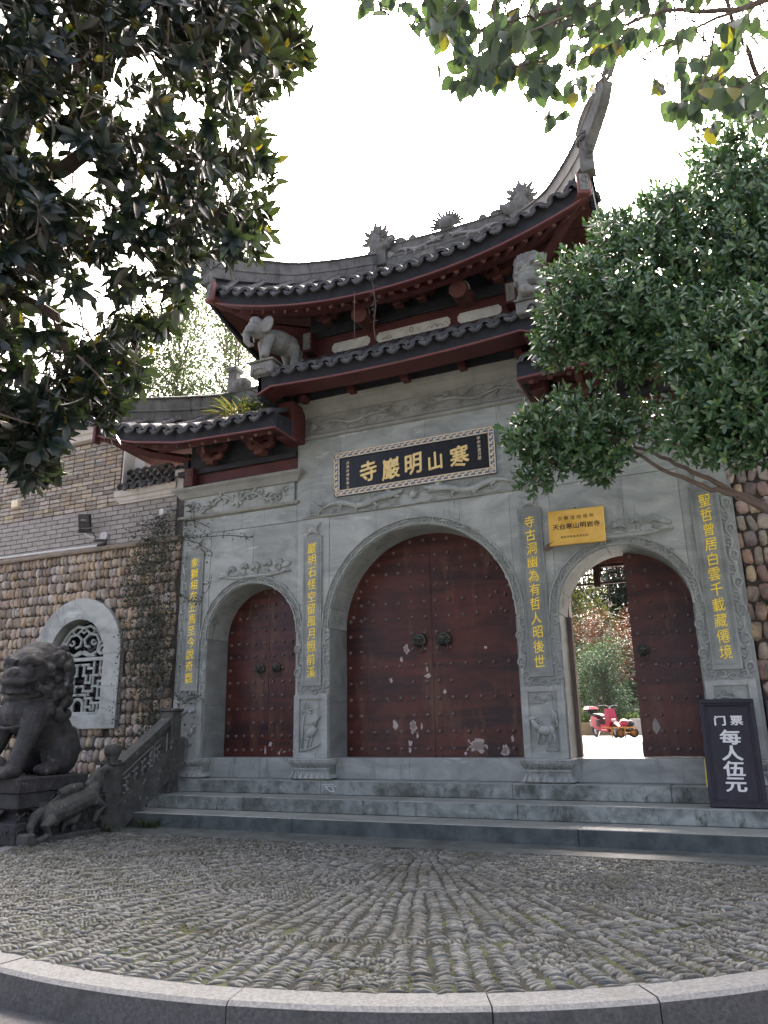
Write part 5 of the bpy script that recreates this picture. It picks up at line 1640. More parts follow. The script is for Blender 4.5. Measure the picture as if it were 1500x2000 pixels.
# ---------------------------------------------------------------- statues and balustrade
def lion_mesh(name, mat, voxel, curl=True, disp=.008, turn=14):
    q = MB()
    E_, T_ = q.ell, q.tube
    for s in (-1, 1):
        E_((s * .21, .30, .27), (.19, .29, .29), 14, 10)                       # haunches
        E_((s * .27, .02, .08), (.11, .20, .085), 12, 8)                        # hind paws
        T_([(s * .20, -.20, .80), (s * .24, -.30, .52), (s * .235, -.40, .30), (s * .235, -.46, .12)], [.17, .135, .105, .11], 12)
        E_((s * .235, -.54, .075), (.125, .17, .085), 12, 8)
        for k in (-1, 0, 1): E_((s * .235 + k * .07, -.68, .06), (.042, .06, .055), 8, 6)
        E_((s * .22, -.14, .74), (.15, .2, .22), 12, 8)
    T_([(0, .42, .34), (0, .22, .52), (0, .0, .74), (0, -.14, .96)], [.30, .33, .33, .30], 16)
    E_((0, -.24, .78), (.27, .20, .27), 14, 10)
    T_([(.05, .56, .12), (.1, .64, .3), (.04, .62, .52), (0, .56, .62)], [.10, .12, .10, .05], 8)  # tail
    for k in range(4): E_((.04 + .04 * (k % 2), .60, .16 + .12 * k), (.10, .08, .085), 8, 6)
    # ball and cub under the front paws
    E_((.02, -.58, .13), (.15, .15, .14), 12, 8); E_((-.22, -.62, .15), (.19, .15, .15), 12, 8); E_((.08, -.66, .08), (.24, .12, .09), 12, 8)
    # harness: collar, bib strap
    T_([(.27 * math.cos(a), -.12 + .26 * math.sin(a) - .03, 1.0 + .05 * math.sin(a)) for a in np.linspace(PI, 2 * PI, 12)], .038, 8)
    T_([(.30, .0, .80), (.30, -.2, .66), (.18, -.42, .60), (0, -.47, .58), (-.18, -.42, .60), (-.30, -.2, .66), (-.3, 0, .8)], .022, 6)
    T_([(.31, .02, .78), (.30, .15, .62), (.26, .2, .42)], .018, 6)
    body = len(q.v)
    # head (turned a little towards the viewer)
    H = MB(); E_, T_ = H.ell, H.tube
    E_((0, -.20, 1.30), (.27, .27, .28), 16, 12)
    E_((0, -.44, 1.22), (.20, .15, .12), 14, 10); E_((0, -.55, 1.27), (.085, .06, .055), 10, 8)
    E_((0, -.40, 1.065), (.15, .13, .05), 12, 8); T_([(-.15, -.30, 1.03), (-.1, -.47, 1.04), (0, -.51, 1.045), (.1, -.47, 1.04), (.15, -.30, 1.03)], .028, 7); E_((0, -.3, 1.04), (.17, .15, .08), 12, 8)
    T_([(-.19, -.36, 1.19), (-.12, -.53, 1.15), (0, -.58, 1.16), (.12, -.53, 1.15), (.19, -.36, 1.19)], [.035, .045, .04, .045, .035], 8)
    for s in (-1, 1):
        T_([(s * .03, -.46, 1.37), (s * .12, -.46, 1.41), (s * .21, -.36, 1.38), (s * .24, -.26, 1.32)], [.05, .06, .055, .03], 8)
        E_((s * .125, -.44, 1.325), (.045, .04, .034), 10, 8)
        T_([(s * .06, -.47, 1.295), (s * .12, -.475, 1.285), (s * .19, -.42, 1.30)], .016, 6)
        T_([(s * .02, -.58, 1.235), (s * .05, -.60, 1.245), (s * .07, -.575, 1.262)], .016, 6)
        E_((s * .08, -.50, 1.22), (.075, .06, .06), 10, 8)
        E_((s * .27, -.14, 1.42), (.05, .07, .10), 10, 8, Matrix.Rotation(s * .4, 3, 'Y'))
        T_([(s * .20, -.36, 1.10), (s * .26, -.24, 1.06), (s * .27, -.14, 1.0)], [.05, .06, .05], 8)
    E_((0, -.04, 1.42), (.30, .28, .24), 14, 10); E_((0, .03, 1.12), (.355, .30, .38), 14, 10)
    r = random.Random(3)
    for k in range(190):                                                         # mane curls
        th = r.uniform(-.35 * PI, 1.35 * PI); z = r.uniform(.74, 1.60)
        hw = .33 - .14 * max(0, (z - 1.3) / .3) ** 2
        x = hw * math.cos(th); y = .03 + .30 * math.sin(th) * (1 if z < 1.35 else .8)
        if y < -.20: continue
        if y < -.05 and z > 1.45: continue
        rr = r.uniform(.045, .068)
        E_((x * 1.07, y * 1.08, z), rr, 9, 7)
        T_([(x * 1.07 + rr * .7 * math.cos(b) * math.sin(th), y * 1.08 - rr * .7 * math.cos(b) * math.cos(th) + 0, z + rr * .7 * math.sin(b)) for b in np.linspace(0, 5, 8)], .022, 5)
    for k in range(26):
        th = r.uniform(0, 2 * PI); rr = r.uniform(0, .2)
        E_((rr * math.cos(th), -.05 + rr * math.sin(th), 1.61 - rr * .35), r.uniform(.05, .075), 8, 6)
    H.xf(Matrix.Rotation(R(turn), 4, 'Z') @ Matrix.Translation((0, 0, -.10)) @ Matrix.Diagonal((1.10, 1.06, 1.07, 1)))
    q.add(H.v, H.f)
    return sculpt(name, q, mat, voxel, 1, disp, 6)
PX, PY, PZ = -4.35, -2.50, .193
gl = thing('guardian_lion', (PX, PY, PZ), 'dark weathered stone guardian lion seated on its pedestal left of the steps', 'lion statue')
piece('lion_body', lion_mesh('lion_body', M['carved_dark'], .012, disp=.006), gl, trs((PX, PY, PZ - .01), (0, 0, 0), (1.0, .92, 1.0)))
pd = thing('lion_pedestal', (PX, PY, GZ), 'dark carved stone pedestal under the guardian lion', 'pedestal')
x0, x1, y0, y1 = PX - .47, PX + .47, -3.03, -1.96
MB().box(x0, x1, y0, y1, .02, PZ, .012).build('top_slab', M['carved_dark'], pd)
MB().box(x0 + .02, x1 - .015, y0 + .015, y1 - .015, -.155, .018, .012).build('upper_block', M['carved_dark'], pd)
rr = []
for t in np.linspace(0, 1, 9):
    o = -.02 - .085 * math.sin(PI * t); z = -.155 - .15 * t
    rr.append([(x0 - o, y0 - o, z), (x1 + o, y0 - o, z), (x1 + o, y1 + o, z), (x0 - o, y1 + o, z)])
MB().loft(rr).build('waist', M['carved_dark'], pd)
MB().box(x0, x1, y0, y1, GZ - .01, -.306, .012).build('base_block', M['carved_dark'], pd)
q = MB()
for k in range(7):
    y = y0 + .08 + k * .155
    for zc, sg in ((-.20, -1), (-.28, 1)):
        q.tube([(x1 - .05 + .03, y - .06, zc - .0), (x1 - .02, y, zc + sg * .05), (x1 - .05 + .03, y + .06, zc)], .012, 5)
    q.tube([(x1 + .004, y + .05 * math.cos(a), -.42 + .045 * math.sin(a)) for a in np.linspace(0, 5, 10)], .012, 5)
for k in range(6):
    x = x0 + .08 + k * .155
    q.tube([(x + .05 * math.cos(a), y0 - .004, -.42 + .045 * math.sin(a)) for a in np.linspace(0, 5, 10)], .012, 5)
q.prism([(y0 + .2, -.16), (y0 + .5, -.40), (y0 + .8, -.16)], 0, x1 - .02, x1 + .006)
q.prism([(x0 + .2, -.16), (x0 + .47, -.40), (x0 + .74, -.16)], 1, y0 - .006, y0 + .02)
q.build('pedestal_carving', M['carved_dark'], pd)

# balustrade with posts, sloping rail, carved panel and leaping horse
BX = -3.95
bl = thing('balustrade', (BX, -1.1, GZ), 'weathered stone stair balustrade with lotus-bud post and carved sloping panel', 'balustrade')
MB().box(BX - .11, BX + .11, -1.60, -1.38, GZ - .01, .27, .012).build('post', M['carved_mid'], bl)
MB().box(BX - .14, BX + .14, -1.63, -1.35, .27, .30, .006).box(BX - .09, BX + .09, -1.58, -1.40, .30, .33, .006).build('post_collar', M['carved_mid'], bl)
q = MB()
q.lathe([(.07, .33), (.085, .345), (.085, .37), (.07, .385)], (BX, -1.49, 0), 14)
for k in range(10):
    a = 2 * PI * k / 10
    q.ell((BX + .075 * math.cos(a), -1.49 + .075 * math.sin(a), .455), (.045, .045, .08), 8, 7)
q.ell((BX, -1.49, .49), (.09, .09, .05), 10, 7)
piece('post_finial', sculpt('post_finial', q, M['carved_mid'], .01, 2), bl, Matrix())
sl = .62
def sloped(name, ya, yb, za, zb, hw, mat, bev=0):
    """za,zb at ya; rises with the stair"""
    dz = (yb - ya) * sl
    return MB().add([(BX - hw, ya, za), (BX + hw, ya, za), (BX + hw, ya, zb), (BX - hw, ya, zb), (BX - hw, yb, za + dz), (BX + hw, yb, za + dz), (BX + hw, yb, zb + dz), (BX - hw, yb, zb + dz)],
             [(0, 1, 2, 3), (7, 6, 5, 4), (0, 4, 5, 1), (1, 5, 6, 2), (2, 6, 7, 3), (3, 7, 4, 0)]).build(name, M[mat], bl)
sloped('hand_rail', -1.38, -.42, .19, .29, .095, 'carved_mid')
sloped('rail_molding', -1.38, -.42, .12, .188, .06, 'carved_mid')
sloped('panel_slab', -1.38, -.42, -.33, .118, .045, 'carved_mid')
sloped('bottom_rail', -1.38, -.42, -.40, -.332, .085, 'carved_mid')
sloped('stringer', -1.75, -.15, -.80, -.402, .15, 'carved_mid')
q = MB()
r = random.Random(5)
px_ = BX + .052
for k in range(5):
    y = -1.26 + k * .15; zb = -.30 + (y + 1.38) * sl
    q.tube([(px_, y, zb + .02), (px_, y + .03, zb + .16), (px_, y + .01, zb + .34)], [.014, .012, .008], 5)
    for i in range(6):
        a = r.uniform(.1, 1.0) * (1 if i % 2 else -1); zz = zb + .06 + .05 * i; ln = r.uniform(.07, .11)
        q.tube([(px_, y + .015, zz), (px_ + .012, y + .015 + ln * .55 * math.sin(a), zz + ln * .5), (px_ + .004, y + .015 + ln * math.sin(a) * 1.1, zz + ln * .75 * math.cos(a))], [.007, .024, .004], 6)
for k in range(9):
    a = -.3 + k * .27
    q.tube([(px_, -.52, .22), (px_ + .012, -.52 + .07 * math.cos(a), .22 + .09 * math.sin(a)), (px_, -.52 + .12 * math.cos(a), .22 + .15 * math.sin(a))], [.01, .022, .004], 6)
for ya, yb in ((-1.36, -.74), (-.70, -.44)):
    c = [(ya, -.29 + (ya + 1.38) * sl), (yb, -.29 + (yb + 1.38) * sl), (yb, .09 + (yb + 1.38) * sl), (ya, .09 + (ya + 1.38) * sl)]
    q.tube([(px_ - .004, *p) for p in c + [c[0]]], .014, 4)
q.build('panel_carving', M['statue_pale'], bl, True)
MB().box(BX - .11, BX + .11, -.42, -.20, -.3, .98, .012).build('post', M['carved_mid'], bl)
MB().box(BX - .13, BX + .13, -.44, -.18, .98, 1.02, .006).build('post_collar', M['carved_mid'], bl)
# scroll bracket and horse below the first post
hs = thing('stone_horse', (BX + .05, -2.2, GZ), 'carved stone horse leaping up against the balustrade post', 'horse statue')
q = MB(); X = BX + .12
def hp(y, z): return (X, y, z)
q.tube([hp(-2.60, -.25), hp(-2.38, -.20), hp(-2.12, -.13), hp(-1.93, -.08)], [.12, .145, .135, .13], 12)          # trunk
q.ell(hp(-2.58, -.27), (.12, .16, .15), 12, 8)
q.tube([hp(-1.98, -.05), hp(-1.88, .06), hp(-1.86, .15)], [.12, .09, .075], 10)                                     # neck
q.tube([hp(-1.84, .17), hp(-1.93, .13), hp(-2.03, .03)], [.075, .062, .045], 10)                                     # head turned down
for d in (-1, 1): q.tube([(X + d * .035, -1.83, .21), (X + d * .04, -1.81, .26)], [.02, .006], 6)
for k in range(6): q.ell(hp(-1.80 + .015 * k, .2 - .05 * k), (.04, .045, .04), 8, 6)                               # mane
for d in (-1, 1):
    q.tube([(X + d * .08, -2.62, -.30), (X + d * .10, -2.74, -.36), (X + d * .09, -2.66, -.46), (X + d * .09, -2.82, -.52)], [.085, .06, .045, .045], 8)   # hind legs
    q.tube([(X + d * .08, -1.95, -.14), (X + d * .09, -1.80, -.22), (X + d * .09, -1.90, -.30), (X + d * .08, -1.94, -.40)], [.07, .052, .042, .035], 8)    # folded fore legs
q.tube([hp(-2.70, -.18), hp(-2.80, -.24), hp(-2.86, -.36), hp(-2.84, -.48)], [.045, .06, .05, .03], 8)
q.tube([hp(-2.48, -.02), hp(-2.30, .02), hp(-2.12, .04)], [.05, .065, .05], 10)                                      # saddle roll
for k in range(5): q.tube([hp(-2.62 + .05 * k, -.12), hp(-2.5 + .06 * k, -.06), hp(-2.36 + .06 * k, -.03)], [.012, .02, .012], 6)
q.tube([hp(-2.34, -.36), hp(-2.2, -.34), hp(-2.12, -.28)], [.05, .06, .04], 8); q.ell(hp(-2.08, -.24), (.04, .06, .045), 8, 6)  # foal
for yy in (-2.34, -2.18): q.tube([hp(yy, -.36), hp(yy - .03, -.47)], [.03, .022], 6)
piece('horse_body', sculpt('horse_body', q, M['carved_mid'], .010, 0, .004, 14), hs, Matrix())
MB().box(X - .12, X + .10, -2.95, -1.70, GZ - .01, GZ + .055, .01).build('base_slab', M['carved_mid'], hs)
MB().box(X - .13, X + .11, -3.0, -2.86, GZ - .01, GZ + .12, .02).build('base_foot', M['carved_mid'], hs)
MB().box(X - .12, X - .06, -2.7, -1.62, GZ, -.10, .006).build('back_slab', M['carved_mid'], hs)
q = MB().tube([hp(-1.62, .20), hp(-1.72, .24), hp(-1.80, .20), hp(-1.84, .14)], [.05, .05, .045, .03], 8)
q.tube([hp(-1.64, .18), hp(-1.66, 0), hp(-1.65, -.4)], [.045, .03, .03], 6)
q.build('scroll_bracket', M['carved_mid'], hs, True)

# elephant on the left corner of the lower eave
EX, EY, EZ = -2.02, -.83, 6.13
cp = thing('corner_pedestal', (-2.06, -.85, 5.93), 'pale stone block under the elephant on the left roof corner', 'pedestal')
MB().box(-2.27, -1.86, -1.02, -.62, 5.92, 6.12, .02).box(-2.30, -1.83, -1.05, -.59, 6.12, 6.145, .006).build('block', M['statue_pale'], cp)
q = MB()
for s in (-1, 1): q.tube([(-2.1 + s * .13, -1.03, 5.9), (-2.1 + s * .1, -1.03, 6.0), (-2.1, -1.03, 6.02)], .02, 5)
q.build('block_carving', M['statue_pale'], cp)
q = MB()
q.ell((0, .12, .44), (.19, .31, .20), 16, 12); q.ell((0, .30, .42), (.18, .17, .20), 14, 10)
for s in (-1, 1):
    q.tube([(s * .11, .32, .40), (s * .115, .36, .2), (s * .115, .34, .03)], [.11, .075, .07], 10)
    q.tube([(s * .11, -.10, .42), (s * .12, -.13 - .05 * s, .2), (s * .12, -.13 - .08 * s, .03)], [.10, .075, .07], 10)
q.ell((0, -.28, .56), (.14, .17, .17), 14, 10); q.ell((0, -.32, .67), (.10, .10, .08), 10, 8)
q.tube([(0, -.40, .52), (0, -.47, .40), (0, -.47, .27), (0.03, -.42, .20), (.06, -.37, .22)], [.085, .065, .05, .042, .03], 10)
for s in (-1, 1):
    q.tube([(s * .07, -.40, .45), (s * .08, -.50, .40), (s * .07, -.55, .42)], [.03, .022, .008], 7)
    q.ell((s * .20, -.22, .57), (.115, .035, .15), 12, 8, Matrix.Rotation(s * .5, 3, 'Z') @ Matrix.Rotation(s * .25, 3, 'Y'))
    q.ell((s * .09, -.41, .60), (.022,) * 3, 8, 6)
q.tube([(0, .46, .45), (.03, .54, .36), (.0, .52, .24), (.03, .55, .17)], [.035, .026, .02, .025], 7)
el = thing('elephant_statue', (EX, EY, EZ), 'pale stone elephant standing on the left corner of the lower eave', 'elephant statue')
piece('elephant_body', sculpt('elephant_body', q, M['statue_pale'], .014, 2, .004, 12), el, trs((EX + .0, EY + .06, EZ + .03), (0, 0, R(-27)), .98))
rl = thing('roof_lion', (2.07, -.86, 6.08), 'pale stone lion sitting on the right corner of the lower eave', 'lion statue')
piece('roof_lion_body', lion_mesh('roof_lion_body', M['statue_pale'], .02, turn=25), rl, trs((2.10, -.84, 6.10), (0, 0, R(20)), (.50, .46, .47)))
cp = thing('corner_pedestal', (2.1, -.85, 5.93), 'pale stone block under the lion on the right roof corner', 'pedestal')
MB().box(1.92, 2.30, -1.05, -.62, 5.90, 6.075, .02).box(1.90, 2.32, -1.07, -.60, 6.075, 6.10, .006).build('block', M['statue_pale'], cp)
q = MB(); q.tube([(2.13 + .05 * math.cos(a), -1.055, 5.93 + .06 * math.sin(a)) for a in np.linspace(0, PI, 8)], .018, 5); q.build('block_carving', M['black_beam'], cp)
# ---------------------------------------------------------------- name board, notice plate, ticket sign
pq = thing('name_board', (0, -.06, 4.1), 'long black name board with gold characters and blue-gold fret frame over the main arch', 'plaque')
X0, X1, Z0, Z1 = -1.288, 1.272, 4.098, 4.802
YB = -.055
FW = .093
MB().box(X0 + .01, X1 - .01, YB, -.013, Z0 + .01, Z1 - .01).build('board', M['lacquer'], pq)
q = MB()
q.box(X0, X1, YB - .018, -.012, Z1 - FW, Z1, .003); q.box(X0, X1, YB - .018, -.012, Z0, Z0 + FW, .003)
q.box(X0, X0 + FW, YB - .018, -.012, Z0 + FW, Z1 - FW); q.box(X1 - FW, X1, YB - .018, -.012, Z0 + FW, Z1 - FW)
q.build('frame', M['frame_blue'], pq)
q = MB()
yf = YB - .024
def fr(xa, xb, za, zb): q.box(xa, xb, yf, YB - .017, za, zb)
t = .016
for za in (Z0, Z0 + FW - t, Z1 - FW, Z1 - t): fr(X0, X1, za, za + t)
for xa in (X0, X0 + FW - t, X1 - FW, X1 - t): fr(xa, xa + t, Z0, Z1)
n = 25; st = (X1 - X0) / n
for i in range(n):
    for zb in (Z0, Z1 - FW):
        xa = X0 + i * st
        fr(xa + st * .5, xa + st * .5 + t, zb + FW * .48, zb + FW)
        fr(xa, xa + t, zb, zb + FW * .52)
        fr(xa, xa + st * .5, zb + FW * .44, zb + FW * .44 + t)
        fr(xa + st * .22, xa + st * .22 + t * .9, zb + FW * .1, zb + FW * .44); fr(xa + st * .72, xa + st * .72 + t * .9, zb + FW * .5, zb + FW * .85)
m_ = 6; st = (Z1 - Z0 - 2 * FW) / m_
for i in range(m_):
    for xb in (X0, X1 - FW):
        za = Z0 + FW + i * st
        fr(xb + FW * .48, xb + FW, za + st * .5, za + st * .5 + t); fr(xb, xb + FW * .52, za, za + t)
        fr(xb + FW * .44, xb + FW * .44 + t, za, za + st * .5); fr(xb + FW * .1, xb + FW * .44, za + st * .22, za + st * .22 + t)
q.build('frame_fret', M['frame_white'], pq)
bigs = [('寺', 719, 920), ('巖', 763, 915), ('明', 807, 906), ('山', 850, 900), ('寒', 897, 891)]
for k, (ch, u, v) in enumerate(bigs):
    p = at_plane(u, v, 1, YB - .008)
    me = brush(text_mesh(ch, .345 if ch != '山' else .30, .006, M['gold_paint'], .022), .02, 40 + k)
    piece('character', me, pq, Matrix.Translation((p.x, YB - .004, p.z)) @ UPR @ Matrix.Rotation(rng.uniform(-.03, .05), 4, 'Z') @ Matrix.Diagonal((.86, 1, 1, 1)))
for txt, x, za, zb, sz in (('甲申年清月建', 1.035, 4.66, 4.36, .058), ('后學時傳聖敬立', -1.06, 4.62, 4.23, .052)):
    for k, ch in enumerate(txt):
        z = za + (zb - za) * k / (len(txt) - 1)
        piece('small_character', brush(text_mesh(ch, sz, .002, M['frame_white'], .0), .03, 60 + k), pq, Matrix.Translation((x, YB - .003, z)) @ UPR)

gp = thing('notice_plate', (2.29, -.05, 2.95), 'gold brass notice plate with black Chinese characters hung beside the right arch', 'plate')
PM = Matrix.Translation((2.297, -.075, 3.195)) @ Matrix.Rotation(.012, 4, 'Y') @ Matrix.Rotation(R(-4), 4, 'X')
MB().box(-.362, .362, -.012, .012, -.243, .243, .008).build('plate', M['brass'], gp, world=PM)
def line(txt, z, size, wid, par, dep=.0012, mat='ink', x0=0, bold=.006, ww=1.0):
    n = len(txt)
    for k, ch in enumerate(txt):
        x = x0 + (k - (n - 1) / 2) * wid
        piece('character', text_mesh(ch, size, dep, M[mat], bold), par, PM @ Matrix.Translation((x, -.0128, z)) @ UPR @ Matrix.Diagonal((ww, 1, 1, 1)))
line('宗教活动场所', .125, .060, .082, gp)
line('天台寒山明岩寺', .01, .082, .088, gp, bold=.02, ww=1.05)
line('国家宗教事务局监制', -.135, .034, .040, gp, x0=-.03, bold=.0)
MB().tube([(2.30, -.08, 3.435), (2.30, -.05, 3.475)], .006, 5).build('hook', M['black_beam'], gp)
q = MB()
q.add([(1.83, -.04, 2.925), (1.90, -.11, 2.985), (1.985, -.10, 3.02), (1.97, -.06, 2.945), (1.90, -.07, 2.90)], [(0, 1, 4), (1, 2, 3), (1, 3, 4)])
q.add([(1.83, -.042, 2.923), (1.90, -.113, 2.983), (1.985, -.103, 3.018), (1.97, -.063, 2.943), (1.90, -.073, 2.898)], [(4, 1, 0), (3, 2, 1), (4, 3, 1)])
tag(q.build('dry_leaf', M['wood_old']), 'curled brown dry leaf caught at the corner of the gold notice plate', 'leaf')

tk = thing('ticket_sign', (3.79, -.5, -.186), 'black wooden ticket price board with white characters leaning on the right pillar', 'sign')
SW, SH = .565, 1.15
# foot on the second tread, leaning back
SM = Matrix.Translation((3.79, -.50, -.181)) @ Matrix.Rotation(R(-12.5), 4, 'X') @ Matrix.Rotation(R(0.6), 4, 'Y')
MB().box(-SW / 2 + .03, SW / 2 - .03, -.008, .018, .03, SH - .03).build('board', M['sign_black'], tk, world=SM)
q = MB()
for (o, d, wd) in ((0, -.030, .045), (.045, -.022, .022), (.067, -.014, .014)):
    for xa, xb, za, zb in ((-SW / 2 + o, SW / 2 - o, o, o + wd), (-SW / 2 + o, SW / 2 - o, SH - o - wd, SH - o), (-SW / 2 + o, -SW / 2 + o + wd, o + wd, SH - o - wd), (SW / 2 - o - wd, SW / 2 - o, o + wd, SH - o - wd)):
        q.box(xa, xb, d, .022, za + (0.0005 if o else 0), zb, .003)
q.build('frame', M['sign_black'], tk, world=SM)
for ch, x, z, sz, sx in (('门', -.085, .915, .135, 1.05), ('票', .085, .915, .135, 1.05), ('每', 0, .735, .20, 1.15), ('人', 0, .565, .20, 1.15), ('伍', 0, .40, .20, 1.15), ('元', 0, .235, .20, 1.15)):
    piece('character', text_mesh(ch, sz * .93, .0012, M['sign_white'], .03), tk, SM @ Matrix.Translation((x, -.0088, z)) @ UPR @ Matrix.Diagonal((sx * 1.02, .9, 1, 1)))
for k, x in enumerate((-.12, .03, .14)):
    MB().box(x - .0015, x + .0015, -.0095, -.007, .09, SH - .09).build('board_seam', M['black_beam'], tk, world=SM)
# yellow strips behind the sign
st = thing('yellow_bamboo_sticks', (3.52, -.12, -.0), 'thin yellow sticks standing behind the ticket board edge', 'sticks')
for k in range(3):
    MB().tube([(3.49 + .012 * k, -.06 - .01 * k, .0), (3.50 + .008 * k, -.045, .30)], .007, 5).build('stick', M['gold'], st)
# ---------------------------------------------------------------- porch and courtyard seen through the open door
pl_ = thing('hanging_lattice', (2.2, 3.0, 2.95), 'dark fretwork lattice hanging under the porch beam behind the open door', 'lattice')
q = MB()
q.box(.9, 4.0, 2.97, 3.03, 3.215, 3.26); q.box(.9, 4.0, 2.97, 3.03, 2.93, 2.965)
for k in range(7):
    x = 1.0 + .42 * k
    for (xa, xb, za, zb) in ((x, x + .02, 2.96, 3.10), (x, x + .16, 3.09, 3.11), (x + .14, x + .16, 3.09, 3.22), (x + .07, x + .09, 3.16, 3.22), (x - .1, x + .08, 3.15, 3.17), (x + .08, x + .1, 3.02, 3.1), (x + .08, x + .30, 3.02, 3.04), (x + .22, x + .24, 2.96, 3.16), (x + .22, x + .36, 3.15, 3.17), (x + .30, x + .32, 3.05, 3.22)):
        q.box(xa, xb, 2.985, 3.015, za, zb)
q.build('fret', M['dark_wood'], pl_)
MB().box(2.03, 2.14, 2.93, 3.07, 2.88, 3.62, .01).build('hanging_post', M['dark_wood'], pl_)
MB().box(-1.2, 4.0, 2.9, 3.1, 3.262, 3.62).build('porch_beam', M['red_wood'], pl_)
bl_ = thing('light_bulb', (2.31, 2.5, 2.52), 'bare light bulb hanging on a cord inside the right doorway', 'lamp')
MB().tube([(2.315, 2.5, 3.62), (2.312, 2.5, 3.0), (2.31, 2.5, 2.60)], .008, 5).build('cord', M['wood_old'], bl_)
MB().tube([(2.31, 2.5, 2.62), (2.31, 2.5, 2.56)], .02, 8).build('socket', M['black_plastic'], bl_)
MB().ell((2.31, 2.5, 2.52), (.035, .035, .045), 12, 8).build('bulb', M['white'], bl_, 'all')
rf = stuff_mat('red_cloth', (.55, .03, .05), (.65, .05, .07), 4, .8, .2, 12)
fl = thing('red_banner', (2.52, 4.2, 2.7), 'bright red cloth streamer hanging in the courtyard beyond the doorway', 'banner')
b = MB(); rr = []
for k in range(9):
    z = 2.70 + k * .085; rr.append([(2.47 + .015 * math.sin(k), 4.2, z), (2.54, 4.18 + .02 * math.sin(k * 2), z), (2.62 + .01 * math.sin(k * 3), 4.21, z)])
b.loft(rr, close=False, caps=False); b.build('cloth', rf, fl)
MB().tube([(2.42, 4.2, 3.40), (2.72, 4.2, 3.40)], .012, 6).build('rod', M['dark_wood'], fl)
rs = thing('red_rope_stand', (2.72, 3.1, CZ), 'red pole with a white bell-shaped foot beside the dark cabinet', 'pole')
MB().tube([(2.70, 3.1, 1.12), (2.66, 3.1, 2.6)], .014, 6).build('pole', rf, rs)
MB().lathe([(.07, .98), (.065, 1.0), (.035, 1.06), (.02, 1.13), (.005, 1.14)], (2.70, 3.1, 0), 12).build('foot', M['white'], rs, True)
cb = thing('dark_cabinet', (2.95, 3.1, CZ), 'dark wooden cabinet standing behind the shut door leaf', 'cabinet')
MB().box(2.60, 3.3, 2.85, 3.35, CZ, .94, .006).build('body', M['dark_wood'], cb)
MB().box(2.54, 3.36, 2.79, 3.41, .94, .985, .008).build('top', M['dark_wood'], cb)
MB().box(2.66, 3.2, 2.838, 2.85, .32, .88).build('door_panel', M['black_beam'], cb)
MB().box(2.55, 3.0, 2.7, 2.84, CZ, .42, .008).build('foot_step', M['black_beam'], cb)

# red scooter
scm = stuff_mat('scooter_red', (.26, .012, .03), (.30, .018, .04), 3, .25, 0, coat=.5)
rub = stuff_mat('rubber', (.02, .02, .02), (.035, .035, .035), 20, .8, .1, 60)
chrome = stuff_mat('wheel_grey', (.42, .43, .44), (.52, .53, .54), 10, .35, 0, metal=.5)
def wheel(par, c, r, wdt, hub, name='wheel'):
    n = 20
    b = MB(); rr = []
    for i in range(n):
        a = 2 * PI * i / n
        rr.append([(c[0] + (r + q_ * math.cos(t)) * math.cos(a), c[1] + wdt * math.sin(t), c[2] + (r + q_ * math.cos(t)) * math.sin(a)) for t, q_ in ((0, wdt), (1.05, wdt), (2.1, wdt), (PI, wdt), (4.19, wdt), (5.24, wdt))])
    rr.append(rr[0])
    b.loft(rr, True, False)
    o = b.build(name, rub, par, True)
    b = MB().lathe([(r * .9, -wdt * .3), (r * .9, wdt * .3), (r * .72, wdt * .3), (r * .72, -wdt * .3)], c, 18, 1)
    b.lathe([(.01, -wdt), (.05, -wdt), (.05, wdt), (.01, wdt)], c, 10, 1)
    for k in range(5):
        a = 2 * PI * k / 5
        b.tube([(c[0], c[1], c[2]), (c[0] + r * .8 * math.cos(a), c[1], c[2] + r * .8 * math.sin(a))], .02, 5)
    b.build('rim', hub, o, True)
    return o
SC = Vector((.36, 16.8, CZ))
sct = thing('scooter', (0, 0, CZ), 'red electric scooter with rear box parked in the courtyard beyond the gate', 'scooter')
wheel(sct, (-.62, 0, CZ + .22), .17, .055, chrome); wheel(sct, (.62, 0, CZ + .22), .17, .055, chrome)
def hull(name, secs, mat, par=sct, sub=None):
    return MB().loft([[(x + dx * 0, y, z) for (x, y, z) in s_] for s_ in secs]).build(name, mat, par, True)
def secx(x, w, z0, z1): return [(x, -w, z0), (x, -w * .9, z1), (x, w * .9, z1), (x, w, z0)]
MB().loft([secx(-.78, .10, CZ + .50, CZ + .68), secx(-.60, .15, CZ + .36, CZ + .70), secx(-.30, .17, CZ + .26, CZ + .66), secx(-.12, .16, CZ + .20, CZ + .50), secx(-.02, .15, CZ + .18, CZ + .28)]).build('body', scm, sct, True)
MB().box(-.06, .42, -.16, .16, CZ + .18, CZ + .27, .03).build('foot_board', scm, sct)
MB().loft([[(.36, -.18, CZ + .22), (.36, .18, CZ + .22), (.45, .17, CZ + .22), (.45, -.17, CZ + .22)], [(.34, -.19, CZ + .55), (.34, .19, CZ + .55), (.56, .13, CZ + .55), (.56, -.13, CZ + .55)], [(.28, -.17, CZ + .92), (.28, .17, CZ + .92), (.44, .12, CZ + .92), (.44, -.12, CZ + .92)]]).build('front_shield', scm, sct, True)
MB().box(.50, .57, -.09, .09, CZ + .50, CZ + .60, .02).build('headlight', chrome, sct)
MB().box(-.30, -.08, -.172, .172, CZ + .34, CZ + .60, .03).build('side_panel', rub, sct)
MB().loft([secx(-.80, .12, CZ + .69, CZ + .74), secx(-.5, .15, CZ + .71, CZ + .78), secx(-.15, .12, CZ + .66, CZ + .74), secx(-.08, .08, CZ + .62, CZ + .68)]).build('seat', rub, sct, True)
MB().box(-1.06, -.72, -.19, .19, CZ + .80, CZ + .92, .03).build('box_base', rub, sct)
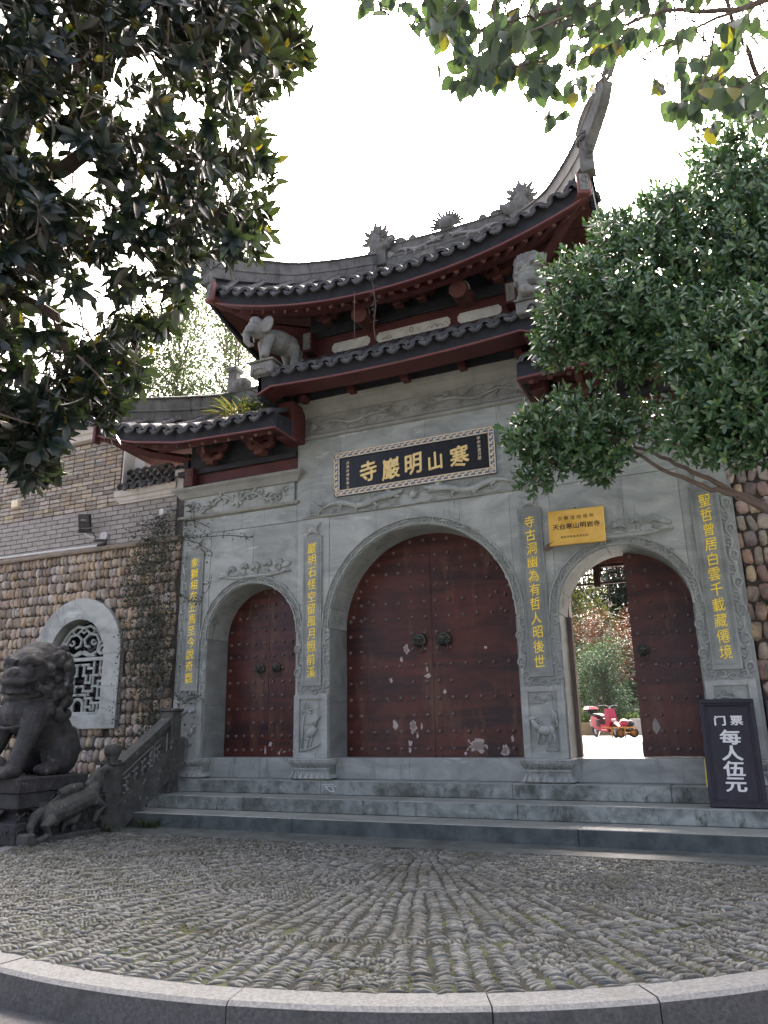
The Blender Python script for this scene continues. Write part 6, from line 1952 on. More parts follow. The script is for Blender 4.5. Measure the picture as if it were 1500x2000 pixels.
MB().loft([[(-1.08, -.2, CZ + .92), (-.66, -.2, CZ + .92), (-.66, .2, CZ + .92), (-1.08, .2, CZ + .92)], [(-1.02, -.15, CZ + 1.03), (-.74, -.15, CZ + 1.01), (-.74, .15, CZ + 1.01), (-1.02, .15, CZ + 1.03)]]).build('box_lid', scm, sct, True)
MB().tube([(-.80, 0, CZ + .72), (-.90, 0, CZ + .80)], .04, 6).build('box_rack', rub, sct)
MB().tube([(.62, .0, CZ + .22), (.50, 0, CZ + .55), (.36, 0, CZ + .95)], .035, 7).build('fork', chrome, sct)
MB().tube([(.26, -.34, CZ + 1.0), (.34, -.2, CZ + 1.02), (.36, 0, CZ + .97), (.34, .2, CZ + 1.02), (.26, .34, CZ + 1.0)], .02, 6).build('handlebar', rub, sct)
for d in (-1, 1):
    MB().tube([(.34, d * .2, CZ + 1.02), (.36, d * .26, CZ + 1.16)], .008, 5).ell((.37, d * .28, CZ + 1.2), (.03, .06, .045), 8, 6).build('mirror', rub, sct)
MB().loft([[(.42, -.07, CZ + .42), (.42, .07, CZ + .42), (.50, .07, CZ + .46), (.50, -.07, CZ + .46)], [(.66, -.07, CZ + .46), (.66, .07, CZ + .46), (.66, .07, CZ + .49), (.66, -.07, CZ + .49)], [(.84, -.06, CZ + .34), (.84, .06, CZ + .34), (.86, .06, CZ + .36), (.86, -.06, CZ + .36)]]).build('front_mudguard', scm, sct, True)
MB().tube([(-.86, 0, CZ + .55), (-.9, 0, CZ + .36)], [.1, .06], 6, flat=(0, .3)).build('rear_mudguard', chrome, sct)
MB().tube([(-.1, -.16, CZ + .2), (-.02, -.30, CZ + .01)], .014, 5).build('kick_stand', chrome, sct)
smt = Matrix.Translation(Vector((.02, 16.8, 0))) @ Matrix.Rotation(R(-52), 4, 'Z') @ Matrix.Scale(1.0, 4)
sct.matrix_basis = smt @ Matrix.Translation((0, 0, CZ)); W[sct.name] = sct.matrix_basis.copy()

# little orange push cart with a red helmet-like bundle
org = stuff_mat('orange_paint', (.36, .15, .03), (.42, .18, .045), 6, .5, .05, 30)
ct = thing('push_cart', (.6, 16.0, CZ), 'small orange two-wheeled cart carrying a red bundle beside the scooter', 'cart')
wheel(ct, (.60, 15.9, CZ + .16), .125, .03, org); wheel(ct, (.98, 16.1, CZ + .16), .125, .03, org)
q = MB().box(.02, 1.05, 15.78, 15.82, CZ + .30, CZ + .34).box(.02, 1.05, 16.2, 16.24, CZ + .30, CZ + .34)
for x in (.3, .55, .8, 1.02): q.box(x - .02, x + .02, 15.78, 16.24, CZ + .27, CZ + .30)
for x in (.35, .75): q.box(x - .018, x + .018, 15.78, 15.81, CZ, CZ + .30)
q.tube([(.60, 15.9, CZ + .16), (.98, 16.1, CZ + .16)], .018, 5)
q.build('frame', org, ct)
MB().ell((.72, 16.0, CZ + .45), (.17, .17, .13), 12, 8).build('red_bundle', scm, ct, 'all')
MB().ell((.88, 16.05, CZ + .43), (.15, .15, .12), 12, 8).build('black_bundle', rub, ct, 'all')
# planters
cer = stuff_mat('planter_glaze', (.28, .21, .11), (.34, .26, .15), 5, .5, .1, 30)
for k, x in enumerate((-2.15, -1.35, -.65)):
    p = thing('flower_pot', (x, 21.5, CZ), ['cream glazed flower pot at the far left of the courtyard row', 'cream glazed flower pot second in the courtyard row', 'cream glazed flower pot nearest the scooter'][k], 'pot', 'flower pots along the courtyard edge')
    MB().lathe([(.26, CZ), (.34, CZ + .40), (.37, CZ + .42), (.37, CZ + .48), (.33, CZ + .48), (.30, CZ + .36)], (x, 21.5, 0), 16).build('pot', cer, p, True)
tag(MB().box(.35, .95, 20.8, 21.2, CZ, CZ + .6, .02).build('cardboard_box', M['plaster']), 'pale carton standing behind the push cart in the courtyard', 'box')
tag(MB().box(-9, 9, 23.4, 23.7, CZ, CZ + .5, .02).build('planting_kerb', M['granite']), 'low stone edge of the courtyard planting bed', 'edging')
# ---------------------------------------------------------------- foliage
def leaf_template(w=.38, fold=.12, bend=.15, tip=.0):
    """leaf along +x, unit length; 6 stations"""
    st = [(0, .03), (.2, .72), (.45, 1.0), (.7, .82), (.9, .38), (1.0, .02)]
    vs = []
    for x, k in st:
        z = -bend * x * x
        vs += [(x, -w / 2 * k, z + fold * w * k), (x, 0, z), (x, w / 2 * k, z + fold * w * k)]
    fs = []
    for i in range(len(st) - 1):
        a = i * 3
        for d in (0, 1):
            fs += [(a + d, a + 3 + d, a + 4 + d), (a + d, a + 4 + d, a + 1 + d)]
    return vs, fs
def small_leaf(w=.36, fold=.15):
    vs = [(0, 0, 0), (.45, -w / 2, fold * w), (.45, 0, 0), (.45, w / 2, fold * w), (1, 0, -.06)]
    return vs, [(0, 1, 2), (0, 2, 3), (1, 4, 2), (2, 4, 3)]
def frame_to(d, upv, roll=0.0):
    d = Vector(d).normalized(); u = Vector(upv)
    s = u.cross(d)
    if s.length < 1e-4: s = d.orthogonal()
    s.normalize(); n = d.cross(s)
    m = Matrix((d, s, n)).transposed().to_4x4()
    return m @ Matrix.Rotation(roll, 4, 'X')
def leaf_m(p, d, size, roll=0.0, upv=(0, 0, 1), wsc=1.0):
    return Matrix.Translation(p) @ frame_to(d, upv, roll) @ Matrix.Diagonal((size, size * wsc, size, 1))
def vis_prio(m):
    p = project(m.translation)
    if p is None or not (-10 < p[0] < 1510 and -10 < p[1] < 2010): return -1
    return m.to_scale().x / p[2]
def inside(poly, x, y):
    c = False; j = len(poly) - 1
    for i in range(len(poly)):
        xi, yi = poly[i]; xj, yj = poly[j]
        if (yi > y) != (yj > y) and x < (xj - xi) * (y - yi) / (yj - yi) + xi: c = not c
        j = i
    return c
rv = lambda: Vector((rng.gauss(0, 1), rng.gauss(0, 1), rng.gauss(0, 1))).normalized()

# ---- magnolia on the left, overhanging the wall
mag = thing('magnolia_tree', (-4.6, -5.6, RZ), 'large magnolia with glossy dark leaves overhanging the left wall and sky', 'tree')
mleaf = leaf_mat('magnolia_leaf', (.008, .016, .015), (.018, .031, .024), under=(.026, .024, .016), yellow=(.13, .12, .015), trans=.15, rough=.28, ytail=.02, tint=(2.4, 2.2, .5))
lv, lf_ = leaf_template(.40, .16, .18)
mleaf_me = [MB().add(lv, lf_).mesh('leaf', mleaf, 'all')]
lv2, lf2 = leaf_template(.34, .2, .3)
mleaf_me.append(MB().add(lv2, lf2).mesh('leaf', mleaf, 'all'))
poly = [(-260, -240), (560, -240), (585, 20), (600, 120), (560, 165), (520, 185), (500, 240), (525, 300), (545, 350), (530, 420), (535, 470), (500, 500), (440, 520), (385, 500), (365, 590), (330, 640), (290, 700), (262, 770), (235, 800), (200, 830), (140, 800), (120, 860), (100, 940), (60, 950), (-10, 900), (-260, 1000)]
holes = [(150, 345, 34), (245, 175, 34), (270, 140, 26), (185, 545, 26), (240, 590, 30), (165, 625, 32), (80, 615, 22), (140, 300, 20), (250, 210, 22), (395, 190, 24), (430, 260, 18), (305, 580, 24), (275, 500, 22), (90, 690, 16), (60, 270, 18), (120, 40, 14), (350, 330, 14), (200, 430, 15), (300, 420, 14), (355, 200, 22)]
tips = []
tries = 0
while len(tips) < 2300 and tries < 20000:
    tries += 1
    u, v = rng.uniform(-250, 600), rng.uniform(-230, 990)
    if not inside(poly, u, v): continue
    if any((u - a) ** 2 + (v - b) ** 2 < (r + 16) ** 2 for a, b, r in holes) and rng.random() < .9: continue
    if mnoise.noise(Vector((u * .012, v * .012, 2))) < -.22 and rng.random() < .6: continue
    d = rng.triangular(4.6, 8.4, 6.6)
    if v > 780: d = rng.uniform(4.8, 6.2)
    tips.append(at_depth(u, v, d))
for u, v, d in ((60, 905, 5.2), (45, 925, 5.0), (100, 845, 5.4), (15, 870, 5.2), (85, 815, 5.6), (30, 800, 5.4), (232, 800, 5.9), (200, 790, 5.8), (215, 840, 5.7), (160, 810, 5.7), (575, 40, 6.2), (560, 100, 6.4), (595, 125, 6.4), (535, 140, 6.3), (505, 290, 6.2), (530, 345, 6.2), (480, 440, 6.1), (510, 465, 6.1), (520, 420, 6.2), (450, 495, 6.0), (420, 490, 6.0), (350, 600, 6.1), (330, 560, 6.1)):
    tips.append(at_depth(u, v, d))
lm = []
tw = MB()
hub = at_depth(-160, 330, 6.3)
for p in tips:
    ax = (p - hub).normalized() * .7 + Vector((0, 0, rng.uniform(-.3, .6))) + rv() * .55
    ax.normalize()
    n = rng.randint(8, 13)
    a0 = rng.uniform(0, 6)
    side = ax.orthogonal().normalized()
    for k in range(n):
        a = a0 + k * 2.399
        t = k / n
        el = .45 + .75 * (1 - t)
        d = ax * math.cos(el) + (side * math.cos(a) + ax.cross(side) * math.sin(a)) * math.sin(el)
        d += Vector((0, 0, -.12))
        lm.append(leaf_m(p - ax * (.08 * (1 - t)), d, rng.uniform(.10, .175), rng.uniform(-.4, .4), upv=ax))
    if rng.random() < .45:
        q0 = p - ax * rng.uniform(.12, .28) + rv() * .08
        tw.tube([q0 + (rv() + Vector((0, 0, .4))) * .14, q0, p], [.008, .007, .005], 4)
# sparse single leaves in between
for k in range(4500):
    u, v = rng.uniform(-240, 590), rng.uniform(-230, 960)
    if not inside(poly, u, v) or any((u - a) ** 2 + (v - b) ** 2 < (r + 6) ** 2 for a, b, r in holes): continue
    lm.append(leaf_m(at_depth(u, v, rng.uniform(5, 8)), rv() + Vector((0, 0, -.4)), rng.uniform(.10, .17), rng.uniform(-1, 1)))
scatter(mag, 'leaf', mleaf_me, lm, [vis_prio(m) for m in lm], 'crown')
tw.build('twigs', M['bark'], mag, True)['kind'] = 'stuff'
def limb(par, pts, rad, mat='bark', name='limb'):
    P = [at_depth(*p) for p in pts]
    out = []; rr = []
    for i in range(len(P) - 1):
        for k in range(5):
            t = k / 5
            q = P[i].lerp(P[i + 1], t); q += rv() * .012
            out.append(q); rr.append(rad[i] + (rad[i + 1] - rad[i]) * t)
    out.append(P[-1]); rr.append(rad[-1])
    return MB().tube(out, rr, 8).build(name, M[mat], par, True)
base = Vector((-5.2, -6.0, RZ - .1))
tp = at_depth(-160, 520, 6.6)
MB().tube([(tp.x - .15, tp.y, RZ - .1), (tp.x - .1, tp.y, .4), (tp.x, tp.y, 1.6), tp, at_depth(-120, 250, 6.6), at_depth(-60, -120, 6.6)], [.26, .21, .19, .17, .14, .08], 10).build('trunk', M['bark'], mag, True)
limb(mag, [(-150, 520, 6.6), (10, 320, 6.6), (70, 160, 6.7), (140, 108, 6.7), (330, 85, 6.6), (480, 60, 6.5)], [.14, .11, .095, .08, .05, .02])
limb(mag, [(-140, 420, 6.6), (40, 330, 6.6), (120, 335, 6.6), (190, 278, 6.6), (300, 282, 6.5), (420, 330, 6.4), (500, 430, 6.3)], [.12, .09, .07, .06, .04, .025, .012])
limb(mag, [(190, 278, 6.6), (260, 330, 6.4), (340, 350, 6.3), (375, 420, 6.2), (372, 470, 6.2)], [.045, .03, .022, .016, .008])
limb(mag, [(-150, 600, 6.4), (0, 560, 6.2), (110, 620, 6.1), (140, 720, 6.0), (190, 790, 5.9), (235, 815, 5.8)], [.10, .06, .04, .026, .018, .008])
limb(mag, [(0, 560, 6.2), (130, 470, 6.2), (250, 470, 6.2), (340, 540, 6.1)], [.05, .035, .022, .01])
limb(mag, [(-120, 700, 5.6), (0, 780, 5.4), (60, 850, 5.3), (70, 900, 5.2)], [.05, .03, .02, .01])

# ---- broad-leaved bough across the upper right
bou = thing('broadleaf_bough', (6.4, -7.2, RZ), 'broad-leaved tree bough hanging into the upper right sky', 'tree')
bleaf = leaf_mat('bough_leaf', (.032, .056, .034), (.060, .092, .050), under=(.06, .085, .052), yellow=(.17, .16, .02), trans=.30, rough=.5, ytail=.03)
lv, lf_ = leaf_template(.60, .10, .22)
bl_me = [MB().add(lv, lf_).mesh('leaf', bleaf, 'all')]
lv2, lf2 = leaf_template(.68, .16, .1)
bl_me.append(MB().add(lv2, lf2).mesh('leaf', bleaf, 'all'))
poly2 = [(690, -80), (1620, -80), (1620, 260), (1500, 225), (1440, 230), (1390, 240), (1345, 265), (1325, 235), (1290, 205), (1240, 170), (1205, 145), (1160, 160), (1135, 195), (1105, 250), (1085, 240), (1060, 185), (1010, 185), (950, 205), (900, 180), (872, 165), (890, 130), (850, 110), (820, 85), (800, 40), (770, 15), (735, 30), (700, 35)]
lm = []; tw = MB()
sprays = []
k = 0
while len(sprays) < 170:
    u, v = rng.uniform(690, 1600), rng.uniform(-70, 250)
    if not inside(poly2, u, v + 20): continue
    if u > 1180 and v < 140 and rng.random() < .52: continue
    if 1190 < u < 1330 and 60 < v < 160 and rng.random() < .5: continue
    sprays.append((u, v, rng.uniform(3.6, 5.0)))
sprays += [(710, 5, 4.2), (735, -5, 4.2), (885, 150, 4.1), (935, 165, 4.0), (905, 120, 4.1), (1095, 225, 4.0), (1050, 160, 4.0), (1120, 180, 4.0), (1310, 215, 4.1), (1345, 215, 4.1), (1390, 200, 4.2), (1330, 160, 4.2), (960, 150, 4.0), (990, 130, 4.1)]
for u, v, d in sprays:
    p = at_depth(u, v, d)
    n = rng.randint(4, 6)
    dirx = CR * rng.uniform(-1, .4) + Vector((0, 0, -rng.uniform(.1, .6))) + rv() * .4
    dirx.normalize()
    start = p - dirx * rng.uniform(.12, .2)
    tw.tube([start - dirx * .25 + Vector((0, 0, .12)), start, p], [.006, .0045, .003], 4)
    for k in range(n):
        t = k / (n - 1)
        q = start.lerp(p, t)
        dd = Vector((0, 0, -1)) * rng.uniform(.5, 1.1) + dirx * .5 + rv() * .55
        lm.append(leaf_m(q, dd, rng.uniform(.08, .13), rng.uniform(-.9, .9), upv=-fwd + rv() * .5))
scatter(bou, 'leaf', bl_me, lm, [vis_prio(m) for m in lm], 'crown')
tw.build('twigs', M['bark'], bou, True)['kind'] = 'stuff'
for pts, rad in (([(1660, -60, 4.6), (1440, 20, 4.5), (1300, 20, 4.4), (1180, 60, 4.3), (1090, 90, 4.2)], [.03, .016, .011, .008, .004]), ([(1640, 180, 4.7), (1490, 160, 4.6), (1440, 60, 4.5), (1400, -60, 4.5)], [.02, .016, .013, .01]),
                 ([(1440, 20, 4.5), (1250, 110, 4.3), (1240, 150, 4.2)], [.010, .006, .003]), ([(1300, -60, 4.4), (1050, 30, 4.2), (1030, 110, 4.1)], [.012, .008, .003]), ([(1300, -70, 4.4), (1000, -30, 4.2), (800, -10, 4.2), (720, -20, 4.2)], [.012, .008, .005, .003]), ([(1050, 30, 4.2), (930, 60, 4.1), (900, 120, 4.1)], [.007, .005, .003])):
    limb(bou, pts, rad, 'bark')
tb = Vector((6.9, -6.6, 0))
MB().tube([(tb.x, tb.y, RZ - .1), (tb.x - .05, tb.y, 1.5), (tb.x - .1, tb.y + .1, 3.2), at_depth(1660, -60, 4.6)], [.2, .16, .11, .03], 10).build('trunk', M['bark'], bou, True)

# ---- osmanthus leaning in from the right
osm = thing('osmanthus_tree', (5.6, -2.9, GZ), 'dense evergreen tree with small glossy leaves covering the right wing roof', 'tree')
oleaf = leaf_mat('osmanthus_leaf', (.032, .084, .042), (.098, .185, .075), under=(.07, .13, .06), yellow=(.2, .26, .05), trans=.15, rough=.22, ytail=.012, spec=.8)
sv, sf = small_leaf(.38, .2)
ov, of = leaf_template(.46, .16, .12)
ov = [ov[i] for i in (0, 3, 4, 5, 9, 10, 11, 16)]; of = [(0, 1, 2), (0, 2, 3), (1, 4, 5), (1, 5, 2), (2, 5, 6), (2, 6, 3), (4, 7, 5), (5, 7, 6)]
ol_me = [MB().add(ov, of).mesh('leaf', oleaf, 'all')]
clumps = []     # (u, v, depth, radius px)
for c in ((1130, 560, 7.4, 75), (1200, 480, 7.6, 55), (1260, 520, 7.5, 90), (1120, 640, 7.3, 80), (1210, 620, 7.2, 100), (1085, 680, 7.3, 46), (1215, 690, 7.2, 62), (1290, 650, 7.1, 92), (1330, 560, 7.4, 100), (1320, 440, 7.7, 78), (1410, 400, 7.8, 110), (1480, 300, 7.9, 95), (1480, 420, 7.6, 110), (1420, 520, 7.4, 110), (1500, 560, 7.2, 110), (1400, 640, 7.0, 95),
          (1255, 815, 7.1, 46), (1130, 840, 7.0, 78), (1060, 850, 7.0, 62), (1180, 870, 7.0, 65), (1080, 900, 6.95, 42), (1020, 862, 7.0, 36), (1190, 815, 7.2, 40), (1110, 775, 7.1, 22), (1045, 935, 6.9, 26), (1170, 912, 6.95, 34),
          (1420, 700, 6.4, 100), (1480, 640, 6.4, 85), (1390, 790, 6.3, 85), (1330, 850, 6.3, 46), (1450, 800, 6.3, 90), (1500, 740, 6.3, 100), (1400, 860, 6.3, 50), (1480, 870, 6.3, 50), (1360, 690, 6.6, 70), (1560, 480, 7.2, 120), (1570, 680, 6.6, 120), (1560, 850, 6.4, 90), (1290, 410, 7.8, 50), (1200, 440, 7.7, 34), (1390, 300, 7.9, 50)):
    clumps.append(c)
lm = []; tw = MB()
for (u, v, d, r) in clumps:
    ns = int(r * r / 27)
    for k in range(ns):
        a = rng.uniform(0, 2 * PI)
        dirn = rv()
        rad = r * .86 * (rng.random() ** .34)
        c0 = at_depth(u, v, d); pxm = d / FPX
        p = c0 + dirn * rad * pxm * (1 + .22 * rng.uniform(-1, 1))
        out = (dirn + Vector((-.25, -.2, .35)) + rv() * .5).normalized()
        n = rng.randint(5, 8)
        tip = p + out * rng.uniform(.06, .12)
        if k % 3 == 0: tw.tube([p - out * .12, tip], [.004, .002], 3)
        side = out.orthogonal().normalized()
        for i in range(n):
            t = i / n; an = i * 2.4 + a
            e = 1.0 - .55 * t
            dd = out * math.cos(e) + (side * math.cos(an) + out.cross(side) * math.sin(an)) * math.sin(e)
            lm.append(leaf_m(p.lerp(tip, t), dd, rng.uniform(.05, .098), rng.uniform(-.5, .5), upv=out))
scatter(osm, 'leaf', ol_me, lm, [vis_prio(m) for m in lm], 'crown')
tw.build('twigs', M['bark_pale'], osm, True)['kind'] = 'stuff'
limb(osm, [(1600, 1035, 6.5), (1500, 992, 6.6), (1440, 965, 6.7), (1390, 955, 6.7), (1290, 915, 6.8), (1215, 868, 7.0), (1150, 840, 7.0)], [.07, .05, .035, .024, .018, .013, .006], 'bark_pale')
limb(osm, [(1440, 962, 6.7), (1370, 930, 6.75), (1290, 890, 6.85), (1230, 870, 7.0), (1200, 800, 7.1), (1210, 700, 7.2)], [.03, .022, .018, .013, .01, .006], 'bark_pale')
limb(osm, [(1600, 1000, 6.4), (1560, 860, 6.5), (1500, 760, 6.7), (1400, 620, 7.0), (1350, 520, 7.3)], [.07, .06, .045, .03, .015], 'bark_pale')
limb(osm, [(1500, 875, 6.6), (1380, 874, 6.7), (1300, 868, 6.8), (1240, 850, 6.9)], [.022, .016, .012, .006], 'bark_pale')
p0 = at_depth(1600, 1035, 6.5)
MB().tube([(p0.x + .1, p0.y - .05, GZ - .3), (p0.x + .05, p0.y, .6), (p0.x, p0.y, 1.6), p0, at_depth(1600, 1000, 6.4)], [.13, .11, .10, .085, .07], 10).build('trunk', M['bark_pale'], osm, True)
MB().box(p0.x - .5, p0.x + 6, p0.y - 1.2, p0.y + 1.2, RZ, GZ - .02).build('planting_ground', M['mortar'], kind='structure')

# ---- generic crowns for trees behind the gate
def back_tree(name, label, base, h, cr, mat, n, size, group=None, trunk_r=.12, low=.35, squash=1.0, nclump=14, bark='bark', col=None, sparse=False):
    t = thing(name, base, label, 'tree', group)
    B0 = Vector(base)
    mats = []
    tr = MB()
    top = B0 + Vector((0, 0, h))
    tr.tube([B0 - Vector((0, 0, .1)), B0 + Vector((rng.uniform(-.1, .1), 0, h * .4)), B0 + Vector((rng.uniform(-.3, .3), rng.uniform(-.2, .2), h * .9))], [trunk_r, trunk_r * .7, trunk_r * .15], 7)
    cc = []
    for k in range(nclump):
        zz = rng.uniform(low, 1.0) * h
        f = 1 - abs((zz / h - low) / (1 - low) - .42) * 1.15
        a = rng.uniform(0, 2 * PI); rr = cr * max(.15, f) * math.sqrt(rng.random())
        c = B0 + Vector((rr * math.cos(a), rr * math.sin(a), zz))
        s_ = cr * rng.uniform(.30, .5)
        cc.append((c, s_))
        tr.tube([B0 + Vector((0, 0, max(h * .25, zz - cr * .6))), c], [trunk_r * .3, trunk_r * .08], 5)
    for k in range(n):
        c, s_ = cc[rng.randrange(len(cc))]
        d = rv(); d.z *= squash
        p = c + d * s_ * rng.random() ** .45
        mats.append(np.array(leaf_m(p, d + rv() * .8 + Vector((0, 0, -.2)), size * rng.uniform(.6, 1.3), rng.uniform(-1, 1))))
    tr.build('trunk', M[bark], t, True)
    me = joined('crown', sv, sf, mats, mat)
    o = put(bpy.data.objects.new('crown', me), t); o['kind'] = 'stuff'
    return t
lg = leaf_mat('leaf_hazed', (.05, .08, .04), (.09, .12, .065), tint=(1.6, 1.7, 1.1), trans=.4, rough=.6)  # haze put into the colour: translucent tint paled so leaves look bleached
lb = leaf_mat('leaf_blue_green', (.026, .055, .036), (.055, .095, .062), trans=.15, rough=.75, spec=.25)
ly_ = leaf_mat('leaf_yellow_green', (.055, .068, .022), (.10, .11, .036), trans=.2, rough=.6)
lr = leaf_mat('leaf_rust', (.085, .030, .02), (.135, .054, .032), trans=.15, rough=.6)
ld = leaf_mat('leaf_dark', (.012, .024, .017), (.026, .042, .03), trans=.15, rough=.6)
# courtyard trees framed by the open door
back_tree('round_shrub_tree', 'round dark green clipped tree behind the scooter', (-.55, 22.5, CZ), 3.5, 1.75, lb, 7000, .12, low=.34, nclump=34)
back_tree('rust_tree', 'rust-red leaved tree behind the round green tree', (-1.3, 28, CZ), 5.4, 1.9, lr, 5000, .13, low=.42, nclump=24)
back_tree('orange_tree', 'orange-brown leaved tree at the right behind the rust tree', (.1, 29.5, CZ), 5.6, 1.7, lr, 4500, .14, low=.4, nclump=22)
back_tree('tall_green_tree', 'tall yellow-green tree at the left of the courtyard view', (-3.9, 33, CZ), 8.6, 2.7, ly_, 14000, .22, low=.2, nclump=50)
for k, (x, y, h, cr, lab) in enumerate(((-1.6, 40, 11.5, 3.2, 'dark tall evergreen deep in the middle of the courtyard view'), (-5.0, 41, 12.5, 3.6, 'dark evergreen behind the tall yellow-green tree'), (1.6, 39, 11, 3.2, 'dark broad evergreen at the right end of the courtyard'))):
    back_tree('dark_tree', lab, (x, y, CZ), h, cr, ld, 8500, .36, low=.05, nclump=44, trunk_r=.2)
# bare twiggy tree and fan palm
bt = thing('bare_tree', (1.6, 25.5, CZ), 'leafless pale twiggy tree beside the rust-coloured trees', 'tree')
tr = MB().tube([(1.6, 25.5, CZ - .1), (1.5, 25.5, 2.2), (1.3, 25.4, 3.4)], [.1, .08, .05], 7)
for k in range(70):
    a = rng.uniform(0, 2 * PI); s0 = Vector((1.4, 25.5, rng.uniform(2.0, 4.4)))
    e = s0 + Vector((math.cos(a) * rng.uniform(.8, 2.2), math.sin(a) * rng.uniform(.5, 1.5), rng.uniform(-.1, 1.4)))
    tr.tube([s0, s0.lerp(e, .5) + Vector((0, 0, .3)), e + Vector((0, 0, -.3))], [.022, .014, .006], 4)
tr.build('trunk', M['bark_pale'], bt)
wt_ = thing('weeping_tree', (3.1, 12, CZ), 'pale bare weeping twigs hanging at the top of the doorway view', 'tree')
tr = MB().tube([(4.6, 12.3, CZ - .1), (4.4, 12.3, 3.0), (3.6, 12.2, 5.0)], [.12, .09, .05], 7)
for k in range(46):
    s0 = Vector((rng.uniform(2.4, 3.6), 12 + rng.uniform(-.4, .4), rng.uniform(4.2, 5.1)))
    e = s0 + Vector((rng.uniform(-1.1, -.2), rng.uniform(-.3, .3), -rng.uniform(.5, 1.6)))
    tr.tube([s0 + Vector((.6, 0, .1)), s0, s0.lerp(e, .5) + Vector((-.2, 0, .2)), e], [.02, .014, .010, .005], 4)
tr.build('trunk', M['plaster'], wt_)
pm_ = thing('cycad', (1.0, 21.9, CZ), 'dark green cycad with arching fronds behind the push cart', 'plant')
tr = MB().tube([(1.0, 21.9, CZ - .05), (1.0, 21.9, CZ + .7)], [.16, .14], 8); tr.build('stem', M['bark'], pm_, True)
fm_ = []
for k in range(22):
    a = 2 * PI * k / 22 + rng.uniform(-.1, .1); up_ = rng.uniform(.3, 1.3); L_ = rng.uniform(1.1, 1.5)
    for i in range(26):
        t = i / 26
        c = Vector((1.0 + L_ * t * math.cos(a), 21.9 + L_ * t * math.sin(a), CZ + .7 + up_ * (t * 1.6 - t * t * 1.5)))
        for d in (-1, 1):
            dd = Vector((-math.sin(a) * d, math.cos(a) * d, .1)) + Vector((math.cos(a), math.sin(a), 0)) * .5
            fm_.append(np.array(leaf_m(c, dd, .22 * (1 - .5 * t), 0, wsc=.35)))
o = put(bpy.data.objects.new('fronds', joined('fronds', sv, sf, fm_, ld)), pm_); o['kind'] = 'stuff'
def bush(name, label, c, r, mat, n, size, cat='bush'):
    t = thing(name, c, label, cat)
    C0 = Vector(c); mm = []
    for k in range(n):
        d = rv(); d.z = abs(d.z)
        p = C0 + Vector((d.x * r[0], d.y * r[1], d.z * r[2])) * rng.random() ** .4
        mm.append(np.array(leaf_m(p, d + rv() * .6, size * rng.uniform(.6, 1.3), rng.uniform(-1, 1), wsc=.7)))
    o = put(bpy.data.objects.new('foliage', joined('foliage', sv, sf, mm, mat)), t); o['kind'] = 'stuff'
bush('bush', 'low grassy green bush right of the scooter', (.3, 22.3, CZ), (.8, .5, .7), lg, 1500, .25)
bush('bush', 'mixed green bush behind the flower pots', (-1.5, 22.2, CZ), (.9, .6, 1.0), lg, 1800, .2)
bush('bush', 'brownish bush under the round tree at left', (-2.6, 23.0, CZ), (1.0, .6, 1.3), ly_, 1500, .2)
bush('hedge', 'dark hedge closing the back of the courtyard', (0, 25.5, CZ), (9, 1.0, 2.2), ld, 5000, .24, 'hedge')

# trees behind the left wing
back_tree('feathery_tree', 'pale feathery green tree behind the left wing roof', (-12.6, 9.5, CZ), 15.5, 2.0, lg, 24000, .12, low=.45, nclump=90, bark='bark_pale')
back_tree('thin_tree', 'thin-stemmed sparse tree glowing behind the elephant', (-9.7, 9.0, CZ), 17.5, 2.2, lg, 15000, .12, low=.5, nclump=90, bark='bark_pale', trunk_r=.08)
back_tree('thin_tree', 'sparse yellowish tree furthest left behind the magnolia', (-14.8, 9.5, CZ), 16.5, 2.6, ly_, 15000, .13, low=.4, nclump=70, bark='bark_pale')
back_tree('thin_tree', 'second thin-stemmed tree between elephant and left roof horn', (-11.3, 10.5, CZ), 19.0, 2.2, lg, 16000, .13, low=.5, nclump=90, bark='bark_pale', trunk_r=.08)
MB().box(-30, 30, 62, 66, -2, 11).build('wooded_hill', M['mortar'], kind='structure')
hm = []
for k in range(9000):
    x = rng.uniform(-32, 32); z = rng.uniform(0, 13); hm.append(np.array(leaf_m(Vector((x, 61 + rng.uniform(-2.5, .9), z)), rv(), rng.uniform(.7, 1.6), 0, wsc=1.6)))
o = put(bpy.data.objects.new('hill_wood', joined('hill_wood', sv, sf, hm, ld))); tag(o, 'dark wood covering the hill behind the temple courtyard', 'wood', kind='stuff')

# ---- ivy on the wall corner and first pillar
ivl = leaf_mat('ivy_leaf', (.014, .024, .012), (.035, .05, .025), trans=.2, rough=.6)
iv = thing('ivy', (-4.6, -.05, GZ), 'dark ivy creeping over the stone wall corner and the leftmost pillar', 'ivy')
im = []; stm = MB()
def ivy_density(x, z):
    c = -4.55 + .25 * math.sin(z * 1.6)
    wd = .55 if z < 3.2 else .40
    d = math.exp(-((x - c) / wd) ** 2)
    return d * (.55 + .6 * mnoise.noise(Vector((x * 2.2, z * 2.2, 7))))
k = 0
while k < 17000:
    x = rng.uniform(-5.7, -3.55); z = rng.uniform(-.4, 4.35)
    k += 1
    if rng.random() > max(0, ivy_density(x, z)) * 1.35 or x < -5.32: continue
    if x > -4.15 and z < 3.3 and rng.random() < .95: continue
    im.append(np.array(leaf_m(Vector((x, rng.uniform(-.16, -.06), z)), Vector((rng.uniform(-1, 1), -.3, rng.uniform(-1, .4))), rng.uniform(.03, .065), rng.uniform(-.6, .6), upv=(0, -1, .3), wsc=1.7)))
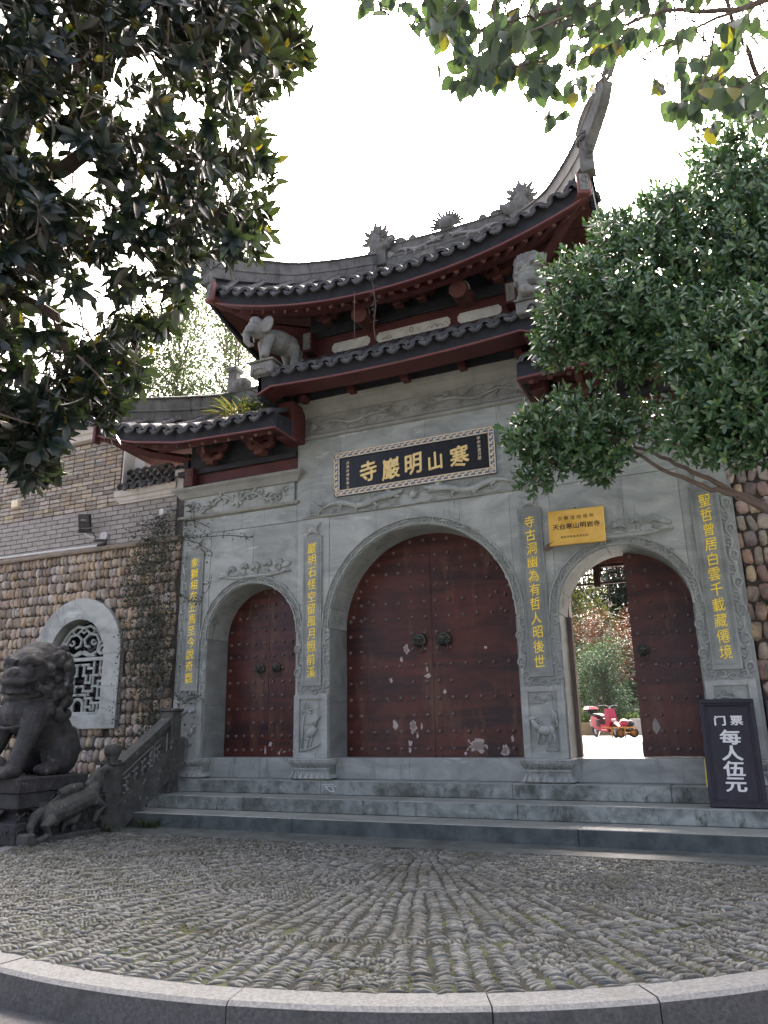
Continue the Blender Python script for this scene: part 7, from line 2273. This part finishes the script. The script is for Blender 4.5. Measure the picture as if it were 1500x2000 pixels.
def tendril(pts, n=40, jit=.05):
    P = [Vector((p[0], -.07, p[1])) for p in pts]
    stm.tube(P, .006, 4)
    for k in range(n):
        i = rng.randrange(len(P) - 1); q = P[i].lerp(P[i + 1], rng.random()) + Vector((rng.gauss(0, jit), -.03, rng.gauss(0, jit)))
        im.append(np.array(leaf_m(q, Vector((rng.uniform(-1, 1), -.3, rng.uniform(-1, .4))), rng.uniform(.025, .05), 0, upv=(0, -1, .3), wsc=1.7)))
tendril([(-4.7, 3.9), (-4.3, 4.1), (-3.9, 4.05), (-3.6, 3.9)], 70, .07)
tendril([(-4.2, 3.8), (-3.7, 3.75), (-3.2, 3.72), (-2.75, 3.63)], 60, .035)
tendril([(-4.1, 3.75), (-3.8, 3.65), (-3.5, 3.45)], 30, .05)
tendril([(-4.2, 2.9), (-3.95, 2.72), (-3.7, 2.68)], 60, .05); tendril([(-3.7, 2.68), (-3.55, 2.9), (-3.5, 3.05)], 22, .03)
tendril([(-4.15, 1.25), (-3.9, 1.12), (-3.6, 1.22)], 60, .05)
tendril([(-4.6, 3.2), (-4.5, 2.2), (-4.55, 1.2), (-4.4, .2)], 120, .12)
tendril([(-5.2, 2.6), (-5.25, 2.0), (-5.27, 1.2), (-5.22, .8)], 90, .06)
tendril([(-5.3, 4.0), (-4.9, 4.05), (-4.5, 4.2)], 60, .08)
o = put(bpy.data.objects.new('foliage', joined('foliage', sv, sf, im, ivl)), iv); o['kind'] = 'stuff'
stm.build('stems', M['bark'], iv)
# ---- grass tufts
gl_ = leaf_mat('grass_blade', (.02, .045, .012), (.05, .08, .022), yellow=(.12, .11, .05), trans=.2, rough=.6, ytail=.10)
def tuft(label, c, n, h, spread, mat=gl_, nm='grass_tuft'):
    mm = []
    for k in range(n):
        a = rng.uniform(0, 2 * PI); el = rng.uniform(.5, 1.4)
        d = Vector((math.cos(a) * math.cos(el), math.sin(a) * math.cos(el), math.sin(el)))
        mm.append(np.array(leaf_m(Vector(c) + Vector((rng.gauss(0, spread[0]), rng.gauss(0, spread[1]), 0)), d, h * rng.uniform(.5, 1.1), 0, wsc=.28)))
    o = put(bpy.data.objects.new(nm, joined(nm, lv3, lf3, mm, mat)))
    tag(o, label, 'grass', kind='stuff')
lv3, lf3 = leaf_template(.3, .1, .55)
tuft('green weed tuft at the foot of the balustrade post', (-3.72, -1.75, GZ), 70, .16, (.09, .05))
tuft('green weed tuft in the corner of the lowest step', (-3.45, -1.25, GZ), 90, .17, (.11, .05))
tuft('long grass growing on the left wing roof beside the tower', (-2.75, -.1, 5.75), 130, .42, (.30, .18))
tuft('dry grass stalks on the left wing roof', (-3.3, .1, 5.85), 40, .5, (.10, .08), leaf_mat('dry_grass', (.12, .10, .055), (.18, .15, .085), trans=.2))
tuft('small fern on the right stone wall', (4.42, -.03, 2.0), 40, .14, (.05, .02))
# a hanging strand of roots from the middle of the upper eave
hr = MB()
hr.tube([(-.13, -1.14, 7.0), (-.10, -1.12, 6.8), (-.08, -1.10, 6.5), (-.12, -1.10, 6.2), (-.10, -1.08, 6.0)], .006, 4)
for k in range(14):
    z = rng.uniform(6.2, 7.0); hr.tube([(-.1, -1.11, z), (-.1 + rng.uniform(-.08, .08), -1.12, z - rng.uniform(0, .08))], .004, 3)
hr.tube([(-.42, -1.10, 6.85), (-.42, -1.10, 6.05)], .005, 3)
tag(hr.build('hanging_roots', M['bark_pale']), 'thin dead creeper strands hanging from the middle of the upper eave', 'creeper')

q = MB(); c = Vector((-1.98, -.78, -.178))
for k in range(3):
    d = Vector((math.cos(k * 2.1), math.sin(k * 2.1) * .6, .25)); q.add([c, c + d * .03 + Vector((0, .012, .006)), c + d * .06, c + d * .03 - Vector((0, .012, 0))], [(0, 1, 2, 3)])
tag(q.build('fallen_leaf', M['wood_old']), 'small curled dead leaf lying on the middle step', 'leaf')
